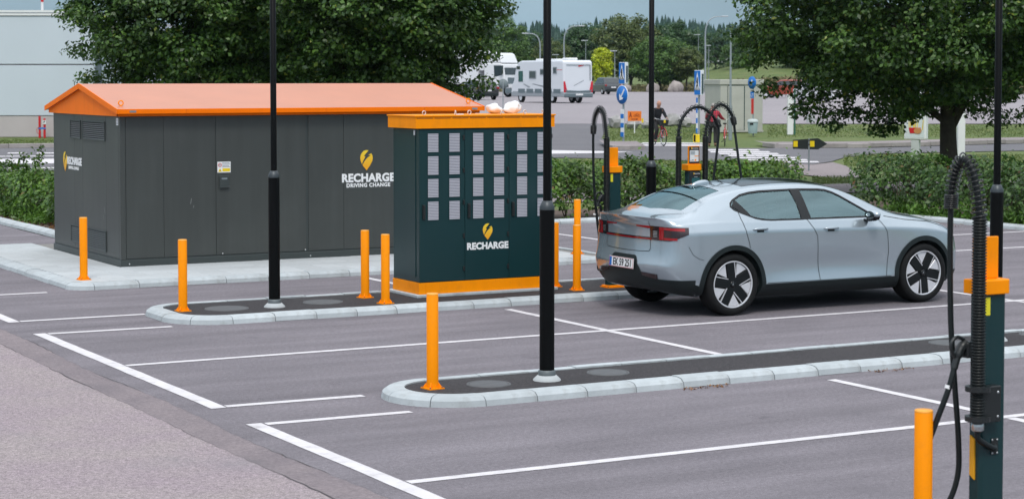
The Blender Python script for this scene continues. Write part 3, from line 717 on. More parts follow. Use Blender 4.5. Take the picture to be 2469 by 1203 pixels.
for i, (px, rx, rzz, lb_) in enumerate(((1.36, 0.100, 0.072, 'smaller white plastic sack lying on the green cabinet top, left one'), (1.62, 0.125, 0.088, 'larger white plastic sack lying on the green cabinet top, right one'))):
    o = link('plastic_sack', blob('plastic_sack', rx, 0.10, rzz, i+2, SACK, 0.22, 1.6, 3, 0.25), None, (KX+px, KY+0.60, KZ+2.2+rzz*0.74)); o.rotation_euler = (0, 0.25*(1-2*i), 0.2)
    tag(o, lb_, 'sack', 'white sacks on the cabinet')

# ================================================================== bollards
bl = MB(); bl.lathe([(0.051, 0.008), (0.051, 0.806), (0.047, 0.812), (0.0, 0.8125)], 20); pm = bl.mesh('post', ORANGE)
cp = MB(); cp.lathe([(0.0515, 0.8065), (0.0515, 0.812), (0.048, 0.818), (0, 0.8185)], 20); cpm = cp.mesh('cap', mat('orange_cap', (0.86, 0.36, 0.04), 0.45))
fl = MB(); fl.box(-0.075, 0.075, -0.075, 0.075, 0, 0.010)
for a in range(4):
    M = Matrix.Rotation(R(45+90*a), 4, 'Z'); fl.prism([(0.048, 0.0101), (0.088, 0.0101), (0.048, 0.060)], -0.003, 0.003, 'y', M=M)
flm = fl.mesh('foot_plate', ORANGE)
bt = MB()
bt.lathe([(0.009, 0.010), (0.009, 0.018), (0.004, 0.022), (0, 0.022)], 6); btm = bt.mesh('anchor_bolt', mat('rusty_bolt', (0.20, 0.09, 0.05), 0.7))
BS = 'orange steel bollard '
bols = [(7.53, 25.19, 'standing on the left corner of the substation platform'), (7.54, 21.38, 'at the rounded end of the island with the green cabinet'),
        (9.93, 21.62, 'left of the green cabinet, the farther of two'), (9.88, 20.94, 'left of the green cabinet, the nearer of two'),
        (7.52, 15.00, 'at the rounded end of the middle island in front of the cabinet'), (12.57, 21.60, 'close behind the black lamp post, right of the green cabinet'),
        (12.60, 21.10, 'on the island just left of the charger behind the car'), (15.12, 25.31, 'on the right corner of the substation platform'), (7.26, 8.40, 'in the right foreground beside the nearest charger')]
proto = None
for i, (x, y, t_) in enumerate(bols):
    o = thing('bollard', (x, y, 0.072 if i not in (0, 7) else 0.087), R(krnd.uniform(-12, 12)), BS+t_, 'bollard', 'orange bollards')
    link('post', pm, o); link('cap', cpm, o); link('foot_plate', flm, o)
    for (sx, sy_) in ((1, 1), (1, -1), (-1, 1), (-1, -1)): link('anchor_bolt', btm, o, (0.060*sx, 0.060*sy_, 0))
# ================================================================== lamp posts
lp_s = MB(); lp_s.lathe([(0.066, 0.06), (0.066, 1.50)], 20); lpsm = lp_s.mesh('lower_sleeve', BLACKP)
lp_c = MB(); lp_c.lathe([(0.0665, 1.5005), (0.0665, 1.525), (0.044, 1.575), (0.0365, 1.58)], 20); lpcm = lp_c.mesh('collar', mat('collar_grey', (0.045, 0.055, 0.062), 0.4, metal=0.3))
lp_p = MB(); lp_p.lathe([(0.036, 1.5805), (0.034, 5.6), (0, 5.6)], 16); lppm = lp_p.mesh('upper_pole', BLACKP)
lp_f = MB(); lp_f.lathe([(0.078, 0.047), (0.076, 0.085), (0.070, 0.092), (0.0665, 0.092)], 20); lpfm = lp_f.mesh('base_cone', mat('base_grey', (0.14, 0.16, 0.17), 0.5, metal=0.4))
lp_g = MB(); lp_g.lathe([(0.128, -0.02), (0.122, 0.010), (0.084, 0.046), (0.0, 0.047)], 20); lpgm = lp_g.mesh('footing', SLAB)
lp_h = MB(); lp_h.tube([(0, 0, 5.5), (0, -0.25, 5.62), (0, -0.55, 5.66)], 0.03, 8); lp_h.box(-0.10, 0.10, -1.05, -0.5, 5.62, 5.68, ch=0.015); lphm = lp_h.mesh('lamp_head', BLACKP)
for (x, y, t_) in ((8.61, 21.26, 'left of the green cabinet, in front of the grey kiosk'), (8.61, 14.93, 'on the middle island, overlapping the green cabinet'), (13.96, 21.50, 'behind the parked car between the two chargers'), (13.89, 15.00, 'at the far right behind the foreground charger')):
    o = thing('lamp_post', (x, y, 0.072), 0, 'tall black lamp post '+t_, 'lamp post', 'black lamp posts')
    for nme, me in (('lower_sleeve', lpsm), ('collar', lpcm), ('upper_pole', lppm), ('base_cone', lpfm), ('footing', lpgm), ('lamp_head', lphm)): link(nme, me, o)
# ================================================================== manhole covers
MH = mat('cast_iron', (0.085, 0.089, 0.094), 0.6, metal=0.1, var=0.2, vscale=10, bump=0.4, bscale=60)
for (x, y, rr, t_) in ((8.06, 21.36, 0.25, 'between the bollard and lamp post on the left island'), (9.29, 21.42, 0.235, 'right of the lamp post on the left island'), (8.05, 14.97, 0.19, 'left of the lamp post on the middle island'), (9.31, 15.04, 0.19, 'right of the lamp post on the middle island'), (13.35, 15.08, 0.20, 'at the right end of the middle island, behind the foreground cable'), (14.6, 15.12, 0.20, 'at the right frame edge on the middle island')):
    o = thing('manhole_cover', (x, y, 0.0725), 0, 'round grey manhole cover '+t_, 'manhole', 'manhole covers')
    b = MB(); b.lathe([(rr-0.018, 0.001), (rr-0.016, 0.008), (rr, 0.008), (rr+0.006, 0.0)], 32, caps=False); b.build('rim', MH, o)
    b = MB(); b.lathe([(rr-0.020, 0.001), (rr-0.021, 0.0065), (0.0, 0.0068)], 32, smooth=False)
    b.build('lid', MH, o)
# ================================================================== charging posts
HOSE = mat('hose_black', (0.007, 0.010, 0.010), 0.45, var=0.1, vscale=8, spec=0.25)
CABLE = mat('cable_black', (0.009, 0.013, 0.014), 0.45, spec=0.3)
SPRING = mat('spring_black', (0.010, 0.013, 0.014), 0.30, spec=0.5)
def bez(pts, n=10):
    """Catmull-Rom through points"""
    P = [Vector(p) for p in pts]; P = [P[0]*2-P[1]] + P + [P[-1]*2-P[-2]]; out = []
    for i in range(1, len(P)-2):
        for k in range(n):
            t = k/n; a, b_, c, d = P[i-1], P[i], P[i+1], P[i+2]
            out.append(0.5*((2*b_) + (c-a)*t + (2*a-5*b_+4*c-d)*t*t + (3*b_-a-3*c+d)*t**3))
    out.append(P[-2]); return out
def resample(pts, step):
    out = [pts[0]]; acc = 0
    for a, b_ in zip(pts[:-1], pts[1:]):
        L = (b_-a).length; 
        if L < 1e-9: continue
        t = step-acc
        while t <= L:
            out.append(a+(b_-a)*(t/L)); t += step
        acc = (acc+L) % step
    return out
def coil(b, path, r, wire, pitch, n_turn=12, r_end=None):
    pts = resample(path, pitch/n_turn); a = None; out = []
    for i, p in enumerate(pts):
        t = (pts[min(i+1, len(pts)-1)]-pts[max(i-1, 0)]).normalized()
        if a is None:
            a = t.cross(Vector((0, 0, 1)))
            if a.length < 1e-3: a = t.cross(Vector((0.3, 1, 0)))
            a.normalize()
        a = (a-t*a.dot(t)).normalized(); q = t.cross(a); an = 2*math.pi*i/n_turn
        rr = r if r_end is None else r+(r_end-r)*i/max(1, len(pts)-1)
        out.append(p+(a*math.cos(an)+q*math.sin(an))*rr)
    b.tube(out, wire, 5)
def ribbed(b, x, y, z0, z1, r0, r1, pitch):
    prof = [(r0, z0)]; z = z0
    while z+pitch < z1:
        prof += [(r0, z+0.1*pitch), (r1, z+0.3*pitch), (r1, z+0.6*pitch), (r0, z+0.8*pitch)]; z += pitch
    prof.append((r0, z1)); b.lathe(prof, 18, M=Matrix.Translation((x, y, 0)))
def charger(loc, label, flip, hoses, gun=True, poster=False):
    ch = thing('charging_post', (loc[0], loc[1], 0.072), 0, label, 'charger', 'charging posts')
    wx, wy = 0.095, 0.055
    b = MB(); b.box(-0.13, 0.13, -0.10, 0.10, 0.0, 0.012); b.box(-0.115, 0.115, -0.085, 0.085, 0.0121, 0.030, ch=0.004); ft = b.build('foot_plate', ORANGE, ch)
    for sx in (-1, 1):
        for sy_ in (-1, 1): 
            o = link('anchor_bolt', btm, ft, (sx*0.122, sy_*0.092, 0.002))
    b = MB(); c = 0.022
    b.prism([(-wx+c, -wy), (wx-c, -wy), (wx, -wy+c), (wx, wy-c), (wx-c, wy), (-wx+c, wy), (-wx, wy-c), (-wx, -wy+c)], 0.031, 1.455)
    b.build('column', DGREEN, ch, bevel=0.004)
    c = 0.03
    b = MB(); cxw, cyw = 0.115, 0.075
    b.prism([(-cxw, -cyw), (cxw-c, -cyw), (cxw, -cyw+c), (cxw, cyw-c), (cxw-c, cyw), (-cxw, cyw)], 1.456, 1.535)
    b.build('cap', ORANGE, ch, bevel=0.005)
    s = 1 if flip else -1            # side of the column that carries the screen
    y0, y1 = sorted((s*0.012, s*0.038))
    b = MB(); b.box(-0.085, 0.085, y0, y1, 1.536, 1.77); pn = b.build('info_panel', ORANGE, ch, bevel=0.004)
    if not flip:
        b = MB(); b.box(-0.078, 0.078, y0-0.003, y0-0.0003, 1.545, 1.763); b.build('poster_frame', BLACKPL, pn)
        b = MB(); b.box(-0.068, 0.068, y0-0.0045, y0-0.0032, 1.57, 1.715); ps = b.build('poster', WHITEP, pn)
        b = MB(); b.box(0.004, 0.066, y0-0.0055, y0-0.0047, 1.635, 1.645); b.box(0.006, 0.030, y0-0.0055, y0-0.0047, 1.578, 1.600); b.build('poster_print', ORANGE, pn)
        b = MB()
        for k in range(5): b.box(-0.060, 0.015-0.008*(k % 2), y0-0.0055, y0-0.0047, 1.660+0.010*k, 1.6645+0.010*k)
        b.box(-0.058, -0.044, y0-0.0055, y0-0.0047, 1.578, 1.592); b.box(-0.030, -0.012, y0-0.0055, y0-0.0047, 1.580, 1.596)
        b.build('poster_print', mat('print_teal', (0.10, 0.16, 0.19), 0.6), pn)
        drop_emblem(pn, (-0.040, y0-0.0032, 1.726), FRONT, 0.028)
        add_text('RECHARGE', 0.020, 'lettering', TXW, pn, (0.014, y0-0.0032, 1.733), FRONT, extrude=0.001)
        # screen surround
        f0 = -wy-0.022
        b = MB(); b.box(-0.088, 0.088, f0, -wy-0.0003, 0.98, 1.44, ch=0.012); sc_ = b.build('screen_surround', BLACKPL, ch)
        b = MB(); b.box(-0.060, 0.060, f0-0.004, f0-0.0003, 1.20, 1.36, ch=0.001); b.build('screen', mat('screen_teal', (0.015, 0.10, 0.115), 0.12, spec=0.8), sc_)
        b = MB(); b.box(-0.025, 0.025, f0-0.006, f0-0.0003, 1.368, 1.378); b.build('card_slot', STEEL, sc_)
        drop_emblem(sc_, (-0.028, f0-0.0003, 1.402), FRONT, 0.026)
        add_text('RECHARGE', 0.018, 'lettering', TXW, sc_, (0.022, f0-0.0003, 1.408), FRONT, extrude=0.001)
    else:
        b = MB(); b.box(-0.070, -0.035, -wy-0.0016, -wy-0.0003, 1.34, 1.44); b.build('warning_sticker', mat('sticker_yellow', (0.72, 0.66, 0.02), 0.5), ch)
        b = MB(); b.box(wx+0.0003, wx+0.0016, -0.02, 0.005, 1.40, 1.44); b.build('white_sticker', WHITEP, ch)
        b = MB(); b.box(-0.020, 0.030, -wy-0.006, -wy-0.0003, 0.56, 0.65, ch=0.001); pl = b.build('cable_entry_plate', BLACKPL, ch)
        for sx in (-0.013, 0.023):
            for z in (0.568, 0.642):
                q = MB(); q.lathe([(0.006, 0), (0.005, 0.003), (0, 0.0035)], 8, M=Matrix.Translation((sx, -wy-0.006, z)) @ Matrix.Rotation(R(90), 4, 'X')); q.build('screw', STEEL, pl)
        b = MB(); b.prism([(-0.015, 0.42), (0.022, 0.445), (0.022, 0.665), (-0.015, 0.645)], -wx-0.010, -wx-0.0003, 'x'); b.build('side_light', mat('amber', (0.75, 0.36, 0.01), 0.4), ch)
        for z in (0.80, 0.93, 1.0):
            q = MB(); q.lathe([(0.006, 0), (0.005, 0.006), (0, 0.0065)], 8, M=Matrix.Translation((wx, -0.01, z)) @ Matrix.Rotation(R(90), 4, 'Y')); q.build('screw', STEEL, ch)
    for hz in hoses:
        hx, hy, z0, z1 = hz['x'], hz['y'], 0.735, 1.90
        bx_ = wx if hx > 0 else -wx
        b = MB()
        b.box(min(hx, bx_)-0.02 if hx < 0 else bx_-0.02, max(hx, bx_)+0.02 if hx > 0 else bx_+0.09, min(hy-0.03, -wy-0.02), -wy-0.0003, 0.755, 0.955, ch=0.004)
        for z in (0.765, 0.93): b.lathe([(0.046, z), (0.070, z), (0.070, z+0.028), (0.046, z+0.028)], 16, close=True, M=Matrix.Translation((hx, hy, 0)), smooth=False)
        br = b.build('hose_bracket', BLACKPL, ch)
        for z in (0.785, 0.92):
            q = MB(); q.lathe([(0.008, 0), (0.007, 0.004), (0, 0.0045)], 8, M=Matrix.Translation(((bx_+0.065) if hx < 0 else bx_-0.005, min(hy-0.03, -wy-0.02), z)) @ Matrix.Rotation(R(90), 4, 'X')); q.build('screw', STEEL, br)
        b = MB(); ribbed(b, hx, hy, z0+0.03, z1, 0.034, 0.0415, 0.0165); b.build('ribbed_hose', HOSE, ch)
        b = MB(); b.lathe([(0.030, z0-0.025), (0.036, z0-0.02), (0.036, z0+0.028), (0.03, z0+0.029)], 16, M=Matrix.Translation((hx, hy, 0))); b.build('hose_fitting', STEEL, ch)
        if flip:
            b = MB(); b.tube(bez([(hx, hy, z0-0.02), (hx+0.015, hy+0.005, 0.66), (-0.02, -wy-0.02, 0.60), (0.005, -wy-0.004, 0.605)], 6), 0.017, 8); b.build('feed_cable', CABLE, ch)
        arch = bez(hz['arch'], 12)
        b = MB(); b.tube(arch, 0.0195, 8); b.build('arch_cable', CABLE, ch)
        L = arch
        b = MB(); coil(b, resample(L, 0.004), 0.040, 0.0048, hz.get('pitch', 0.027), 12, hz.get('rend', 0.034)); b.build('spring', SPRING, ch)
        e_ = arch[-1]; d_ = (arch[-1]-arch[-3]).normalized()
        b = MB(); coil(b, [e_-d_*0.075+d_*0.004*k for k in range(20)], 0.036, 0.0058, 0.0115, 12); b.build('spring_clamp', SPRING, ch)
        if hz.get('clampring'):
            b = MB(); b.tube([e_-d_*0.05, e_+d_*0.03], 0.036, 10); b.tube([e_+Vector((0.03*math.cos(a), 0.0, 0.045+0.02*math.sin(a))) for a in [k*math.pi/4 for k in range(9)]], 0.008, 6); b.build('cable_clamp', BLACKPL, ch)
        if hz.get('cable'):
            b = MB(); b.tube(bez([e_]+hz['cable'], 10), 0.0165, 8); b.build('charging_cable', CABLE, ch)
    if gun:
        g = gun
        b = MB(); b.box(-wx-0.055, -wx-0.0003, g[1]-0.035, g[1]+0.035, g[2]-0.035, g[2]+0.055, ch=0.008); b.build('gun_holder', BLACKPL, ch)
        b = MB(); gx, gy, gz = g
        b.tube(bez([(gx+0.035, gy, gz+0.045), (gx, gy, gz+0.02), (gx-0.028, gy, gz-0.03), (gx-0.05, gy, gz-0.09)], 6), [0.030]*6+[0.027]*6+[0.020]*7, 10)
        b.tube(bez([(gx+0.02, gy, gz+0.065), (gx-0.03, gy, gz+0.085), (gx-0.068, gy, gz+0.06), (gx-0.075, gy, gz+0.02), (gx-0.045, gy, gz-0.03)], 6), 0.010, 8)
        b.build('charging_gun', BLACKPL, ch)
        q0 = Vector((gx-0.05, gy, gz-0.09)); q1 = Vector((gx-0.105, gy+0.01, gz-0.24))
        b = MB(); b.tube([q0+(q1-q0)*0.62, q0+(q1-q0)*0.74], 0.0185, 10); b.build('cable_label', WHITEP, ch)
    return ch
c3 = (7.63, 8.30)
charger(c3, 'green charging post with orange cap and coiled cable in the right foreground', True,
        [dict(x=-0.15, y=-0.09, arch=[(-0.15,-0.09,1.88), (-0.155,-0.075,2.02), (-0.158,-0.035,2.15), (-0.16,0.03,2.205), (-0.16,0.09,2.15), (-0.16,0.125,2.05), (-0.16,0.135,1.93)],
              cable=[(-0.158,0.138,1.7), (-0.155,0.13,1.3), (-0.14,0.11,0.95), (-0.12,0.095,0.62), (-0.12,0.10,0.42), (-0.17,0.13,0.26), (-0.26,0.17,0.22), (-0.34,0.16,0.32), (-0.36,0.12,0.52), (-0.31,0.07,0.74), (-0.255,0.035,0.92), (-0.215,0.03,1.045)])],
        gun=(-0.165, 0.03, 1.135))
charger((13.19, 21.20), 'green charging post with blank orange panel behind the tail of the car', True,
        [dict(x=-0.15, y=-0.09, arch=[(-0.15,-0.09,1.88), (-0.155,-0.075,2.02), (-0.16,-0.03,2.20), (-0.165,0.06,2.265), (-0.17,0.14,2.20), (-0.17,0.19,2.08), (-0.17,0.20,1.97)], clampring=True,
              cable=[(-0.17,0.205,1.8), (-0.16,0.20,1.3), (-0.13,0.16,0.8), (-0.10,0.12,0.45), (-0.11,0.13,0.25), (-0.15,0.11,0.25), (-0.16,0.08,0.55), (-0.15,0.05,0.95), (-0.16,0.05,1.05)])],
        gun=(-0.15, 0.05, 1.12))
charger((14.40, 21.20), 'green charging post with screen and information panel behind the car roof', False,
        [dict(x=-0.235, y=-0.03, pitch=0.06, rend=0.03, arch=[(-0.235,-0.03,1.88), (-0.23,-0.03,1.99), (-0.19,-0.04,2.12), (-0.08,-0.05,2.24), (0.07,-0.05,2.275), (0.22,-0.05,2.21), (0.33,-0.05,2.10), (0.37,-0.05,2.04)], clampring=True,
              cable=[(0.375,-0.05,1.9), (0.33,-0.04,1.5), (0.27,-0.03,1.1), (0.20,0.0,0.7), (0.22,0.04,0.35), (0.3,0.02,0.3)]),
         dict(x=0.15, y=-0.075, pitch=0.042, rend=0.036, arch=[(0.15,-0.075,1.88), (0.165,-0.08,2.02), (0.21,-0.10,2.18), (0.32,-0.12,2.30), (0.43,-0.13,2.28), (0.52,-0.14,2.17), (0.555,-0.14,2.07)], clampring=True,
              cable=[(0.57,-0.14,1.95), (0.60,-0.18,1.6), (0.63,-0.22,1.25), (0.55,-0.35,0.75), (0.2,-0.5,0.28), (-0.4,-0.62,0.12), (-0.9,-0.75,0.35), (-1.05,-0.86,0.72)])],
        gun=False)
# ================================================================== parked electric car
CARX, CARY = 13.10, 19.38
CPAINT = mat('car_paint', (0.375, 0.440, 0.485), 0.22, metal=0.55, coat=1.0, croughness=0.02, var=0.01, vscale=1.5)
CDARK = mat('car_cladding', (0.011, 0.017, 0.018), 0.5, spec=0.3, var=0.08, vscale=4)
CGLOSS = mat('car_gloss_black', (0.005, 0.007, 0.008), 0.12, spec=0.35)
CINT = mat('car_interior', (0.05, 0.062, 0.066), 0.8)
CSEAT = mat('car_seat', (0.16, 0.19, 0.20), 0.8)
TYRE = mat('tyre_rubber', (0.008, 0.0085, 0.009), 0.75, spec=0.25, var=0.2, vscale=10, bump=0.15, bscale=60)
ALU = mat('machined_rim', (0.72, 0.73, 0.76), 0.3, metal=0.4)
SEAMM = mat('panel_seam', (0.020, 0.024, 0.026), 0.7)
TAILR = mat('tail_red', (0.30, 0.003, 0.006), 0.12, coat=0.5)
TAILD = mat('tail_dark', (0.020, 0.002, 0.003), 0.10, coat=0.8)
def glassmat(name, tint, refl=1.55):
    m = bpy.data.materials.new(name); m.use_nodes = True; nt = m.node_tree; N = nt.nodes; L = nt.links; N.remove(N['Principled BSDF'])
    tr = N.new('ShaderNodeBsdfTransparent'); tr.inputs[0].default_value = (*tint, 1)
    gl = N.new('ShaderNodeBsdfGlossy'); gl.inputs['Roughness'].default_value = 0.02; gl.inputs[0].default_value = (0.66, 0.93, 0.97, 1)
    fr = N.new('ShaderNodeFresnel'); fr.inputs[0].default_value = refl
    mx = N.new('ShaderNodeMixShader'); L.new(fr.outputs[0], mx.inputs[0]); L.new(tr.outputs[0], mx.inputs[1]); L.new(gl.outputs[0], mx.inputs[2])
    L.new(mx.outputs[0], N['Material Output'].inputs[0]); return m
CGLASS = glassmat('car_glass', (0.66, 0.88, 0.87), 2.7)
def car_shell():
    xs = [-1.0, -.63, -.46, -.25, 0, .35, .75, 1.15, 1.55, 1.95, 2.35, 2.7, 2.98, 3.18, 3.34, 3.58]
    tail = [-.69, -.75, -.785, -.74, -.725, -.74, -.762, -.795]
    nose = [3.33, 3.42, 3.44, 3.44, 3.42, 3.38, 3.31, 3.24]
    Z = [[.30,.25,.22,.20,.19,.185,.185,.185,.185,.185,.185,.19,.19,.19,.20,.22],
         [.42,.36,.34,.33,.33,.33,.33,.33,.33,.33,.33,.33,.33,.33,.34,.36],
         [.57,.54,.52,.51,.51,.50,.50,.50,.50,.50,.50,.50,.50,.49,.49,.48],
         [.70,.70,.70,.70,.70,.70,.69,.69,.68,.68,.68,.67,.66,.64,.61,.58],
         [.925,.93,.935,.94,.94,.935,.93,.925,.92,.915,.905,.885,.85,.80,.73,.65],
         [1.02,1.03,1.04,1.045,1.045,1.035,1.025,1.02,1.015,1.01,1.0,.975,.94,.875,.80,.70],
         [1.072,1.082,1.10,1.15,1.20,1.225,1.235,1.235,1.22,1.15,1.04,1.00,.955,.89,.815,.715],
         [1.095,1.102,1.135,1.235,1.33,1.388,1.413,1.418,1.395,1.26,1.058,1.01,.962,.90,.825,.725]]
    Y = [[.66,.74,.79,.82,.84,.85,.85,.85,.85,.85,.85,.84,.82,.78,.70,.58],
         [.78,.87,.90,.915,.92,.922,.918,.914,.914,.916,.918,.92,.91,.87,.79,.66],
         [.80,.885,.915,.928,.93,.908,.878,.868,.868,.880,.910,.93,.92,.88,.80,.67],
         [.79,.88,.918,.932,.935,.926,.916,.910,.910,.914,.922,.932,.92,.88,.80,.66],
         [.79,.875,.912,.928,.932,.926,.918,.914,.912,.912,.916,.918,.90,.86,.77,.63],
         [.765,.83,.86,.872,.878,.878,.872,.868,.864,.858,.845,.83,.81,.77,.69,.56],
         [.73,.765,.765,.765,.765,.76,.755,.752,.752,.765,.775,.765,.74,.70,.62,.50],
         [.675,.68,.645,.615,.598,.588,.582,.580,.584,.615,.69,.68,.66,.61,.54,.44]]
    Z.insert(6, [z5+(z6-z5)*0.12 for z5, z6 in zip(Z[5], Z[6])]); Y.insert(6, [y5-0.020 if 3 <= j <= 10 else y5+(y6-y5)*0.3 for j, (y5, y6) in enumerate(zip(Y[5], Y[6]))])
    tail.insert(6, (tail[5]+tail[6])/2); nose.insert(6, (nose[5]+nose[6])/2)
    crown = [.012,.016,.022,.032,.045,.052,.057,.058,.056,.052,.04,.035,.035,.03,.022,.012]
    bow = [0,-.03,-.07,-.08,-.06,-.02,0,0,.04,.11,.17,.12,.10,.08,.07,.05]
    nr, ns = 9, len(xs); cols = [-1, -.78, -.42, 0, .42, .78, 1]; nc = len(cols)
    V = []; idx = {}
    def vid(key, co):
        if key not in idx: idx[key] = len(V); V.append(co)
        return idx[key]
    def P(i, j, k):
        """row i, station j, column k"""
        c = cols[k]; x = xs[j]; y = Y[i][j]*c; z = Z[i][j]
        if j == 0: x = tail[i] - 0.105*(1-c*c)
        elif j == ns-1: x = nose[i] + 0.115*(1-c*c)
        elif i == nr-1 and 0 < k < nc-1: x = x + bow[j]*(1-c*c)
        if i == nr-1: z += crown[j]*(1-c*c)
        return vid((i, j, k), (x, y, z))
    F = []
    for j in range(ns-1):
        for i in range(nr-1):
            F.append((P(i,j,0), P(i,j+1,0), P(i+1,j+1,0), P(i+1,j,0)))
            F.append((P(i,j,nc-1), P(i+1,j,nc-1), P(i+1,j+1,nc-1), P(i,j+1,nc-1)))
        for k in range(nc-1):
            F.append((P(nr-1,j,k), P(nr-1,j+1,k), P(nr-1,j+1,k+1), P(nr-1,j,k+1)))
            F.append((P(0,j,k), P(0,j,k+1), P(0,j+1,k+1), P(0,j+1,k)))
    for k in range(nc-1):
        for i in range(nr-1):
            F.append((P(i,0,k), P(i+1,0,k), P(i+1,0,k+1), P(i,0,k+1)))
            F.append((P(i,ns-1,k), P(i,ns-1,k+1), P(i+1,ns-1,k+1), P(i+1,ns-1,k)))
    me = bpy.data.meshes.new('body'); me.from_pydata(V, [], F)
    bm = bmesh.new(); bm.from_mesh(me); bmesh.ops.recalc_face_normals(bm, faces=bm.faces[:])
    # light creases: rear deck lip, bumper shelf, shoulder, sill
    cr = bm.edges.layers.float.new('crease_edge')
    inv = {v: k for k, v in idx.items()}
    for e in bm.edges:
        a, b_ = inv[e.verts[0].index], inv[e.verts[1].index]
        if a[0] == b_[0]:
            if a[0] == nr-1 and a[1] == 0 and b_[1] == 0: e[cr] = 0.95
            elif a[0] == 2 and a[1] == 0 and b_[1] == 0: e[cr] = 0.7
            elif a[0] == nr-1 and 2 <= min(a[1], b_[1]) and max(a[1], b_[1]) <= 10 and a[2] == b_[2] and a[2] in (0, nc-1): e[cr] = 0.45
            elif a[0] == 5 and a[2] == b_[2] and a[2] in (0, nc-1): e[cr] = 0.5
            elif a[0] == 4 and a[2] == b_[2] and a[2] in (0, nc-1): e[cr] = 0.6
            elif a[0] == 1 and a[2] == b_[2] and a[2] in (0, nc-1) and 4 <= a[1] <= 11: e[cr] = 0.6
        elif a[1] == b_[1] == 0 and a[2] == b_[2] and a[2] in (0, nc-1): e[cr] = 0.15
    bm.to_mesh(me); bm.free()
    tmp = bpy.data.objects.new('tmp_body', me); COL.objects.link(tmp)
    m = tmp.modifiers.new('s', 'SUBSURF'); m.levels = 3; m.render_levels = 3
    dg = bpy.context.evaluated_depsgraph_get(); dg.update()
    me2 = bpy.data.meshes.new_from_object(tmp.evaluated_get(dg)); bpy.data.objects.remove(tmp)
    return me2
shell = car_shell()
_bm = bmesh.new(); _bm.from_mesh(shell); CB = BVHTree.FromBMesh(_bm); _bm.free()
def cutter(polys):
    """list of (poly, a0, a1, axis)"""
    b = MB()
    for q in polys: b.prism(*q[:3], axis=q[3])
    me = b.mesh('cutter', CINT); bm = bmesh.new(); bm.from_mesh(me); bmesh.ops.remove_doubles(bm, verts=bm.verts[:], dist=1e-6); bmesh.ops.recalc_face_normals(bm, faces=bm.faces[:]); bm.to_mesh(me); bm.free()
    o = bpy.data.objects.new('cutter', me); COL.objects.link(o); return o
def boolean(me, cutters):
    me.materials.clear(); me.materials.append(CPAINT); me.materials.append(CINT)
    for c in cutters:
        c.data.materials.clear(); c.data.materials.append(CPAINT); c.data.materials.append(CINT)
        for p in c.data.polygons: p.material_index = 1
        o = bpy.data.objects.new('tmp', me); COL.objects.link(o)
        m = o.modifiers.new('b', 'BOOLEAN'); m.operation = 'DIFFERENCE'; m.solver = 'EXACT'; m.object = c
        dg = bpy.context.evaluated_depsgraph_get(); dg.update()
        me = bpy.data.meshes.new_from_object(o.evaluated_get(dg)); bpy.data.objects.remove(o)
    for c in cutters: bpy.data.objects.remove(c)
    return me
WZ = 0.352; WR = 0.348; WB = 2.735
ringp = lambda cx, r, n=40: [(cx+r*math.cos(2*math.pi*k/n), WZ+r*math.sin(2*math.pi*k/n)) for k in range(n)]
rearglass = [(.080,1.205),(.095,1.232),(.14,1.262),(.27,1.315),(.40,1.338),(.55,1.351),(.975,1.358),(.985,1.052),(.55,1.056),(.43,1.066),(.34,1.084),(.18,1.144),(.10,1.180)]
frontglass = [(1.095,1.358),(1.38,1.350),(1.48,1.340),(1.57,1.313),(1.65,1.276),(2.005,1.062),(2.005,1.046),(1.112,1.052)]
cut = []
for s_ in (-1, 1):
    for cx in (0, WB): cut.append(cutter([(ringp(cx, .392), s_*0.56, s_*1.3, 'y')]))
cut.append(cutter([([(-.30,.93),(-.30,1.12),(.10,1.285),(.45,1.345),(1.5,1.35),(2.12,1.06),(2.25,.93)], -.55, .55, 'y')]))
for g_ in (rearglass, frontglass):
    for s_ in (-1, 1): cut.append(cutter([(g_, s_*0.5, s_*1.2, 'y')]))
RW = [(-.48,-.56),(-.56,0),(-.48,.56),(.15,.505),(.19,0),(.15,-.505)]
WS = [(1.66,-.50),(1.74,0),(1.66,.50),(2.30,.60),(2.46,0),(2.30,-.60)]
cut.append(cutter([([(-.44,-.52),(-.52,0),(-.44,.52),(.11,.46),(.15,0),(.11,-.46)], .95, 1.8, 'z')]))
cut.append(cutter([([(1.70,-.47),(1.78,0),(1.70,.47),(2.22,.54),(2.36,0),(2.22,-.54)], .98, 1.8, 'z')]))
body_me = boolean(shell, cut)
for p in body_me.polygons: p.use_smooth = True
try: body_me.set_sharp_from_angle(angle=R(38))
except Exception: pass
car = thing('parked_car', (CARX, CARY, 0.0), 0, 'pale blue grey electric fastback car parked at the chargers, seen from behind right', 'car')
car.scale = (1.03, 1.03, 1.03)
body = link('body', body_me, car)
def cast(mode, u, v):
    if mode == 'R': o, d = Vector((u, -3, v)), Vector((0, 1, 0))
    elif mode == 'L': o, d = Vector((u, 3, v)), Vector((0, -1, 0))
    elif mode == 'T': o, d = Vector((u, v, 4)), Vector((0, 0, -1))
    elif mode == 'B': o, d = Vector((-4, u, v)), Vector((1, 0, 0))
    elif mode == 'F': o, d = Vector((6, u, v)), Vector((-1, 0, 0))
    elif mode == 'C': a = R(u); d0 = Vector((-math.cos(a), -math.sin(a), 0)); o, d = Vector((-.1, 0, v))+d0*4, -d0
    elif mode == 'N': a = R(u); d0 = Vector((math.cos(a), -math.sin(a), 0)); o, d = Vector((2.8, 0, v))+d0*4, -d0
    elif mode[0] == 'A': cx = float(mode[2:]); s = -1 if mode[1] == 'R' else 1; a = R(u); o, d = Vector((cx+v*math.cos(a), 3*s, WZ+v*math.sin(a))), Vector((0, -s, 0))
    h = CB.ray_cast(o, d)
    if h[0] is None: return None, None
    n = h[1]
    if n.dot(d) > 0: n = -n
    return h[0], n
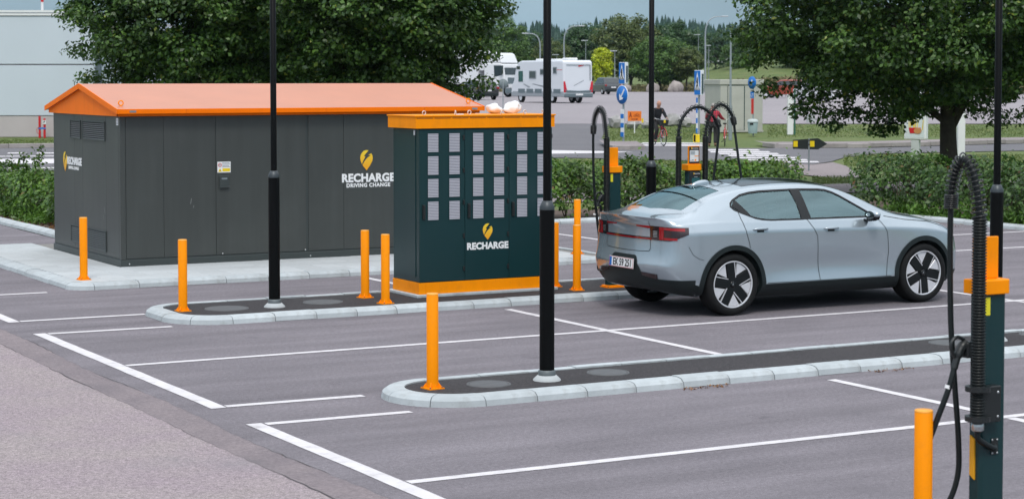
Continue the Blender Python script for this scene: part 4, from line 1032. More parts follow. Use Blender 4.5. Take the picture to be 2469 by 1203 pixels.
def patch(name, mode, cols, off, material, parent=None, nv=4, back=0.012, smooth=True, flatn=None):
    """cols: (u, v0, v1); panel that follows the body surface, offset outwards"""
    parent = parent or car
    g = []
    for (u, v0, v1) in cols:
        row = []
        for k in range(nv+1):
            p, n = cast(mode, u, v0+(v1-v0)*k/nv)
            row.append(None if p is None else (p+n*off, p-n*back))
        g.append(row)
    b = MB(); V = []; ids = {}
    for i, row in enumerate(g):
        for k, q in enumerate(row):
            if q is None: continue
            ids[(i, k, 0)] = len(V); V.append(q[0]); ids[(i, k, 1)] = len(V); V.append(q[1])
    F = []; edges = {}
    nu = len(g)
    for i in range(nu-1):
        for k in range(nv):
            c = [(i, k), (i+1, k), (i+1, k+1), (i, k+1)]
            if all((a, q, 0) in ids for a, q in c):
                F.append([ids[(a, q, 0)] for a, q in c])
                for m in range(4):
                    e = (c[m], c[(m+1) % 4])
                    if (e[1], e[0]) in edges: del edges[(e[1], e[0])]
                    else: edges[e] = 1
    if not F: print('empty patch', name); return None
    b.add(V, F, 0, smooth)
    b.add(V, [(ids[(*e[0], 0)], ids[(*e[0], 1)], ids[(*e[1], 1)], ids[(*e[1], 0)]) for e in edges], 0, False)
    me = b.mesh(name, material); bm = bmesh.new(); bm.from_mesh(me); bmesh.ops.remove_doubles(bm, verts=bm.verts[:], dist=1e-6); bmesh.ops.recalc_face_normals(bm, faces=bm.faces[:]); bm.to_mesh(me); bm.free()
    try: me.set_sharp_from_angle(angle=R(45))
    except Exception: pass
    return link(name, me, parent)
def poly_cols(poly, n=24, inset=0.0):
    """outline (x,z) -> columns"""
    x0, x1 = min(p[0] for p in poly), max(p[0] for p in poly); out = []
    xs = sorted(set([x0+1e-4+(x1-x0-2e-4)*k/n for k in range(n+1)] + [p[0]+d for p in poly for d in (-1e-4, 1e-4) if x0 < p[0]+d < x1]))
    for x in xs:
        zz = []
        for a, b_ in zip(poly, poly[1:]+poly[:1]):
            if (a[0]-x)*(b_[0]-x) < 0: zz.append(a[1]+(b_[1]-a[1])*(x-a[0])/(b_[0]-a[0]))
        if len(zz) >= 2: out.append((x, min(zz)-inset, max(zz)+inset))
    return out
def grow(poly, d):
    c = Vector((sum(p[0] for p in poly)/len(poly), sum(p[1] for p in poly)/len(poly))); o = []
    n = len(poly)
    for i in range(n):
        a, p, b_ = Vector(poly[i-1]), Vector(poly[i]), Vector(poly[(i+1) % n])
        n1 = Vector(((p-a).y, -(p-a).x)).normalized(); n2 = Vector(((b_-p).y, -(b_-p).x)).normalized()
        if n1.dot(p-c) < 0: n1 = -n1
        if n2.dot(p-c) < 0: n2 = -n2
        m = (n1+n2).normalized(); o.append(tuple(p+m*min(d/max(0.35, m.dot(n1)), d*2)))
    return o
def ringpatch(name, side, poly, wd, off, material, parent=None):
    """band round an outline, following the body"""
    out = grow(poly, wd); n = len(poly); b = MB(); V = []; F = []
    P0 = []; P1 = []
    for a, a2, o, o2 in zip(poly, poly[1:]+poly[:1], out, out[1:]+out[:1]):
        for k in range(6):
            t = k/6; P0.append((a[0]+(a2[0]-a[0])*t, a[1]+(a2[1]-a[1])*t)); P1.append((o[0]+(o2[0]-o[0])*t, o[1]+(o2[1]-o[1])*t))
    for p, q in zip(P0, P1):
        for r_, of in ((p, -0.02), (p, off), (q, off), (q, -0.004)):
            h, nn = cast(side, *r_)
            V.append(h+nn*of)
    m = len(P0)
    for i in range(m):
        j = (i+1) % m
        for k in range(3): F.append((i*4+k, i*4+k+1, j*4+k+1, j*4+k))
    b.add(V, F, 0, True); me = b.mesh(name, material)
    bm = bmesh.new(); bm.from_mesh(me); bmesh.ops.recalc_face_normals(bm, faces=bm.faces[:]); bm.to_mesh(me); bm.free()
    try: me.set_sharp_from_angle(angle=R(40))
    except Exception: pass
    return link(name, me, parent or car)
def seam(side, pts, wd=0.007, parent=None, name='panel_seam'):
    """thin dark strip along a 2D polyline"""
    us = 0.0157 if side == 'C' else 1.0
    P = []
    for a, b_ in zip(pts[:-1], pts[1:]):
        for k in range(8): P.append((a[0]+(b_[0]-a[0])*k/8, a[1]+(b_[1]-a[1])*k/8))
    P.append(pts[-1]); V = []; F = []
    for i, p in enumerate(P):
        q0, q1 = P[max(i-1, 0)], P[min(i+1, len(P)-1)]; d = Vector(((q1[0]-q0[0])*us, q1[1]-q0[1])).normalized(); n = Vector((-d.y, d.x))*wd/2
        for sg in (1, -1):
            h, nn = cast(side, p[0]+n.x*sg/us, p[1]+n.y*sg)
            if h is None: h, nn = cast(side, *p)
            V.append(h+nn*0.0022)
    for i in range(len(P)-1): F.append((2*i, 2*i+1, 2*i+3, 2*i+2))
    b = MB(); b.add(V, F, 0); return b.build(name, SEAMM, parent or car)
for side, s_ in (('R', -1), ('L', 1)):
    # window surrounds and glass
    for g_, nm in ((rearglass, 'rear'), (frontglass, 'front')):
        ringpatch('window_trim', side, g_, 0.017, 0.004, CGLOSS)
        w_ = patch('side_window', side, poly_cols(grow(g_, 0.004), 20), -0.004, CGLASS, nv=5, back=0.006)
    patch('pillar_trim', side, [(1.005+0.115*(1-k/6)-0.002, 0, 0) for k in range(0)] or poly_cols([(.968,1.374),(1.102,1.374),(1.119,1.037),(.978,1.037)], 10), 0.0046, CGLOSS, nv=6)
    patch('quarter_trim', side, poly_cols([(.084,1.207),(.14,1.258),(.17,1.270),(.29,1.104),(.18,1.146)], 8), 0.0015, CGLOSS, nv=4)
    # doors: slightly proud panels separated by seams
    d1 = [(.555,1.06),(.50,.95),(.42,.80),(.405,.62),(.43,.50),(.47,.39),(.52,.345),(1.245,.345),(1.215,.60),(1.20,.85),(1.165,1.055)]
    seam(side, [(.135,1.145),(.14,1.06),(.165,.92),(.205,.80),(.215,.748)])
    seam(side, [(1.048,1.045),(1.075,1.0),(1.165,.85),(1.185,.62),(1.205,.42),(1.21,.34)])
    seam(side, [(2.06,1.04),(2.12,.96),(2.18,.85),(2.20,.62),(2.18,.42),(2.17,.34)])
    seam(side, [(.47,.345),(1.2,.342),(2.24,.342)], 0.006)
    seam(side, [(2.20,1.035),(2.5,.985),(2.85,.95),(3.1,.885),(3.28,.80)], 0.006)     # bonnet edge
    seam(side, [(-.58,.79),(-.53,.70),(-.46,.655),(-.40,.64)], 0.005)                      # bumper joint
    patch('sill_cladding', side, [(x, .195, .335) for x in [.40+1.93*k/24 for k in range(25)]], 0.010, CDARK, nv=3)
    for cx, a0, a1 in ((0, -22, 200), (WB, -16, 202)):
        patch('wheel_arch_trim', 'A'+side+str(cx), [(a0+(a1-a0)*k/40, .386, .440) for k in range(41)], 0.011, CDARK, nv=2, back=0.05)
    patch('rear_flank_cladding', side, [(x, .215, .41-0.02*k) for k, x in enumerate([-.63,-.56,-.49,-.43])], 0.009, CDARK, nv=3)
    # handles
    for hx, hz in ((.36, .950), (1.36, .925)):
        c0, n0 = cast(side, hx, hz)
        b = MB(); b.tube([c0+Vector((-.095, 0, 0))+n0*0.010, c0+Vector((-.085, 0, 0))+n0*0.022, c0+Vector((.085, 0, .0))+n0*0.022, c0+Vector((.095, 0, 0))+n0*0.010], [0.008, 0.013, 0.013, 0.008], 8); b.build('door_handle', CPAINT, car)
        patch('handle_recess', side, [(hx-.05+.012*k, hz-.030, hz-.008) for k in range(9)], 0.002, CDARK, nv=2)
    # mirror
    m0, mn = cast(side, 1.9, 1.0)
    me_ = blob('mirror', .062, .105, .052, 3, CPAINT, 0.0, 1.0, 3, 0.25); mo = link('mirror', me_, car, (1.905, s_*0.985, 1.072)); mo.rotation_euler = (0, 0, s_*-0.15)
    b = MB(); b.box(1.865, 1.945, min(s_*0.85, s_*0.97), max(s_*0.85, s_*0.97), 0.992, 1.017, ch=0.008); b.build('mirror_foot', CGLOSS, car)
    link('mirror_housing', blob('mirror_housing', .060, .100, .050, 4, CGLOSS, 0.0, 1.0, 2), mo, (0.0, 0, -0.028))
    b = MB(); b.lathe([(0.0, 0), (0.062, 0.0), (0.066, 0.008)], 20, M=Matrix.Translation((1.855, s_*0.99, 1.067)) @ Matrix.Scale(1.3, 4, (0, 1, 0)) @ Matrix.Scale(0.7, 4, (0, 0, 1)) @ Matrix.Rotation(R(-90), 4, 'Y')); b.build('mirror_glass', GLASSD, car)
# glazing front and rear, roof glass
def top_outline(poly, n=16):
    return poly_cols(poly, n)
patch('rear_window', 'T', top_outline(RW), -0.003, CGLASS, nv=10, back=0.004)
patch('windscreen', 'T', top_outline(WS), -0.003, CGLASS, nv=10, back=0.004)
patch('roof_glass', 'T', [(.42+1.12*k/16, -.46, .46) for k in range(17)], 0.0025, CGLOSS, nv=8)
patch('wiper_cowl', 'T', [(2.36+.02*k, -.60+.01*k, -.10) for k in range(6)], 0.003, CDARK, nv=6)
# tail: lamps, light bar, lid seams, plate, lower bumper
def block(a0, a1, z0, z1, z0e, n=12):
    return [(a0+(a1-a0)*k/n, z0, z1-(0.0 if k < n-1 else 0.0)) for k in range(n+1)]
for sg in (1, -1):
    cols = []
    for k in range(15):
        t = k/14; a = 33+28.5*t; lo = .850+ (0.0 if t < .62 else (t-.62)/.38*.075); hi = 1.008-0.010*t; cols.append((sg*a, lo, hi))
    patch('tail_lamp', 'C', cols, 0.006, TAILD, nv=4)
    patch('lamp_blade', 'C', [(sg*(41.5+3.6*k/4), .858, 1.0) for k in range(5)], 0.0095, TAILR, nv=4)
    patch('lamp_blade', 'C', [(sg*(45+14*k/8), .972-.002*k, .998-.010*k/8) for k in range(9)], 0.0095, TAILR, nv=2)
    patch('lamp_blade', 'C', [(sg*(45.5+9*k/6), .858, .884) for k in range(7)], 0.009, TAILR, nv=2)
    patch('lamp_reflector', 'C', [(sg*(35.5+5*k/4), .878, .965) for k in range(5)], 0.0085, CGLOSS, nv=3)
    for k in range(5):
        patch('lamp_louvre', 'C', [(sg*(36+1.3*m), .885+.0150*k, .8925+.0150*k) for m in range(4)], 0.0105, STEEL, nv=1)
    patch('lamp_arm', 'C', [(sg*(16+17*k/8), .978+.012*(1-k/8), 1.004) for k in range(9)], 0.006, TAILR, nv=2)
    patch('rear_reflector', 'C', [(sg*(25+15*k/8), .455-.004*k, .492-.002*k) for k in range(9)], 0.012, TAILD, nv=2)
patch('light_bar', 'C', [(-33+66*k/30, .850, .880) for k in range(31)], 0.006, TAILD, nv=2)
patch('lamp_blade', 'C', [(-34+68*k/30, .854, .866) for k in range(31)], 0.0085, TAILR, nv=1)
seam('C', [(-31.5,1.06),(-32.2,.99),(-32.6,.86),(-33,.75),(-31.5,.722),(-20,.715),(0,.712),(20,.715),(31.5,.722),(33,.75),(32.6,.86),(32.2,.99),(31.5,1.06)], 0.007)
cols = []
for k in range(61):
    a = -66+132*k/60; aa = abs(a)
    top = .665 if aa < 17 else (.665-(aa-17)/8*.20 if aa < 25 else (.465-(aa-25)/15*.045 if aa < 40 else .42))
    cols.append((a, .285 if aa < 45 else .285-.05*(aa-45)/21, top))
patch('lower_bumper', 'C', cols, 0.008, CDARK, nv=6)
plate = MB(); plate.box(-0.008, 0, -.252, .252, -.057, .057, ch=0.002); p0, n0 = cast('B', 0, .565)
pl = plate.build('number_plate', WHITEP, car); pl.location = (p0.x-0.012, 0, .568); pl.rotation_euler = (0, R(4), 0)
b = MB()
for (y0_, y1_, z0_, z1_) in ((-.248, .248, .050, .0535), (-.248, .248, -.0535, -.050), (-.248, -.2445, -.0499, .0499), (.2445, .248, -.0499, .0499)): b.box(-0.0095, -0.0082, y0_, y1_, z0_, z1_)
b.build('plate_border', REDP, pl)
b = MB(); b.box(-0.0095, -0.0082, .203, .243, -.0495, .0495); b.build('plate_band', BLUES, pl)
add_text('EK 59 251', 0.112, 'lettering', BLACKP, pl, (-0.0082, -0.022, -0.037), SIDE, extrude=0.0012, bold=0.0022, xs=0.83)
# deck lip, emblem, antenna fin
p_, n_ = cast('T', .30, 0)
link('antenna_fin', blob('antenna_fin', .125, .032, .045, 2, CPAINT, 0.0, 1.0, 3), car, (.17, 0, cast('T', .17, 0)[0].z+.012)).rotation_euler = (0, R(-10), 0)
# nose: lamps and lower grille
for sg in (1, -1):
    patch('headlamp', 'N', [(sg*(30+34*k/12), .70+.004*k, .79+.003*k) for k in range(13)], 0.006, CGLOSS, nv=3)
    patch('headlamp_blade', 'N', [(sg*(32+26*k/10), .765+.004*k, .782+.004*k) for k in range(11)], 0.009, WHITEG, nv=1)
patch('lower_grille', 'N', [(-60+120*k/40, .25, .36) for k in range(41)], 0.008, CDARK, nv=3)
# wheels
def make_wheel():
    w_ = MB()
    w_.lathe([(.243, .105), (.246, .113), (.240, .116), (.232, .111)], 48, caps=False)
    w_.lathe([(.2335, .112), (.2325, .10), (.232, -.08)], 40, caps=False)
    return w_
ty = MB(); ty.lathe([(.258, -.105), (.270, -.120), (.315, -.122), (.338, -.108), (.3475, -.085), (.349, 0), (.3475, .085), (.338, .108), (.315, .1225), (.290, .125), (.270, .119), (.2605, .106)], 56, caps=False)
for k in range(3): ty.lathe([(.3495, -.05+.05*k-.004), (.3515, -.05+.05*k), (.3495, -.05+.05*k+.004)], 48, caps=False)
RX = Matrix.Rotation(R(90), 4, 'X')      # local Z -> -Y (outer face towards -Y)
tym = ty.mesh('tyre', TYRE); rimm = make_wheel().mesh('rim', ALU)
dk = MB(); dk.lathe([(.2315, .060), (.05, .060), (.0, .060)], 40); dkm = dk.mesh('brake_shadow_disc', mat('brake_shadow', (0.02, 0.021, 0.022), 0.6))  # dark disc stands in for the shadow behind the spokes
sp_meshes = []
for k in range(5):
    a = R(98+72*k); M = Matrix.Rotation(a, 4, 'Z')
    b = MB(); b.prism([(.0, -.046), (.226, -.048), (.230, .050), (.02, .050)], .088, .103, 'z', M=M)
    sp_meshes.append(('spoke', b.mesh('spoke', mat('spoke_black', (0.006,0.008,0.009), 0.3, spec=0.3), bevel=0.003, seg=1)))
    b = MB(); t0 = [(.066, -.050), (.2265, -.0555), (.2265, -.0475), (.066, -.0425)]
    b.prism(t0, .090, .106, 'z', M=M); sp_meshes.append(('spoke_edge', b.mesh('spoke_edge', ALU)))
    # silver blade filling the bay to the next spoke
    pts = [(.080, .060)]
    for q in range(7): 
        an = R(15.5+(59-15.5-9)*q/6); pts.append((.229*math.cos(an), .229*math.sin(an)))
    b = MB(); b.prism(pts, .078, .097, 'z', M=M); sp_meshes.append(('blade', b.mesh('blade', ALU, bevel=0.002, seg=1)))
    b = MB()
    arc = [(.2285*math.cos(R(-11+19*q/6)), .2285*math.sin(R(-11+19*q/6))) for q in range(7)]+[(.2325*math.cos(R(8-19*q/6)), .2325*math.sin(R(8-19*q/6))) for q in range(7)]
    b.prism(arc, .092, .107, 'z', M=M); sp_meshes.append(('spoke_tip', b.mesh('spoke_tip', ALU)))
hb = MB(); hb.lathe([(.034, .100), (.033, .108), (0, .1085)], 20); hbm = hb.mesh('hub_cap', CGLOSS)
star = MB(); star.prism([(0, .017), (.0035, .0035), (.011, 0), (.0035, -.0035), (0, -.017), (-.0035, -.0035), (-.011, 0), (-.0035, .0035)], .1086, .1095); stm = star.mesh('hub_star', STEEL)
for (cx, s_) in ((0, -1), (0, 1), (WB, -1), (WB, 1)):
    wh = link('wheel', rimm, car, (cx, s_*0.795, WZ))
    wh.rotation_euler = (R(90), R(37*(1 if cx else 0)), 0) if s_ < 0 else (R(-90), 0, 0)
    wh.scale = (1.075, 1.075, 1.0); link('tyre', tym, wh).scale = (1/1.075, 1/1.075, 1.0); link('brake_shadow_disc', dkm, wh); link('hub_cap', hbm, wh); link('hub_star', stm, wh)
    for n_, m_ in sp_meshes: link(n_, m_, wh)
# cabin: seats, wheel, dashboard
for (sx, sy_) in ((1.22, -.36), (1.22, .36), (.42, -.36), (.42, .36)):
    b = MB(); b.box(-.09, .05, -.23, .23, -.10, .24, ch=0.045, M=Matrix.Rotation(R(-14), 4, 'Y')); b.box(-.13, -.03, -.13, .13, .235, .375, ch=0.04, M=Matrix.Rotation(R(-8), 4, 'Y'))
    b.build('seat', CSEAT, car, loc=(sx, sy_, .93+.01))
b = MB(); b.tube([(.17*math.cos(R(t)), .17*math.sin(R(t)), 0) for t in range(0, 361, 20)], .014, 6, caps=False); swo = b.build('steering_wheel', CINT, car, loc=(1.80, .36, 1.03)); swo.rotation_euler = (0, R(-65), 0)
b = MB(); b.box(1.92, 2.22, -.54, .54, .931, 1.02, ch=0.03); b.build('dashboard', CINT, car)
# ================================================================== vegetation
RNG = np.random.default_rng(7)
def leaves_mesh(name, C, Nn, size, material, asp=0.62, fold=0.25, jit=0.35):
    """C: (n,3) positions, Nn: (n,3) facing; one folded leaf each"""
    n = len(C)
    Nn = Nn + RNG.normal(0, jit, (n, 3)); Nn /= np.linalg.norm(Nn, axis=1, keepdims=True)+1e-9
    A = RNG.normal(0, 1, (n, 3)); A -= Nn*(A*Nn).sum(1, keepdims=True); A /= np.linalg.norm(A, axis=1, keepdims=True)+1e-9
    B = np.cross(Nn, A)
    sz = (size*RNG.uniform(0.55, 1.5, n))[:, None]
    v = np.empty((n, 4, 3))
    v[:, 0] = C - A*sz*0.5
    v[:, 1] = C + A*sz*0.08 + B*sz*asp*0.5 + Nn*sz*fold*0.3
    v[:, 2] = C + A*sz*0.5 - Nn*sz*fold*0.25
    v[:, 3] = C + A*sz*0.08 - B*sz*asp*0.5 + Nn*sz*fold*0.3
    me = bpy.data.meshes.new(name)
    me.vertices.add(n*4); me.vertices.foreach_set('co', v.reshape(-1).astype(np.float32))
    me.loops.add(n*4); me.loops.foreach_set('vertex_index', np.arange(n*4, dtype=np.int32))
    me.polygons.add(n); me.polygons.foreach_set('loop_start', np.arange(0, n*4, 4, dtype=np.int32)); me.polygons.foreach_set('loop_total', np.full(n, 4, dtype=np.int32))
    me.materials.append(material); me.update(calc_edges=True); me.validate()
    return me
def crown_points(center, rad, nclump, per, clump_r, seed, zmin=None, shell=0.35, lumps=6):
    g = np.random.default_rng(seed)
    d = g.normal(0, 1, (nclump*3, 3)); d /= np.linalg.norm(d, axis=1, keepdims=True)
    # uneven hull: radius varies with direction
    ld = g.normal(0, 1, (lumps, 3)); ld /= np.linalg.norm(ld, axis=1, keepdims=True); la = g.uniform(-0.22, 0.22, lumps)
    hull = 0.92 + sum(a*np.exp(3.5*((d*l).sum(1)-1)) for l, a in zip(ld, la))
    rr = (shell + (1-shell)*g.uniform(0, 1, len(d))**0.45)*hull
    cc = np.array(center) + d*rr[:, None]*np.array(rad)
    if zmin is not None: keep = cc[:, 2] > zmin+g.uniform(-0.35, 0.45, len(cc)); cc = cc[keep]; d = d[keep]
    cc = cc[:nclump]; d = d[:nclump]
    P = []; Q = []
    for c, dd in zip(cc, d):
        k = int(per*g.uniform(0.6, 1.4)); r = clump_r*g.uniform(0.6, 1.35)
        o = g.normal(0, 1, (k, 3)); o /= np.linalg.norm(o, axis=1, keepdims=True); o *= (g.uniform(0.15, 1, k)**0.6)[:, None]
        o[:, 2] *= 0.62
        p = c + o*r; p[:, 2] -= 0.25*r*(o[:, 0]**2+o[:, 1]**2)
        P.append(p); nn = o*0.8 + dd*0.35 + np.array([0, 0, 0.75]); Q.append(nn)
    return np.concatenate(P), np.concatenate(Q), cc
def tree(name, base, label, cat, trunk_h, trunk_r, center, rad, nclump, per, clump_r, leaf, material, seed, zmin=None, group=None, extra=(), limbs=9, shell=0.35, bark=BARK, jit=0.5):
    t = thing(name, base, 0, label, cat, group)
    P, Q, cc = crown_points(center, rad, nclump, per, clump_r, seed, zmin, shell)
    for (dx, z_, r_, n_) in extra:
        gq = np.random.default_rng(int(1000+dx*37)); o_ = gq.normal(0, 1, (n_, 3)); o_ /= np.linalg.norm(o_, axis=1, keepdims=True); o_ *= (gq.uniform(.1, 1, n_)**.6)[:, None]; o_[:, 2] *= .55
        P = np.concatenate([P, np.array([RT.x*dx, RT.y*dx, z_])+o_*r_]); Q = np.concatenate([Q, o_+np.array([0, 0, .7])])
    link('crown', leaves_mesh('crown', P, Q, leaf, material, jit=jit), t)
    rr = random.Random(seed); b = MB()
    b.tube([(0, 0, -0.1), (0.01, 0, 0.12), (rr.uniform(-.05, .05), rr.uniform(-.05, .05), trunk_h*0.5), (rr.uniform(-.1, .1), rr.uniform(-.1, .1), trunk_h), (center[0]*0.6, center[1]*0.6, center[2]+rad[2]*0.5)],
           [trunk_r*1.35, trunk_r*1.08, trunk_r*0.92, trunk_r*0.78, trunk_r*0.15], 12)
    tr = b.build('trunk', bark, t)
    b = MB()
    idx = list(range(len(cc))); rr.shuffle(idx)
    for k in idx[:limbs]:
        e = Vector(cc[k]); h = trunk_h*rr.uniform(0.75, 1.25); s = Vector((0, 0, h)); m = s.lerp(e, 0.5)+Vector((0, 0, rr.uniform(0.0, 0.5)))
        b = MB(); b.tube(bez([s, m, e], 5), [trunk_r*0.42*(1-0.085*q) for q in range(11)], 6); b.build('limb', bark, t)
    return t
def at(s, px):
    p = lat(s, (px-CX)/FPX*s); return p
def tz(s, px): return terr(s, (px-CX)/FPX*s)
# two big maples behind the kiosk and one at the right
p = at(49, 475); tree('maple_tree', (p.x, p.y, 0), 'broad dark green tree behind the left half of the kiosk roof', 'tree', 2.2, 0.2, (0, 0, 5.0), (3.35, 3.2, 3.1), 560, 240, 0.56, 0.108, LEAF, 3, zmin=2.35, group='broad trees', extra=[(2.0, 2.5, .6, 260), (2.6, 3.1, .7, 320), (2.3, 3.8, .7, 320), (2.9, 4.4, .7, 300), (1.2, 2.4, .6, 260), (-2.6, 2.7, .5, 180), (-2.9, 3.4, .5, 200), (-3.1, 4.3, .5, 200)])
p = at(48, 905); tree('maple_tree', (p.x, p.y, 0), 'broad dark green tree behind the kiosk, left of the white lorry', 'tree', 2.2, 0.2, (0, 0, 5.0), (3.3, 3.2, 3.2), 560, 240, 0.56, 0.108, LEAF, 4, zmin=2.15, group='broad trees', extra=[(2.2, 2.35, .5, 200), (2.6, 2.6, .45, 170), (2.7, 3.3, .5, 200), (2.75, 4.3, .5, 180), (1.5, 2.5, .5, 220), (0.6, 2.4, .5, 220), (-2.2, 2.6, .6, 260), (-2.6, 3.4, .7, 300)])
p = at(46.5, 2293); tree('maple_tree', (p.x, p.y, 0), 'broad dark green tree with thick trunk at the right edge', 'tree', 2.0, 0.225, (-0.55, 0.35, 4.75), (4.7, 4.7, 3.25), 560, 270, 0.60, 0.105, LEAF, 8, zmin=1.75, group='broad trees', limbs=14, extra=[(-3.0, 1.85, .5, 190), (-3.3, 2.15, .55, 220), (-2.5, 1.95, .45, 170), (-2.05, 1.85, .45, 170), (-1.6, 1.62, .4, 130), (-1.2, 1.8, .45, 170), (-4.3, 2.5, .5, 200), (-4.7, 3.1, .5, 190), (-4.95, 3.8, .5, 170), (-2.75, 1.6, .35, 110), (-1.75, 1.45, .32, 90), (-1.35, 1.5, .3, 80), (-3.6, 1.95, .4, 130), (1.2, 1.75, .5, 190), (1.9, 1.85, .5, 190), (-0.7, 2.0, .5, 200), (0.6, 2.0, .5, 200)])
def hedge(name, a, b_, width, height, n, label, leaf, material, seed, dens_low=0.35, twigs=40):
    g = np.random.default_rng(seed); a = Vector(a); b_ = Vector(b_); d = b_-a; L = d.length; ux = d/L; uy = Vector((-ux.y, ux.x))
    t = thing(name, (a.x, a.y, 0), 0, label, 'hedge', 'hedges round the car park')
    u = g.uniform(0, L, n); ph = g.uniform(0, 6, 4)
    top = height*(1+0.09*np.sin(u*1.3+ph[0])+0.08*np.sin(u*3.1+ph[1])+0.05*np.sin(u*7.3+ph[2]))
    zz = g.uniform(0, 1, n)**0.62; vv = g.uniform(-1, 1, n); vv = np.sign(vv)*np.abs(vv)**0.55
    w_ = width/2*(0.65+0.42*np.sin(np.pi*np.clip(zz*0.85+0.12, 0, 1)))*(1+0.14*np.sin(u*2.7+ph[3]))
    keep = g.uniform(0, 1, n) < np.clip(dens_low+(zz-0.12)*2.0, 0.08, 1)
    keep &= g.uniform(0, 1, n) < (0.70+0.30*np.sin(u*3.1+zz*5+ph[1])+0.25*np.sin(u*6.7-zz*9))
    u, zz, vv, w_, top = u[keep], zz[keep], vv[keep], w_[keep], top[keep]; k = len(u)
    z = zz*top+g.normal(0, 0.03, k)+(g.uniform(0, 1, k) > 0.97)*g.uniform(0, 0.25, k)
    P = np.stack([ux.x*u+uy.x*vv*w_, ux.y*u+uy.y*vv*w_, z], 1)+g.normal(0, 0.025, (k, 3))
    Q = np.stack([uy.x*vv, uy.y*vv, 0.6+zz*0.6], 1)
    link('foliage', leaves_mesh('foliage', P, Q, leaf, material, jit=0.55), t)
    rr = random.Random(seed)
    b = MB()
    for i in range(twigs):
        x = rr.uniform(0.1, L-0.1); y = rr.uniform(-0.3, 0.3)*width; p0 = ux*x+uy*y
        for q in range(2):
            p1 = p0+ux*rr.uniform(-.35, .35)+uy*rr.uniform(-.3, .3)
            b.tube([(p0.x, p0.y, 0), ((p0.x+p1.x)/2+rr.uniform(-.05, .05), (p0.y+p1.y)/2, height*0.45), (p1.x, p1.y, height*rr.uniform(0.8, 1.0))], [0.012, 0.008, 0.004], 5)
    o = b.build('twigs', mat('twig', (0.10, 0.078, 0.058), 0.9, var=0.3, vscale=8), t); o['kind'] = 'stuff'
    return t
hedge('hedge', (16.0, 32.9), (24.75, 32.9), 1.25, 1.0, 28000, 'leafy hedge along the back of the car park behind the chargers', 0.085, LEAF2, 21)
hedge('hedge', (26.25, 31.9), (26.25, 21.0), 1.5, 1.12, 32000, 'dark leafy hedge under the right hand tree', 0.085, leafmat('hedge_leaf_dark', (0.020, 0.062, 0.012), (0.085, 0.175, 0.028), (0.14, 0.06, 0.015)), 22, dens_low=0.6)
hedge('hedge', (10.75, 35.5), (10.75, 46.0), 1.3, 0.80, 20000, 'clipped green hedge left of the grey kiosk', 0.085, LEAF2, 23, dens_low=0.5)
# tall shoots above the left hedge
for (px, yt, lab) in ((88, 352, 'tall leafy shoot rising above the left hedge, nearer the kiosk'), (50, 368, 'shorter leafy shoot rising above the left hedge, further left')):
    s = 38.5; p = at(s, px); zt_ = EYE-(yt-187)/FPX*s
    t = thing('hedge_shoot', (p.x, p.y, 0), 0, lab, 'shoot', 'hedge shoots')
    b = MB(); b.tube([(0, 0, 0), (0.02, 0.01, zt_*0.6), (0.05, 0, zt_)], [0.01, 0.007, 0.003], 5); b.build('stem', mat('twig'), t)
    k = 150; g = np.random.default_rng(px); h = g.uniform(0.6, zt_, k); P = np.stack([0.05*h+g.normal(0, 0.06, k), g.normal(0, 0.06, k), h], 1); link('foliage', leaves_mesh('foliage', P, g.normal(0, 1, (k, 3))+np.array([0, 0, .6]), 0.075, LEAF2), t)
# low plants at the foot of the hedges (uncountable ground cover)
def cover(name, label, pts, h, leaf, material, seed):
    g = np.random.default_rng(seed); P = []; Q = []
    for (x, y, r, n, hh) in pts:
        o = g.normal(0, 1, (n, 2))*r*0.5; z = np.abs(g.normal(0, 1, n))*hh*0.55+0.02; P.append(np.stack([x+o[:, 0], y+o[:, 1], z], 1)); Q.append(np.stack([o[:, 0], o[:, 1], np.full(n, 0.5)], 1))
    o = link(name, leaves_mesh(name, np.concatenate(P), np.concatenate(Q), leaf, material, asp=0.3, jit=0.8)); tag(o, label, 'plants', kind='stuff'); return o
g = random.Random(3)
pts = [(25.5+g.uniform(-.12, .25), g.uniform(22, 30.6), 0.30, 90, 0.25) for _ in range(60)]
cover('ground_cover', 'bright green weeds at the foot of the right hedge', pts, 0.3, 0.11, leafmat('weed_leaf', (0.05, 0.13, 0.012), (0.11, 0.22, 0.03), None), 31)
pts = [(10.1+g.uniform(-.1, .25), g.uniform(36, 44), 0.30, 80, 0.2) for _ in range(40)]
cover('ground_cover', 'green weeds at the foot of the left hedge', pts, 0.3, 0.10, leafmat('weed_leaf'  , (0, 0, 0), (0, 0, 0)), 32)
# fallen leaves
def litter(name, label, boxes, n, size, seed, c1, c2):
    gg = np.random.default_rng(seed); P = []
    for (x0, x1, y0, y1, z) in boxes:
        k = n; P.append(np.stack([gg.uniform(x0, x1, k), gg.uniform(y0, y1, k), np.full(k, z)+gg.uniform(0, .012, k)], 1))
    P = np.concatenate(P); Q = np.tile([0, 0, 1.0], (len(P), 1))
    o = link(name, leaves_mesh(name, P, Q, size, leafmat(name+'_m', c1, c2, None, trans=0.1), jit=0.4, fold=0.5)); tag(o, label, 'fallen leaves', kind='stuff')
litter('fallen_leaves', 'dry brown leaves lying on the soil under the hedges', [(9.6, 10.6, 33, 42, 0.0), (17, 24.5, 31.85, 32.6, 0.0), (25.25, 26, 24, 31, 0.0)], 500, 0.07, 41, (0.16, 0.06, 0.02), (0.30, 0.15, 0.05))
litter('fallen_leaves', 'small orange leaf scraps blown along the kerbs', [(9.6, 10.1, 14.22, 14.33, 0.004), (11.7, 12.2, 14.22, 14.33, 0.004), (24.5, 24.98, 27.5, 30, 0.004), (13.0, 13.3, 14.22, 14.34, 0.004)], 60, 0.022, 42, (0.25, 0.09, 0.03), (0.38, 0.17, 0.06))
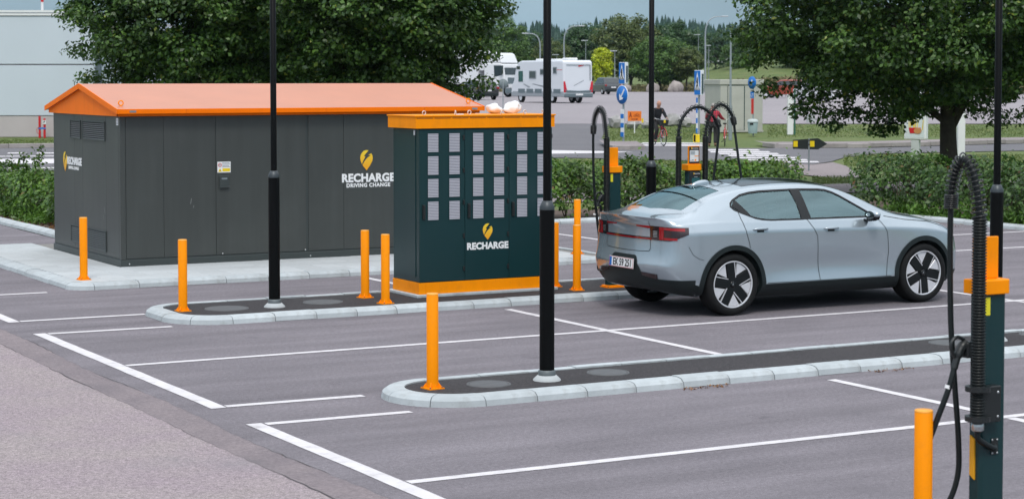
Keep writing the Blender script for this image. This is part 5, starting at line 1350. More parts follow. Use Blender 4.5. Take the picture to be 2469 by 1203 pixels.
# broadleaf trees beyond the far car park
FT1 = leafmat('far_leaf_dark', (0.024, 0.070, 0.022), (0.060, 0.130, 0.034), trans=.3); FT2 = leafmat('far_leaf_mid', (0.045, 0.115, 0.020), (0.110, 0.200, 0.034), trans=.3); FT3 = leafmat('far_leaf_olive', (0.060, 0.100, 0.022), (0.130, 0.165, 0.040), trans=.3); FTY = leafmat('far_leaf_yellow', (0.32, 0.42, 0.012), (0.58, 0.62, 0.03), trans=.35)
def far_tree(px, s, w_px, top, bot, material, label, seed, per=42, nclump=None, conic=False):
    p = at(s, px); z0 = tz(s, px); k = s/FPX; zt_ = EYE-(top-14-187)*k; zb = EYE-(bot-187)*k; r = w_px/2*k*1.22
    h = (zt_-zb)/2; c = (zt_+zb)/2-z0
    tree('broadleaf_tree', (p.x, p.y, z0), label, 'tree', max(0.6, zb-z0+0.5), max(0.12, r*0.05), (0, 0, c), (r, r, h), nclump or int(120+20*r*h/2), per+14, max(0.5, r*0.17), max(0.20, r*0.062), material, seed, group='trees beyond the far car park', limbs=5, shell=0.2, jit=0.6)
far_tree(1205, 262, 130, 48, 205, FT2, 'round green tree above the white lorry cab', 61)
far_tree(1285, 300, 120, 80, 200, FT1, 'grey green tree between the lorry and the left curved street lamp', 62)
far_tree(1405, 275, 125, 58, 200, FT1, 'dark round tree behind the motorhome roof', 63)
far_tree(1330, 258, 90, 105, 205, FT3, 'low olive tree left of the middle lamp post behind motorhome', 75)
far_tree(1451, 236, 38, 120, 200, FTY, 'narrow bright yellow green tree right of the motorhome', 64, per=60, nclump=120)
far_tree(1520, 262, 150, 46, 205, FT3, 'large olive green tree above the crossing sign', 65)
far_tree(1625, 270, 150, 62, 205, FT1, 'large dark tree behind the middle lamp post', 66)
far_tree(1590, 238, 140, 100, 212, FT2, 'bushy green tree behind the cyclist', 67)
far_tree(1655, 236, 75, 128, 192, FT3, 'small olive tree with visible stem right of the bushy tree', 68)
far_tree(1725, 300, 70, 82, 165, FT1, 'dark round tree beside the far house', 69)
far_tree(1790, 290, 90, 90, 175, FT2, 'green tree right of the far house', 70)
far_tree(1960, 280, 160, 60, 200, FT1, 'dark tree seen through the right hand tree', 71)
far_tree(2180, 290, 190, 50, 200, FT2, 'green tree far behind the right hand trunk', 72)
far_tree(2420, 280, 180, 60, 200, FT1, 'dark tree far behind the right lamp post', 73)
far_tree(1120, 270, 120, 60, 205, FT1, 'dark tree far behind the lorry trailer', 74)
far_tree(330, 230, 240, 70, 190, FT1, 'dark tree far behind the left maple', 76)
# spruce forest on the far ridge: one mass
def spruce_forest():
    g = random.Random(9); b = MB()
    for i in range(1350):
        s = g.uniform(470, 880); px = g.uniform(-1100, 3700) if i % 3 else g.uniform(1100, 1800); p = at(s, px); l = (px-CX)/FPX*s
        z = terr(s, l)-0.4
        ztop = EYE+(187-(50+9*math.sin(px*0.011)+7*math.sin(px*0.037+1)+(34 if px < 1180 else 0)))*s/FPX
        h = min(max(9, (ztop-z)*g.uniform(0.66, 1.04)), 20); r = h*g.uniform(0.15, 0.25); n = 6; lay = 6
        if g.random() < 0.15: r *= 1.5; h *= 0.85
        V = []; F = []
        for k in range(lay):
            z0 = z+h*(0.08+0.92*k/lay*0.96); z1 = z+h*(0.08+0.92*min(1, (k+1.7)/lay)); rr = r*(1-k/lay)**0.8; a0 = g.uniform(0, 6); bi = len(V)
            V.append((p.x, p.y, z1))
            for j in range(n*2): 
                an = a0+math.pi*j/n; q = rr*(g.uniform(0.8, 1.2) if j % 2 else g.uniform(.45, .6)); V.append((p.x+q*math.cos(an), p.y+q*math.sin(an), z0-(0.12*rr if j % 2 else -0.05*rr)))
            for j in range(n*2): F.append((bi, bi+1+j, bi+1+(j+1) % (n*2)))
        b.add(V, F, 0)
    o = b.build('spruce_forest', leafmat('spruce', (0.016, 0.050, 0.040), (0.040, 0.090, 0.062), None, trans=0.05)); tag(o, 'dark spruce forest covering the far ridge', 'forest', kind='stuff')
spruce_forest()
# dry tall grass at the far edge and on the slope
def dry_grass():
    g = np.random.default_rng(12); n = 26000; s = g.uniform(235, 262, n); px = g.uniform(1100, 2469, n); P = []
    s2 = 0
    pts = np.empty((n, 3)); 
    for i in range(n):
        q = at(s[i], px[i]); pts[i] = (q.x, q.y, tz(s[i], px[i])+abs(g.normal(0, .28)))
    o = link('tall_grass', leaves_mesh('tall_grass', pts, g.normal(0, 1, (n, 3))*np.array([1, 1, .2]), 0.55, leafmat('dry_grass', (0.13, 0.13, 0.05), (0.30, 0.25, 0.13), (0.09, 0.13, 0.04)), asp=0.25)); tag(o, 'tall dry grass along the far edge of the car park', 'grass', kind='stuff')
dry_grass()
def verge_grass():
    g = np.random.default_rng(13); polys = [((1470, 298), (1700, 340), 9000), ((1850, 299), (2469, 332), 16000), ((1335, 384), (1900, 415), 16000), ((2035, 366), (2469, 400), 12000), ((-40, 336), (140, 354), 5000), ((1960, 425), (2060, 445), 3000)]
    P = []
    for (a, b_, n) in polys:
        n = n//2; xs = g.uniform(a[0], b_[0], n); ys = a[1]+(b_[1]-a[1])*g.beta(1.6, 1.6, n)
        for x, y in zip(xs, ys):
            s = solve_s(y)
            if 1870 < x and 343 < y < 372: continue
            if s > 101.2: continue
            q = lat(s, (x-CX)/FPX*s); P.append((q.x, q.y, terr(s)+abs(g.normal(0, .018))-0.02))
    P = np.array(P); k = len(P)
    # keep clear of paved surfaces
    ok = ~((P[:, 1] > 37.0) & (P[:, 1] < 40.5))
    P = P[ok]
    o = link('verge_grass', leaves_mesh('verge_grass', P, g.normal(0, 1, (len(P), 3))*np.array([1, 1, .3])+np.array([0, 0, .9]), 0.085, leafmat('verge_grass', (0.07, 0.13, 0.02), (0.18, 0.22, 0.06), (0.30, 0.26, 0.12)), asp=0.3)); tag(o, 'short grass on the verges beside the road', 'grass', kind='stuff')
verge_grass()
# ================================================================== things beyond the road
def head(l, f):
    """heading angle for a direction given as (right, ahead) of the camera"""
    d = RT*l + FLAT*f; return math.atan2(d.y, d.x)
def wheelset(parent, pts, r, wd, m_rim=None):
    q = MB(); q.lathe([(r*0.62, -wd/2), (r*0.9, -wd/2), (r, -wd*0.35), (r, wd*0.35), (r*0.9, wd/2), (r*0.62, wd/2)], 24, caps=False); tm = q.mesh('wheel', TYRE)
    h = MB(); h.lathe([(r*0.63, -wd*0.42), (r*0.3, -wd*0.3), (r*0.12, -wd*0.45), (0, -wd*0.45)], 16); h.lathe([(r*0.63, wd*0.42), (r*0.3, wd*0.3), (r*0.12, wd*0.45), (0, wd*0.45)], 16); hm2 = h.mesh('rim', m_rim or ALU)
    for p in pts:
        w_ = link('wheel', tm, parent, p); w_.rotation_euler = (R(90), 0, 0); link('rim', hm2, w_)
# ---------------------------------------------------------------- left building
bld_s = 89.5
p = lat(bld_s, -18.95); bh = 5.75
bd = thing('industrial_building', (p.x, p.y, 0.0), YAW-R(90), 'pale grey panel clad industrial building at the left edge', 'building')
PANEL = mat('wall_panel_pale', (0.56, 0.62, 0.69), 0.5, var=0.04, vscale=0.4); PLIN = mat('wall_plinth', (0.47, 0.43, 0.435), 0.8, var=0.06, vscale=0.8)
b = MB(); b.box(-45, -0.02, 0.06, 25, 0, bh-0.1); b.build('core', PLIN, bd)
for k in range(8):
    b = MB(); b.box(-45+5.62*k+0.02 if k else -45, -45+5.62*(k+1)-0.02, 0.0, 0.058, 0.02, 0.98); b.build('plinth_panel', PLIN, bd, bevel=0.01, seg=1)
for (z0, z1) in ((1.0, 3.27), (3.33, 5.5)):
    for k in range(5):
        b = MB(); b.box(-45+9*k+0.012, -45+9*(k+1)-0.012, -0.03, 0.058, z0, z1); b.build('wall_panel', PANEL, bd, bevel=0.01, seg=1)
b = MB(); b.box(-45, 0.05, -0.08, 0.05, 5.52, 5.62); b.build('roof_edge', WHITEP, bd); b = MB(); b.box(-45, 0.05, -0.08, 0.05, 5.66, 5.76); b.build('roof_edge', WHITEP, bd)
b = MB(); b.box(-0.019, 0.06, 0.0585, 25, 0.02, 5.5); b.build('end_wall', PANEL, bd)
b = MB(); b.tube([(-2.45, 0.5, 5.7), (-2.45, 0.5, 8.2)], 0.06, 8); o = b.build('roof_mast', WHITEP, bd)
b = MB(); b.tube([(-2.45, 0.5, 6.15), (-2.45, 0.5, 6.6)], 0.066, 8); b.build('mast_band', REDP, o)
# red frame in front of the building
p = gp(103, 333)
o = thing('red_hydrant_stand', (p.x, p.y, 0), YAW-R(90), 'red double post stand with white P plate in front of the pale building', 'post')
for x in (-0.13, 0.09):
    b = MB(); b.box(x-0.045, x+0.045, -0.05, 0.05, 0, 0.98 if x < 0 else 0.88, ch=0.01); b.build('upright', REDP, o)
b = MB(); b.box(-0.19, 0.15, -0.06, -0.051, 0.40, 0.47); b.build('blue_strap', BLUES, o)
b = MB(); b.box(0.02, 0.17, -0.075, -0.0515, 0.62, 0.80); q = b.build('plate', WHITEP, o); add_text('P', 0.15, 'lettering', BLACKP, q, (0.095, -0.0755, 0.66), FRONT, bold=0.004)
b = MB(); b.tube(bez([(-0.13, -0.06, 0.5), (-0.24, -0.08, 0.4), (-0.22, -0.06, 0.22), (-0.13, -0.055, 0.2)], 6), 0.012, 6); b.build('hose', REDP, o)
# steel column
p = lat(88.5, -18.55); o = thing('steel_column', (p.x, p.y, 0), 0, 'thick dark grey steel column beside the pale building', 'column')
b = MB(); b.lathe([(0.15, 0), (0.15, 5.1), (0.13, 5.15)], 16); b.build('shaft', mat('column_grey', (0.09, 0.115, 0.13), 0.4, metal=0.3), o)
b = MB(); b.lathe([(0.2, 5.151), (0.2, 5.25)], 16); b.build('head_plate', GALV, o)
# ---------------------------------------------------------------- generic far cars
def far_car(name, px, s, hd, label, paint, L=4.5, H=1.65, W=1.85, van=False, prof=None, lamps=True, cat='car', dz=0.0):
    p = at(s, px); o = thing(name, (p.x, p.y, tz(s, px)+0.006+dz), hd, label, cat, 'vehicles on the far car park'); z0 = 0.28
    if van: lower = [(-L/2, z0), (L/2, z0), (L/2, 0.85), (L/2-0.25, 1.05), (L/2-1.0, 1.20), (-L/2, 1.25)]; upper = [(-L/2+0.02, 1.25), (L/2-1.05, 1.2), (L/2-1.75, H-0.05), (L/2-2.1, H), (-L/2+0.1, H)]; win = [(L/2-1.25, 1.28), (L/2-1.85, H-0.15), (L/2-2.5, H-0.18), (L/2-2.5, 1.28)]
    else: lower = [(-L/2+0.03, z0), (L/2-0.03, z0), (L/2, 0.62), (L/2-0.12, 0.82), (L/2-1.15, 1.00), (-L/2+0.1, 1.05), (-L/2, 0.8)]; upper = [(-L/2+0.15, 1.04), (L/2-1.2, 0.98), (L/2-1.95, H-0.06), (L/2-2.5, H), (-L/2+0.75, H-0.03)]; win = [(-L/2+0.5, 1.08), (L/2-1.42, 1.06), (L/2-2.05, H-0.14), (-L/2+0.85, H-0.12)]
    b = MB(); b.prism(lower, -W/2, W/2, 'y'); b.build('body', paint, o, bevel=0.09, seg=3)
    b = MB(); n = len(upper); k = 0.80
    V = [(x, -W/2*(0.96 if z < 1.3 and not van or z < 1.3 else k), z) for x, z in upper]+[(x, W/2*(0.96 if z < 1.3 else k), z) for x, z in upper]
    b.add(V, [list(range(n)), [i+n for i in range(n)][::-1]]+[(i, i+n, (i+1) % n+n, (i+1) % n) for i in range(n)]); b.build('cabin', paint, o, bevel=0.07, seg=2)
    for sg in (-1, 1):
        yb, yt = sg*W/2*0.965, sg*W/2*(k+0.008)
        b = MB(); V = [(x, (yb+(yt-yb)*(z-1.05)/(H-1.05))+sg*0.012, z) for x, z in win]; n2 = len(win)
        V += [(x, y-sg*0.03, z) for x, y, z in V]; b.add(V, [list(range(n2)), [i+n2 for i in range(n2)]]+[(i, (i+1) % n2, (i+1) % n2+n2, i+n2) for i in range(n2)]); b.build('side_window', GLASSD, o)
    b = MB(); zr0, zr1 = 1.14, H-0.16
    xr = (lambda z: -L/2+0.15+0.60*(z-1.04)/(H-1.07)) if not van else (lambda z: -L/2+0.03+0.06*(z-1.2)/(H-1.2))
    b.add([(xr(zr0)-0.02, -W*0.42, zr0), (xr(zr0)-0.02, W*0.42, zr0), (xr(zr1)-0.02, W*0.36, zr1), (xr(zr1)-0.02, -W*0.36, zr1)], [(0, 1, 2, 3)]); b.build('rear_window', GLASSD, o)
    b = MB(); xf = (lambda z: L/2-1.2-0.75*(z-0.98)/(H-1.04)) if not van else (lambda z: L/2-1.05-0.7*(z-1.2)/(H-1.25))
    b.add([(xf(1.12)+0.03, -W*0.42, 1.12), (xf(1.12)+0.03, W*0.42, 1.12), (xf(H-.12)+0.03, W*0.36, H-.12), (xf(H-.12)+0.03, -W*0.36, H-.12)], [(0, 3, 2, 1)]); b.build('windscreen', GLASST if van else GLASSD, o)
    for sg in (-1, 1):
        b = MB(); b.box(-L/2-0.02, -L/2+0.14, sg*W*0.44-0.12, sg*W*0.44+0.10, 0.84, 1.0, ch=0.02); b.build('tail_lamp', TAILR, o)
        b = MB(); b.box(L/2-0.22, L/2-0.02, sg*W*0.40-0.13, sg*W*0.40+0.13, 0.66, 0.78, ch=0.02); b.build('headlamp', WHITEG, o)
    b = MB(); b.box(-L/2-0.03, -L/2+0.12, -W*0.44, W*0.44, 0.30, 0.52, ch=0.03); b.build('rear_bumper', CDARK, o)
    b = MB(); b.box(-L/2-0.035, -L/2-0.005, -0.25, 0.25, 0.66, 0.77); b.build('number_plate', WHITEP, o)
    wheelset(o, [(-L/2+0.85, -W/2+0.1, 0.34), (-L/2+0.85, W/2-0.1, 0.34), (L/2-0.85, -W/2+0.1, 0.34), (L/2-0.85, W/2-0.1, 0.34)], 0.34, 0.24)
    return o
GREYC = mat('dark_grey_car', (0.045, 0.055, 0.065), 0.3, metal=0.3, coat=0.8); WHITEC = mat('white_car', (0.72, 0.74, 0.76), 0.3, coat=0.8); REDC = mat('orange_red_car', (0.28, 0.04, 0.015), 0.3, coat=0.8); DKC = mat('black_car', (0.015, 0.017, 0.02), 0.3, coat=0.8)
far_car('suv', 1460, 200, head(-0.30, 0.95), 'dark grey SUV parked beside the yellow green tree', GREYC, 4.6, 1.72, 1.85)
far_car('white_van', 268, 142, head(0.2, -0.98), 'white van behind the kiosk roof, next to the steel column', WHITEC, 5.4, 2.35, 2.0, van=True, cat='van')
far_car('parked_car', 1150, 152, head(-0.4, 0.9), 'dark parked car under the branches left of the lorry', DKC, 4.5, 1.5, 1.8, dz=0.0)
far_car('parked_car', 1892, 165, head(-0.9, 0.4), 'dark red car behind the leaves of the right hand tree', REDC, 4.5, 1.55, 1.8)
far_car('white_van', 1985, 140, head(-0.45, 0.89), 'white van with red lamps half hidden by the right hand tree', WHITEC, 4.9, 2.0, 1.9, van=True, cat='van')
far_car('parked_car', 2275, 150, head(-0.9, 0.4), 'silver grey car seen under the right hand tree near the trunk', mat('silver_car', (0.35, 0.40, 0.44), 0.3, metal=0.4, coat=0.8), 4.5, 1.5, 1.8)
far_car('parked_car', 1010, 150, head(0.9, 0.3), 'pale car glimpsed below the tree above the kiosk roof', WHITEC, 4.4, 1.5, 1.8)
# ---------------------------------------------------------------- motorhome
s = 131.5; p = at(s, 1394); mh = thing('motorhome', (p.x, p.y, tz(s, 1394)+0.006), head(-0.50, 0.866), 'white motorhome with red tail lamps on the far car park', 'motorhome')
mw = 1.14; ML = 6.9
MHW = mat('motorhome_white', (0.68, 0.71, 0.76), 0.3, coat=0.5); MHS = mat('motorhome_skirt', (0.12, 0.16, 0.18), 0.45); MHG = mat('motorhome_grey', (0.30, 0.33, 0.36), 0.5)
b = MB(); b.prism([(0, 0.62), (0.04, 2.75), (0.2, 2.86), (5.6, 2.86), (6.05, 2.75), (6.35, 2.35), (6.65, 1.45), (6.95, 1.15), (6.98, 0.62)], -mw, mw, 'y'); b.build('body', MHW, mh, bevel=0.10, seg=3)
b = MB(); b.prism([(-0.04, 0.42), (-0.08, 0.62), (0.02, 0.80), (6.7, 0.80), (6.99, 0.62), (6.95, 0.42)], -mw-0.004, mw+0.004, 'y'); b.build('skirt', MHG, mh, bevel=0.04, seg=2)
b = MB(); b.box(-0.12, 0.05, -mw+0.02, mw-0.02, 0.38, 0.66, ch=0.05); b.build('rear_bumper', MHS, mh)
b = MB(); b.box(-0.135, -0.12, -0.3, 0.25, 0.52, 0.63); b.build('number_plate', WHITEP, mh)
for sg in (-1, 1):
    b = MB(); b.prism([(sg*(mw-0.27), 0.78), (sg*(mw-0.02), 0.70), (sg*(mw+0.01), 1.45), (sg*(mw-0.10), 1.45)], -0.05, 0.03, 'x'); b.build('tail_lamp', mat('lamp_red', (0.55, 0.01, 0.03), 0.2, coat=0.6), mh, bevel=0.015, seg=1)
b = MB(); b.box(-0.012, -0.002, -mw+0.2, mw-0.22, 2.52, 2.56); b.box(-0.012, -0.002, -mw+0.18, -mw+0.23, 1.5, 2.55); b.build('rear_trim', MHS, mh)
b = MB(); b.add([(-0.006, 0.0, 2.50), (-0.006, -0.45, 2.58), (-0.006, -0.40, 2.50), (-0.006, -0.03, 2.42)], [(0, 1, 2, 3)]); b.add([(-0.006, 0.6, 2.54), (-0.006, 0.2, 2.545), (-0.006, 0.2, 2.56), (-0.006, 0.6, 2.56)], [(0, 1, 2, 3)]); b.build('red_swoosh', REDP, mh)
b = MB(); b.add([(-0.006, 0.35, 1.18), (-0.006, -0.45, 1.55), (-0.006, -0.42, 1.50), (-0.006, 0.33, 1.14)], [(0, 1, 2, 3)]); b.build('grey_swoosh', MHG, mh)
b = MB(); b.prism([(mw-0.25, 0.72), (-mw+0.25, 0.72), (-mw+0.02, 0.92), (-mw+0.22, 0.86), (0, 0.82), (mw-0.22, 0.86), (mw-0.02, 0.92)], -0.06, -0.012, 'x'); b.build('lower_trim', MHS, mh)
WIN = mat('motorhome_window', (0.055, 0.075, 0.085), 0.12, spec=0.8)
for sg in (-1, 1):
    y = sg*(mw+0.003)
    for (x0, x1, z0, z1) in ((3.55, 4.5, 1.62, 2.18), (2.2, 3.05, 1.88, 2.30), (0.85, 1.35, 1.95, 2.42)):
        b = MB(); b.box(x0, x1, min(y, y+sg*0.03), max(y, y+sg*0.03), z0, z1, ch=0.012); w_ = b.build('side_window', MHG, mh); b = MB(); yy = y+sg*0.031; b.box(x0+0.07, x1-0.07, min(yy, yy+sg*.006), max(yy, yy+sg*.006), z0+0.06, z1-0.06); b.build('pane', WIN, w_)
    b = MB(); b.box(5.35, 5.95, min(y, y+sg*0.012), max(y, y+sg*0.012), 1.42, 2.15); b.build('cab_window', GLASST, mh)
    b = MB(); b.box(5.75, 6.2, min(y, y+sg*0.02), max(y, y+sg*0.02), 2.28, 2.48); b.build('upper_window', GLASSD, mh)
    b = MB(); y2 = sg*(mw+0.004)
    for k in range(5): b2 = MB(); b2.box(0.4+1.12*k+(0.2 if k > 1 else 0), 1.3+1.12*k+(0.2 if k > 1 else 0), min(y2, y2+sg*0.01), max(y2, y2+sg*0.01), 0.66, 0.94); b2.build('locker_door', MHS, mh)
    b.add([(2.2, y2, 1.05), (3.9, y2, 1.30), (4.2, y2, 1.27), (2.6, y2, 1.16), (2.0, y2, 0.98)], [(0, 1, 2, 3, 4)]); b.add([(4.3, y2, 1.05), (5.2, y2, 1.30), (5.35, y2, 1.26), (4.6, y2, 1.0)], [(0, 1, 2, 3)]); b.build('side_stripe', MHG, mh)
    b = MB(); b.box(0.2, 1.0, y2-0.002, y2+0.002, 2.2, 2.24); b.build('stripe_line', REDP, mh)
b = MB(); b.add([(6.37, -mw+0.12, 2.36), (6.37, mw-0.12, 2.36), (6.70, mw-0.12, 1.47), (6.70, -mw+0.12, 1.47)], [(0, 1, 2, 3)]); b.build('windscreen', GLASST, mh)
for (x0, x1, h) in ((0.7, 1.4, 0.16), (2.2, 3.0, 0.10), (4.2, 4.9, 0.12)):
    b = MB(); b.box(x0, x1, -0.4, 0.4, 2.865, 2.865+h, ch=0.04); b.build('roof_hatch', WHITEP, mh)
wheelset(mh, [(1.55, -mw+0.14, 0.35), (1.55, mw-0.14, 0.35), (2.35, -mw+0.14, 0.35), (2.35, mw-0.14, 0.35), (5.75, -mw+0.14, 0.35), (5.75, mw-0.14, 0.35)], 0.35, 0.22)
# ---------------------------------------------------------------- lorry
s = 172; p = at(s, 1238); lo = thing('lorry', (p.x, p.y, tz(s, 1238)+0.006), head(0.80, -0.6), 'white articulated lorry behind the motorhome', 'lorry')
b = MB(); b.prism([(0, 0.75), (0, 1.3), (-0.06, 1.9), (-0.25, 2.85), (-0.6, 2.95), (-2.3, 2.95), (-2.3, 0.75)], -1.25, 1.25, 'y'); b.build('cab', WHITEC, lo, bevel=0.10, seg=3)
b = MB(); b.prism([(-0.35, 2.96), (-0.75, 3.75), (-1.0, 3.85), (-2.0, 3.85), (-2.0, 2.96)], -1.18, 1.18, 'y'); b.build('wind_deflector', WHITEC, lo, bevel=0.08, seg=2)
b = MB(); b.box(-2.9, -2.4, -1.2, 1.2, 2.3, 3.95, ch=0.06); b.build('cooling_unit', WHITEC, lo)
b = MB(); b.box(-14.0, -2.95, -1.28, 1.28, 1.1, 4.05, ch=0.04); b.build('trailer', WHITEC, lo)
b = MB(); b.add([(-0.045, -1.12, 1.95), (-0.045, 1.12, 1.95), (-0.245, 1.05, 2.78), (-0.245, -1.05, 2.78)], [(0, 1, 2, 3)]); b.build('windscreen', GLASSD, lo)
for sg in (-1, 1):
    y = sg*1.255; b = MB(); b.add([(-0.30, y, 1.9), (-1.15, y, 1.75), (-1.2, y, 2.75), (-0.42, y, 2.75)], [(0, 1, 2, 3)]); b.build('side_window', GLASSD, lo)
    b = MB(); b.box(-0.35, -0.12, min(sg*1.3, sg*1.55), max(sg*1.3, sg*1.55), 2.0, 2.75, ch=0.03); b.build('mirror', GLASSD, lo)
    b = MB(); b.box(-0.16, 0.02, sg*0.95-0.25, sg*0.95+0.25, 0.85, 1.1, ch=0.04); b.build('headlamp', GLASSD, lo)
b = MB(); b.box(-0.02, 0.06, -1.24, 1.24, 0.35, 0.74, ch=0.03); b.box(-0.03, 0.012, -0.8, 0.8, 1.15, 1.7, ch=0.01); b.build('bumper', MHS, lo)
b = MB(); b.box(-13.5, -3.2, -0.5, 0.5, 0.75, 1.09); b.build('chassis', DARKGAP, lo)
wheelset(lo, [(x, y, 0.5) for x in (-1.35, -4.2, -10.6, -11.9, -13.2) for y in (-1.08, 1.08)], 0.5, 0.3)
# ---------------------------------------------------------------- street lamps
SLM = mat('lamp_pole_grey', (0.30, 0.34, 0.36), 0.45, metal=0.3)
def street_lamp(px, s, top, arm_px, label, bot=None, r=0.085):
    p = at(s, px); z0 = tz(s, px); zt_ = EYE-(top-187)*s/FPX-z0; o = thing('street_lamp', (p.x, p.y, z0), YAW-R(90), label, 'street lamp', 'street lamps')
    b = MB(); ax = arm_px*s/FPX
    if abs(ax) > 0.3: pts = bez([(0, 0, 0), (0, 0, zt_*0.5), (0, 0, zt_*0.8), (ax*0.18, 0, zt_*0.93), (ax*0.55, 0, zt_*0.99), (ax, 0, zt_)], 6)
    else: pts = [(0, 0, 0), (0, 0, zt_*0.5), (0, 0, zt_)]
    k = len(pts); b.tube(pts, [r*(1.15-0.65*i/(k-1)) for i in range(k)], 8); b.build('pole', SLM, o)
    sg = 1 if ax >= 0 else -1
    b = MB()
    if abs(ax) > 0.3: b.box(min(ax, ax+sg*0.75), max(ax, ax+sg*0.75), -0.14, 0.14, zt_-0.05, zt_+0.08, ch=0.04)
    else: b.box(-0.55, 0.25, -0.15, 0.15, zt_+0.002, zt_+0.10, ch=0.03)
    b.build('lamp_head', mat('lamp_head_grey', (0.42, 0.46, 0.48), 0.5), o)
street_lamp(1302, 225, 82, -28, 'curved street lamp with its arm to the left, above the lorry')
street_lamp(1360, 228, 64, 34, 'tall curved street lamp behind the motorhome, arm to the right')
street_lamp(1700, 215, 41, 38, 'tallest curved street lamp right of the crossing sign, arm to the right')
street_lamp(1412, 240, 100, 0, 'slim straight lamp behind the rear of the motorhome', r=0.06)
street_lamp(1482, 225, 125, 0, 'straight lamp with flat head between the yellow green tree and crossing sign', r=0.06)
street_lamp(1342, 245, 134, 0, 'short straight lamp above the motorhome roof, behind the lamp post', r=0.06)
street_lamp(1708, 240, 112, 0, 'straight flat headed lamp beside the far house', r=0.06)
street_lamp(1683, 260, 86, 0, 'thin far lamp left of the tallest curved street lamp', r=0.06)
p = at(86, 1761); o = thing('flag_pole', (p.x, p.y, 0), 0, 'slender pale grey pole in front of the concrete utility hut', 'pole'); b = MB(); b.tube([(0, 0, 0), (0, 0, 1.5)], 0.085, 10); b.build('pole_base', SLM, o); b = MB(); b.tube([(0, 0, 1.501), (0, 0, 4.95)], [0.055, 0.035], 10); b.build('pole_shaft', SLM, o)
# ---------------------------------------------------------------- traffic signs
def rect_xz(b, x0, x1, z0, z1, y, m=0): b.add([(x0, y, z0), (x1, y, z0), (x1, y, z1), (x0, y, z1)], [(0, 1, 2, 3)], m)
def poly_obj(name, pts, y0, y1, m, parent): b = MB(); b.prism(pts, y0, y1, 'y'); return b.build(name, m, parent)
def crossing_sign(px, s, ytop, ybot, ground_y, label, extra):
    p = at(s, px); k = s/FPX; zt_ = EYE-(ytop-187)*k; zb = EYE-(ybot-187)*k
    o = thing('crossing_sign', (p.x, p.y, 0), YAW-R(90)-R(56), label, 'road sign', 'pedestrian crossing signs')
    b = MB(); b.tube([(0, 0.07, 0), (0, 0.07, zb)], 0.045, 10); b.build('post', SLM, o)
    h = zt_-zb; w_ = 0.215
    b = MB(); b.box(-w_, w_, -0.02, 0.16, zb, zt_, ch=0.015); bx_ = b.build('sign_box', mat('sign_white', (0.70, 0.74, 0.78), 0.4), o)
    b = MB(); b.box(w_+0.0005, w_+0.004, 0.03, 0.13, zb+0.05, zt_-0.15); b.build('side_panel', mat('sign_side_shade', (0.05, 0.08, 0.085), 0.4), bx_)  # shade on the side of the sign box, put in as a dark panel
    b = MB(); b.box(-w_+0.02, w_-0.02, -0.026, -0.0205, zb+0.02, zt_-0.02); fc = b.build('blue_face', BLUES, bx_)
    c0, c1 = zb+h*0.20, zt_-h*0.06
    poly_obj('white_triangle', [(-w_+0.045, c0), (w_-0.045, c0), (0, c1)], -0.030, -0.0262, WHITEP, fc)
    poly_obj('walking_figure', [(-0.02, c0+h*.50), (0.03, c0+h*.52), (0.05, c0+h*.30), (0.03, c0+h*.24), (0.09, c0+h*.05), (0.05, c0+h*.05), (0.0, c0+h*.20), (-0.06, c0+h*.05), (-0.10, c0+h*.05), (-0.03, c0+h*.26), (-0.07, c0+h*.32)], -0.034, -0.0305, BLACKP, fc)
    for q in range(4): poly_obj('stripe_mark', [(-0.15+0.085*q, c0-0.0), (-0.11+0.085*q, c0), (-0.10+0.085*q, c0+h*.055), (-0.14+0.085*q, c0+h*.055)], -0.036, -0.0345, BLACKP, fc)
    extra(o, k, zb)
    return o
def banded(o, k, z0, z1, n, x0=-0.11, x1=0.11):
    b = MB(); b.box(x0, x1, 0.0, 0.022, z0, z1, ch=0.004); mk = b.build('marker_board', WHITEP, o); h = (z1-z0)/n
    for q in range(0, n, 2): b = MB(); b.box(x0-0.002, x1+0.002, -0.004, -0.0005, z0+h*q, z0+h*(q+1)); b.build('blue_band', BLUES, mk)
def ex1(o, k, zb):
    zc = EYE-(229-187)*k; r_ = 0.40
    b = MB(); b.lathe([(r_, 0), (r_, 0.02), (0, 0.0201)], 32, M=Matrix.Translation((0, 0.01, zc)) @ Matrix.Rotation(R(90), 4, 'X')); d = b.build('round_sign', WHITEP, o)
    b = MB(); b.lathe([(r_*0.95, 0.021), (r_*0.95, 0.024), (0, 0.0241)], 32, M=Matrix.Translation((0, 0.01, zc)) @ Matrix.Rotation(R(90), 4, 'X')); b.build('round_face', BLUES, d)
    M = Matrix.Translation((0, 0, zc)) @ Matrix.Rotation(R(35), 4, 'Y')
    b = MB(); b.prism([(-0.035, 0.28), (0.035, 0.28), (0.035, -0.10), (0.14, -0.04), (0.14, -0.13), (0, -0.28), (-0.14, -0.13), (-0.14, -0.04), (-0.035, -0.10)], -0.020, -0.0145, 'y', M=M); b.build('white_arrow', WHITEP, d)
    banded(o, k, EYE-(330-187)*k, EYE-(264-187)*k, 6)
def ex2(o, k, zb):
    banded(o, k, EYE-(322-187)*k, EYE-(236-187)*k, 7, -0.10, 0.0)
    b = MB(); b.box(-0.16, 0.20, -0.12, -0.03, 0.02, 0.36, ch=0.02); mk = b.build('foot_marker', YELP, o); b = MB(); b.box(-0.10, 0.02, -0.125, -0.1205, 0.05, 0.34); b.build('foot_stripe', BLACKP, mk)
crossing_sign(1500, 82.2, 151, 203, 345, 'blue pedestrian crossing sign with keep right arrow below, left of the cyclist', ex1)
crossing_sign(1682, 82.2, 170, 230, 345, 'blue pedestrian crossing sign above the coiled cables, right of the cyclist', ex2)
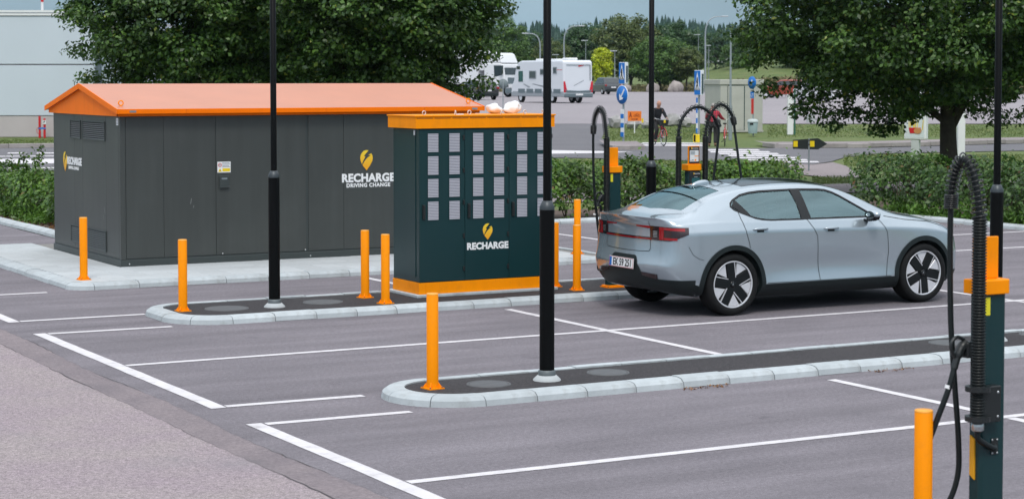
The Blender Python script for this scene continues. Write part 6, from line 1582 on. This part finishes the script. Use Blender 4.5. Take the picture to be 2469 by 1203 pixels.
# orange diversion sign
p = at(92.5, 1530); o = thing('diversion_sign', (p.x, p.y, terr(92.5)), YAW-R(90), 'orange diversion sign with figures and arrow beside the stones', 'road sign'); z0 = 0.57
b = MB(); b.box(-0.025, 0.025, 0.012, 0.04, 0, z0+0.1); b.build('post', WHITEP, o); b = MB(); b.box(-0.32, 0.32, 0, 0.011, z0, z0+0.46, ch=0.003); sb_ = b.build('board', mat('sign_orange', (0.85, 0.20, 0.02), 0.5), o)
DSR = mat('sign_dark_red', (0.20, 0.02, 0.01), 0.6)
poly_obj('arrow', [(-0.16, z0+0.07), (0.08, z0+0.07), (0.08, z0+0.04), (0.17, z0+0.085), (0.08, z0+0.13), (0.08, z0+0.10), (-0.16, z0+0.10)], -0.006, -0.0005, DSR, sb_)
poly_obj('walking_figure', [(-0.22, z0+0.40), (-0.17, z0+0.40), (-0.16, z0+0.28), (-0.12, z0+0.17), (-0.16, z0+0.17), (-0.19, z0+0.25), (-0.24, z0+0.17), (-0.27, z0+0.17), (-0.22, z0+0.29)], -0.006, -0.0005, DSR, sb_)
for xx in (0.02, 0.19):
    b = MB(); b.tube([(xx+0.055*math.cos(a), -0.003, z0+0.24+0.055*math.sin(a)) for a in [k*math.pi/6 for k in range(13)]], 0.007, 4, caps=False); b.build('cycle_wheel_mark', DSR, sb_)
b = MB(); b.tube([(0.02, -0.003, z0+0.24), (0.08, -0.003, z0+0.34), (0.16, -0.003, z0+0.34), (0.19, -0.003, z0+0.24), (0.10, -0.003, z0+0.24), (0.08, -0.003, z0+0.34)], 0.008, 4); b.build('cycle_frame_mark', DSR, sb_)
b = MB(); b.box(0.33, 0.42, 0.012, 0.03, z0-0.08, z0+0.12); b.build('side_tab', YELP, o)
# arrow board seen from the back
p = gp(1950, 412); k = proj_k = 57.7/FPX; o = thing('arrow_board', (p.x, p.y, 0), YAW-R(90), 'black backed arrow board with yellow patches on a thin post', 'road sign'); zc = EYE-(347-187)*k
b = MB(); b.prism([(-0.47, -0.145), (-0.47, 0.115), (0.27, 0.165), (0.54, 0.0), (0.27, -0.165)], 0.0, 0.02, 'y'); ob = b.build('board', mat('sign_back', (0.012, 0.018, 0.018), 0.5), o); ob.location = (0, 0, zc)
for (x0, x1) in ((-0.455, -0.33), (0.03, 0.16)): b = MB(); b.box(x0, x1, -0.006, -0.0005, zc-0.085, zc+0.085); b.build('yellow_patch', YELP, ob).location = (0, 0, -zc)
b = MB(); b.box(-0.025, 0.02, -0.03, -0.0065, 0, zc+0.16); b.build('post', GALV, o)
for z in (zc+0.10, zc-0.02): b = MB(); b.box(-0.02, 0.015, -0.034, -0.0305, z-0.018, z+0.018); b.build('clamp', BLACKP, o)
# advert box
p = gp(2205, 390); o = thing('advert_box', (p.x, p.y, 0), YAW-R(90)-R(28), 'white advertising box with food poster on a short post under the right tree', 'advert')
b = MB(); b.box(-0.13, 0.13, 0.02, 0.22, 0, 0.70); b.build('post', mat('advert_post', (0.50, 0.53, 0.52), 0.6, var=0.1), o, bevel=0.01, seg=1)
b = MB(); b.box(-0.36, 0.36, 0.0, 0.30, 0.71, 2.25, ch=0.03); bx_ = b.build('case', WHITEP, o)
b = MB(); b.box(-0.31, 0.31, -0.006, -0.0005, 0.78, 2.18); po = b.build('poster', mat('poster_pale', (0.62, 0.68, 0.68), 0.3), bx_)
g = random.Random(4)
for q in range(9):
    x = -0.10+0.035*q; b = MB(); b.box(x, x+0.022, -0.012, -0.0065, 1.05, 1.28+0.10*g.random(), M=Matrix.Translation((0, 0, 0)) @ Matrix.Rotation(R(g.uniform(-6, 6)), 4, 'Y')); b.build('poster_chip', YELP, po)
b = MB(); b.prism([(-0.16, 0.92), (0.14, 0.92), (0.20, 1.10), (-0.20, 1.10)], -0.018, -0.0125, 'y'); b.build('poster_tray', REDP, po)
b = MB(); b.prism([(0.10+0.13*math.cos(R(a)), 1.0+0.10*math.sin(R(a))) for a in range(0, 360, 30)], -0.024, -0.0185, 'y'); b.build('poster_bun', mat('bun', (0.50, 0.24, 0.08), 0.6), po)
b = MB(); b.box(-0.28, 0.28, -0.012, -0.0065, 1.75, 1.95); b.build('poster_band', REDP, po)
# posts by the far verge
for (px, gy, yt, w_, mm, lab, cat) in ((1905, 325, 228, 0.13, WHITEP, 'thick white post on the verge below the left branches of the right tree', 'post'), (1916, 325, 215, 0.035, mat('green_post', (0.03, 0.13, 0.09), 0.5), 'thin green post next to the thick white post', 'post'), (2317, 383, 268, 0.12, WHITEP, 'white square post just right of the big trunk', 'post'), (1955, 296, 276, 0.2, mat('bin_grey', (0.42, 0.45, 0.44), 0.6), 'low pale litter bin at the edge of the far car park', 'bin')):
    sx = solve_s(gy)
    p = at(sx, px); z0 = terr(sx); h = EYE-(yt-187)*sx/FPX-z0
    o = thing('litter_bin' if cat == 'bin' else 'verge_post', (p.x, p.y, z0), YAW-R(90), lab, cat)
    b = MB(); b.box(-w_, w_, -w_, w_, 0, h*0.965, ch=0.008); b.build('shaft' if cat != 'bin' else 'bin_body', mm, o); b = MB(); b.box(-w_*1.12, w_*1.12, -w_*1.12, w_*1.12, h*0.966, h, ch=0.006); b.build('cap', mm, o)
# ---------------------------------------------------------------- concrete hut, bin, bus stop style pole
s = 93.0; p = at(s, 1737); hu = thing('utility_hut', (p.x, p.y, terr(s)), YAW-R(90)+R(16), 'pale concrete utility hut behind the pedestrian with red shirt', 'hut')
CW = mat('hut_concrete', (0.44, 0.44, 0.40), 0.85, var=0.10, vscale=1.0, dirt=(0.28, 0.28, 0.24), dscale=0.8, damount=0.5)
b = MB(); b.box(0, 2.15, 0, 2.0, 0, 2.25); b.build('walls', CW, hu, bevel=0.01, seg=1); b = MB(); b.box(-0.05, 2.2, -0.05, 2.05, 2.251, 2.50); b.build('roof_slab', CW, hu, bevel=0.02, seg=1)
b = MB(); b.box(0.38, 1.18, -0.022, -0.0005, 0.12, 2.2); d = b.build('door', CW, hu); 
for (x0, x1, z0, z1) in ((0.355, 0.38, 0.12, 2.2), (1.18, 1.23, 0.10, 2.2), (0.38, 1.18, 2.2, 2.24)): b = MB(); b.box(x0, x1, -0.014, -0.0005, z0, z1); b.build('door_gap', mat('hut_gap', (0.02, 0.05, 0.045), 0.6), hu)
b = MB(); b.box(-0.03, 2.18, -0.035, -0.023, 0.02, 0.10); b.build('base_rail', CW, hu)
s = 90.5; p = at(s, 1816); z0 = terr(s); o = thing('info_pole', (p.x, p.y, z0), YAW-R(90)-R(58), 'pole with blue signs and a red banner by the utility hut', 'sign pole')
k = s/FPX
b = MB(); b.tube([(0, 0, 0), (0, 0, EYE-(186-187)*k-z0)], 0.03, 8); b.build('pole', SLM, o)
b = MB(); b.lathe([(0.29, 0), (0.29, 0.02), (0, 0.0201)], 24, M=Matrix.Translation((-0.05, -0.03, EYE-(200-187)*k-z0)) @ Matrix.Rotation(R(90), 4, 'X')); q = b.build('round_sign', BLUES, o)
poly_obj('arrow_mark', [(-0.10, EYE-(193-187)*k-z0), (0.0, EYE-(193-187)*k-z0), (-0.05, EYE-(207-187)*k-z0)], -0.058, -0.0505, WHITEP, q)
zq = EYE-(237-187)*k-z0; b = MB(); b.box(-0.16, 0.08, -0.05, -0.031, zq, zq+0.29); q = b.build('route_plate', BLUES, o); add_text('L7', 0.2, 'lettering', WHITEP, q, (-0.04, -0.0505, zq+0.07), FRONT)
zq = EYE-(275-187)*k-z0; b = MB(); b.box(-0.09, 0.07, -0.05, -0.031, zq, zq+0.70); b.build('red_banner', mat('banner_red', (0.62, 0.03, 0.02), 0.6, var=0.1, vscale=5), o)
p = at(90.0, 1815); o = thing('waste_bin', (p.x, p.y, terr(90)), YAW-R(90)-R(15), 'grey green domed waste bin in front of the utility hut', 'bin'); BINM = mat('bin_green_grey', (0.27, 0.36, 0.37), 0.5)
b = MB(); b.lathe([(0.20, 0.12), (0.24, 0.62), (0.235, 0.63)], 20); b.build('bin_body', BINM, o); b = MB(); b.lathe([(0.26, 0.631), (0.26, 0.68), (0.20, 0.76), (0, 0.79)], 20); b.build('lid', mat('bin_lid', (0.42, 0.48, 0.48), 0.5), o)
b = MB(); b.box(-0.10, 0.06, -0.245, -0.225, 0.52, 0.60); b.build('opening', DARKGAP, o); b = MB(); b.tube([(0.0, 0.22, 0), (0.0, 0.22, 0.7)], 0.03, 6); b.build('stand', SLM, o)
# round sign seen from behind above the cabinet
s = 118; p = at(s, 1213); z0 = tz(s, 1213); o = thing('round_sign', (p.x, p.y, z0), YAW-R(90), 'grey back of a round road sign in front of the lorry', 'road sign'); k = s/FPX
zc = EYE-(203-187)*k-z0; b = MB(); b.lathe([(0.30, 0), (0.30, 0.02), (0, 0.0201)], 24, M=Matrix.Translation((0, 0.02, zc)) @ Matrix.Rotation(R(90), 4, 'X')); b.build('disc', mat('sign_back_grey', (0.16, 0.20, 0.21), 0.5), o); b = MB(); b.tube([(0, -0.03, 0), (0, -0.03, zc+0.25)], 0.03, 8); b.build('post', SLM, o)
# far house
s = 345; p = at(s, 1724); z0 = tz(s, 1724); o = thing('house', (p.x, p.y, EYE-(150-187)*s/FPX-0.2), YAW-R(90)+R(20), 'small grey house on the grassy rise behind the street lamps', 'house')
b = MB(); b.box(-1.7, 1.7, -1.5, 1.5, 0, 1.7); b.build('walls', mat('house_wall', (0.40, 0.42, 0.41), 0.8), o); b = MB(); b.prism([(-1.8, 1.65), (1.8, 1.65), (0, 2.6)], -1.9, 1.9, 'x'); b.build('roof', mat('house_roof', (0.10, 0.11, 0.115), 0.8), o)
for x in (-0.9, 0.5): b = MB(); b.box(x, x+0.5, -1.53, -1.501, 0.6, 1.3); b.build('window', GLASSD, o)
# boulders
for i, (px, s, w_px, h_px, m_, lab) in enumerate(((1574, 232, 34, 24, ROCK, 'rounded brown boulder behind the cyclist'), (1630, 232, 42, 27, ROCK, 'largest brown boulder right of the cyclist, under the small olive tree'), (1505, 233, 34, 20, ROCK, 'grey brown boulder behind the crossing sign with keep right arrow'))):
    p = at(s, px); k = s/FPX; o = link('boulder', blob('boulder', w_px*k/2, w_px*k/2*0.8, h_px*k*0.75, 11+i, m_, 0.16, 1.3, 3), None, (p.x, p.y, tz(s, px)+h_px*k*0.28)); tag(o, lab, 'boulder', 'boulders at the far edge')
for i, (px, gy, w_px, h_px, lab) in enumerate(((1486, 308, 44, 30, 'angular grey stone left of the orange diversion sign'), (1525, 309, 34, 22, 'low grey stone behind the orange diversion sign'), (1558, 309, 26, 18, 'small grey stone right of the orange diversion sign'), (1620, 303, 52, 30, 'large grey stone right of the cyclist'), (1652, 306, 30, 22, 'grey stone next to the second crossing sign'))):
    sx = solve_s(gy)
    p = at(sx, px); k = sx/FPX; o = link('stone', blob('stone', w_px*k/2, w_px*k/2*0.7, h_px*k*0.6, 31+i, ROCKG, 0.26, 1.7, 2), None, (p.x, p.y, terr(sx)+h_px*k*0.42)); tag(o, lab, 'stone', 'grey stones on the verge')
    for q in o.data.polygons: q.use_smooth = False

# ================================================================== people and bicycles
def skinned(name, verts, edges, radii, material, parent, sub=2, loc=(0, 0, 0)):
    me = bpy.data.meshes.new(name); me.from_pydata([Vector(v) for v in verts], edges, [])
    o = bpy.data.objects.new('tmp', me); COL.objects.link(o)
    m = o.modifiers.new('k', 'SKIN'); m.use_smooth_shade = True
    for v, r_ in zip(me.skin_vertices[0].data, radii): v.radius = (r_, r_) if not isinstance(r_, tuple) else r_
    me.skin_vertices[0].data[0].use_root = True
    m2 = o.modifiers.new('s', 'SUBSURF'); m2.levels = sub; m2.render_levels = sub
    dg = bpy.context.evaluated_depsgraph_get(); dg.update()
    r = bpy.data.meshes.new_from_object(o.evaluated_get(dg)); bpy.data.objects.remove(o)
    r.name = name; r.materials.clear(); r.materials.append(material)
    for p in r.polygons: p.use_smooth = True
    q = link(name, r, parent); q.location = loc; return q
SKIN = mat('skin', (0.46, 0.24, 0.17), 0.55); BLKW = mat('black_wool', (0.012, 0.014, 0.018), 0.9, var=0.2, vscale=20); TROU = mat('dark_trousers', (0.020, 0.020, 0.021), 0.9)
def plaid():
    m = bpy.data.materials.new('red_plaid'); m.use_nodes = True; N = m.node_tree.nodes; L = m.node_tree.links; b = N['Principled BSDF']; b.inputs['Roughness'].default_value = 0.85
    tc = N.new('ShaderNodeTexCoord'); last = None
    fac = []
    for ax in ('X', 'Z'):
        w_ = N.new('ShaderNodeTexWave'); w_.bands_direction = ax; w_.inputs['Scale'].default_value = 3.6; L.new(tc.outputs['Object'], w_.inputs['Vector']); fac.append(w_)
    ad = N.new('ShaderNodeMath'); ad.operation = 'ADD'; L.new(fac[0].outputs[1], ad.inputs[0]); L.new(fac[1].outputs[1], ad.inputs[1])
    rp = N.new('ShaderNodeValToRGB'); el = rp.color_ramp.elements; el[0].color = (0.10, 0.008, 0.014, 1); el[0].position = 0.3; el[1].color = (0.42, 0.022, 0.045, 1); el[1].position = 0.62
    mr = N.new('ShaderNodeMath'); mr.operation = 'MULTIPLY'; mr.inputs[1].default_value = 0.5; L.new(ad.outputs[0], mr.inputs[0]); L.new(mr.outputs[0], rp.inputs[0]); L.new(rp.outputs[0], b.inputs['Base Color']); return m
def person(loc, rz, label, J, shirt, trousers, shoes, bald=True, lean=0.0):
    """J: joint positions, x right of body, y forward, z up"""
    o = thing('person', loc, rz, label, 'person')
    names = ['pelvis', 'waist', 'chest', 'neck', 'head', 'crown', 'lsh', 'lel', 'lwr', 'lha', 'rsh', 'rel', 'rwr', 'rha', 'lhip', 'lkn', 'lan', 'lto', 'rhip', 'rkn', 'ran', 'rto']
    idx = {n: i for i, n in enumerate(names)}; V = [J[n] for n in names]
    E = [(idx[a], idx[b_]) for a, b_ in (('pelvis', 'waist'), ('waist', 'chest'), ('chest', 'neck'), ('neck', 'head'), ('head', 'crown'), ('chest', 'lsh'), ('lsh', 'lel'), ('lel', 'lwr'), ('lwr', 'lha'), ('chest', 'rsh'), ('rsh', 'rel'), ('rel', 'rwr'), ('rwr', 'rha'), ('pelvis', 'lhip'), ('lhip', 'lkn'), ('lkn', 'lan'), ('lan', 'lto'), ('pelvis', 'rhip'), ('rhip', 'rkn'), ('rkn', 'ran'), ('ran', 'rto'))]
    rad = dict(pelvis=.13, waist=.125, chest=.14, neck=.055, head=.085, crown=.07, lsh=.07, lel=.047, lwr=.034, lha=.036, lhip=.09, lkn=.06, lan=.042, lto=.035)
    for k_ in ('sh', 'el', 'wr', 'ha', 'hip', 'kn', 'an', 'to'): rad['r'+k_] = rad['l'+k_]
    skinned('body', V, E, [rad[n] for n in names], SKIN, o)
    sn = ['waist', 'pelvis', 'chest', 'neckb', 'lsh', 'lel', 'lwr', 'rsh', 'rel', 'rwr']; J2 = dict(J); J2['neckb'] = tuple(Vector(J['neck'])*0.75+Vector(J['chest'])*0.25)
    si = {n: i for i, n in enumerate(sn)}; sr = dict(waist=.155, pelvis=.160, chest=.175, neckb=.075, lsh=.092, lel=.068, lwr=.052, rsh=.092, rel=.068, rwr=.052)
    skinned('shirt', [J2[n] for n in sn], [(si[a], si[b_]) for a, b_ in (('pelvis', 'waist'), ('waist', 'chest'), ('chest', 'neckb'), ('chest', 'lsh'), ('lsh', 'lel'), ('lel', 'lwr'), ('chest', 'rsh'), ('rsh', 'rel'), ('rel', 'rwr'))], [sr[n] for n in sn], shirt, o)
    tn = ['pelvis', 'lhip', 'lkn', 'lan', 'rhip', 'rkn', 'ran']; ti = {n: i for i, n in enumerate(tn)}; trd = dict(pelvis=.148, lhip=.115, lkn=.085, lan=.075, rhip=.115, rkn=.085, ran=.075)
    skinned('trousers', [J[n] for n in tn], [(ti[a], ti[b_]) for a, b_ in (('pelvis', 'lhip'), ('lhip', 'lkn'), ('lkn', 'lan'), ('pelvis', 'rhip'), ('rhip', 'rkn'), ('rkn', 'ran'))], [trd[n] for n in tn], trousers, o)
    for sd in 'lr':
        a, t = Vector(J[sd+'an']), Vector(J[sd+'to']); skinned('shoe', [a-(t-a)*0.25+Vector((0, 0, -.03)), (a+t)/2+Vector((0, 0, -.025)), t+(t-a)*0.15], [(0, 1), (1, 2)], [.05, .052, .042], shoes, o, 1)
        h = Vector(J[sd+'ha']); w_ = Vector(J[sd+'wr']); f = (h-w_).normalized(); side = f.cross(Vector((0, 0, 1)));
        if side.length < 0.1: side = Vector((1, 0, 0))
        side.normalize(); dn = f.cross(side)
        for q in range(4):
            st_ = h+side*(-0.027+0.018*q); skinned('finger', [st_, st_+f*(0.045-0.004*abs(q-1.5)), st_+f*0.05-dn*0.035*(1 if dn.z > 0 else -1)], [(0, 1), (1, 2)], [.010, .009, .008], SKIN, o, 1)
        skinned('thumb', [h-f*0.02+side*0.03, h+f*0.015+side*0.055, h+f*0.04+side*0.05], [(0, 1), (1, 2)], [.011, .010, .009], SKIN, o, 1)
    hd, cr = Vector(J['head']), Vector(J['crown']); nk = Vector(J['neck'])
    fwd = Vector(J.get('face', (0, 1, 0))).normalized(); rt_ = fwd.cross(Vector((0, 0, 1))).normalized()
    c = (hd+cr)/2
    hm_ = blob('head', .085, .105, .13, 5, SKIN, 0.03, 1.0, 3); ho = link('head', hm_, o, c); ho.rotation_euler = (0, 0, math.atan2(-fwd.x, fwd.y))
    for sx in (-1, 1):
        e_ = link('ear', blob('ear', .012, .025, .032, 6, SKIN, 0.05, 1, 1), ho, (sx*.088, -.005, -.005)); y_ = link('eye', blob('eye', .014, .008, .009, 7, BLACKP, 0, 1, 1), ho, (sx*.033, .096, .012))
    link('nose', blob('nose', .015, .024, .027, 8, SKIN, 0.02, 1, 1), ho, (0, .108, -.018)); link('mouth', blob('mouth', .027, .008, .007, 9, mat('lips', (.30, .10, .08), .5), 0, 1, 1), ho, (0, .098, -.065))
    hair = blob('hair', .091, .108, .085 if not bald else .05, 10, mat('grey_hair', (.30, .28, .26), .8), 0.06, 2.0, 3); link('hair', hair, ho, (0, -.022, .045 if not bald else -.012))
    return o, ho
def bicycle(loc, rz, label, frame, basket=False, steer=0.0):
    o = thing('bicycle', loc, rz, label, 'bicycle')        # forward = +x
    rw, fw_ = Vector((-0.53, 0, 0.345)), Vector((0.53, 0, 0.345))
    for c in (rw, fw_):
        b = MB(); b.lathe([(0.317, -.016), (0.345, -.010), (0.349, 0), (0.345, .010), (0.317, .016)], 32, close=True); w_ = b.build('wheel', TYRE, o, loc=c); w_.rotation_euler = (R(90), 0, 0)
        b = MB(); b.lathe([(0.302, -.012), (0.3165, -.012), (0.3165, .012), (0.302, .012)], 32, close=True); b.build('rim', STEEL, w_)
        b = MB()
        for q in range(16): a = q*math.pi/8; b.tube([(0.02*math.cos(a+.5), 0.02*math.sin(a+.5), 0), (.303*math.cos(a), .303*math.sin(a), 0)], .0022, 3)
        b.tube([(0, 0, -.05), (0, 0, .05)], .022, 8); b.build('spokes', STEEL, w_)
        b = MB(); b.tube([(c.x+.365*math.cos(R(t)), 0, c.z+.365*math.sin(R(t))) for t in (range(20, 200, 15) if c is rw else range(10, 150, 15))], .014, 6); b.build('mudguard', frame, o)
    bb = Vector((-.08, 0, .30)); se = Vector((-.24, 0, .78)); hd_ = Vector((.34, 0, .82)); hd2 = Vector((.37, 0, .68))
    b = MB()
    for a, c in ((bb, se), (bb, hd2), (se*.8+bb*.2, hd_*.5+hd2*.5), (bb, rw), (se*.9+bb*.1, rw)): b.tube([a, c], .019, 8)
    b.tube([hd_+Vector((-.02, 0, .04)), hd2], .022, 8); b.build('frame', frame, o)
    b = MB(); b.tube([hd2, hd2+Vector((.03, .055, -.06)), fw_+Vector((0, .055, 0))], .014, 6); b.tube([hd2, hd2+Vector((.03, -.055, -.06)), fw_+Vector((0, -.055, 0))], .014, 6); b.build('fork', frame, o)
    b = MB(); b.tube([se, se+Vector((-.03, 0, .12))], .014, 6); b.build('seat_post', STEEL, o)
    b = MB(); b.add([(-.42, -.085, .92), (-.42, .085, .92), (-.25, .06, .925), (-.12, .02, .915), (-.12, -.02, .915), (-.25, -.06, .925), (-.40, -.06, .87), (-.40, .06, .87), (-.15, .012, .885), (-.15, -.012, .885)], [(0, 5, 4, 3, 2, 1), (6, 7, 8, 9), (0, 1, 7, 6), (1, 2, 3, 8, 7), (3, 4, 9, 8), (4, 5, 0, 6, 9)]); b.build('saddle', BLACKR, o)
    b = MB(); b.tube([hd_+Vector((-.02, 0, .04)), hd_+Vector((-.04, 0, .22))], .013, 6); b.tube(bez([(.12, .31, 1.06), (.24, .27, 1.09), (.31, .12, 1.05), (.30, 0, 1.04), (.31, -.12, 1.05), (.24, -.27, 1.09), (.12, -.31, 1.06)], 5), .012, 6); b.build('handlebar', STEEL, o)
    for sg in (-1, 1): b = MB(); b.tube([(.10, sg*.315, 1.055), (.22, sg*.28, 1.085)], .018, 6); b.build('grip', BLACKR, o)
    for sg in (-1, 1):
        b = MB(); e_ = bb+Vector((.12*sg, sg*.10, -.12*sg)); b.tube([bb+Vector((0, sg*.06, 0)), bb+Vector((.12*sg, sg*.07, -.12*sg))], .010, 6); b.box(e_.x-.04, e_.x+.04, e_.y-.04, e_.y+.05, e_.z-.012, e_.z+.012); b.build('pedal', BLACKR, o)
    b = MB(); b.lathe([(.02, -.004), (.095, -.004), (.095, .004), (.02, .004)], 24, close=True, M=Matrix.Translation((bb.x, -.05, bb.z)) @ Matrix.Rotation(R(90), 4, 'X')); b.build('chainring', STEEL, o)
    if basket:
        b = MB(); V = []
        for (z, k_) in ((.80, .8), (1.03, 1.0)): V += [(.42, -.17*k_, z), (.42+.26*k_, -.17*k_, z), (.42+.26*k_, .17*k_, z), (.42, .17*k_, z)]
        b.add(V, [(0, 1, 2, 3), (0, 4, 5, 1), (1, 5, 6, 2), (2, 6, 7, 3), (3, 7, 4, 0)]); bk_ = b.build('basket', mat('basket_dark', (.02, .025, .025), .8, var=.4, vscale=30), o)
        b = MB(); b.box(.60, .69, -.05, .02, .92, 1.03); b.build('yellow_tag', YELP, bk_)
    return o
REDB = mat('red_bike', (0.55, 0.02, 0.03), 0.35, coat=0.5)
# cyclist riding towards the camera
p = gp(1588, 351); rzc = head(0.30, -0.95)
bicycle((p.x, p.y, 0.0), rzc, 'red bicycle with dark front basket ridden by the bald man', REDB, True)
Jc = dict(pelvis=(0, -.28, 1.00), waist=(0, -.22, 1.14), chest=(0, -.10, 1.38), neck=(0, -.03, 1.53), head=(0, .02, 1.62), crown=(0, .03, 1.73), lsh=(-.19, -.08, 1.42), lel=(-.27, .03, 1.20), lwr=(-.285, .14, 1.10), lha=(-.29, .17, 1.085), rsh=(.19, -.08, 1.42), rel=(.27, .03, 1.20), rwr=(.285, .14, 1.10), rha=(.29, .17, 1.085),
          lhip=(-.10, -.24, .95), lkn=(-.11, .14, .78), lan=(-.11, .06, .36), lto=(-.11, .18, .31), rhip=(.10, -.24, .95), rkn=(.11, .10, .62), ran=(.11, -.12, .22), rto=(.11, .0, .16), face=(0, 1, 0))
person((p.x, p.y, 0), rzc-R(90), 'bald cyclist in a black sweater riding towards the camera, beside the lamp post', Jc, BLKW, TROU, BLACKR)
# pedestrian walking away, pushing a bicycle on his right
p = gp(1719, 353); rzp = head(0.12, 0.99)
Jp = dict(pelvis=(0, 0, .92), waist=(0, .05, 1.06), chest=(0, .15, 1.30), neck=(0, .23, 1.45), head=(0, .29, 1.52), crown=(0, .34, 1.62), lsh=(-.19, .15, 1.33), lel=(-.27, .20, 1.10), lwr=(-.20, .38, 1.02), lha=(-.18, .43, 1.02), rsh=(.19, .16, 1.33), rel=(.33, .24, 1.12), rwr=(.42, .42, 1.07), rha=(.44, .46, 1.07),
          lhip=(-.095, 0, .88), lkn=(-.13, .08, .48), lan=(-.14, -.06, .09), lto=(-.15, .08, .04), rhip=(.095, 0, .88), rkn=(.10, .02, .47), ran=(.09, -.16, .10), rto=(.10, -.02, .04), face=(.15, 1, -.2))
person((p.x, p.y, 0), rzp-R(90), 'person in a red checked shirt walking away and pushing a bicycle over the crossing', Jp, plaid(), TROU, mat('brown_shoe', (.12, .05, .035), .6), bald=False)
p2 = p + (RT*0.50+FLAT*0.25); bicycle((p2.x, p2.y, 0), rzp, 'red bicycle pushed by the person in the red checked shirt', REDB, False)

# ================================================================== thin summer haze
b = MB(); M = Matrix.Rotation(YAW-R(90), 4, 'Z'); b.box(-1200, 1200, -80, 1900, -1.2, 60, M=M)
hz_m = bpy.data.materials.new('haze'); hz_m.use_nodes = True; N = hz_m.node_tree.nodes; N.remove(N['Principled BSDF'])
pv = N.new('ShaderNodeVolumePrincipled'); pv.inputs['Color'].default_value = (0.62, 0.82, 0.95, 1); pv.inputs['Density'].default_value = 0.00006; pv.inputs['Anisotropy'].default_value = 0.0
hz_m.node_tree.links.new(pv.outputs[0], N['Material Output'].inputs['Volume'])
hz = b.build('haze', hz_m); tag(hz, 'thin bluish haze over the whole scene', 'haze', kind='stuff')
SC.cycles.volume_bounces = 0
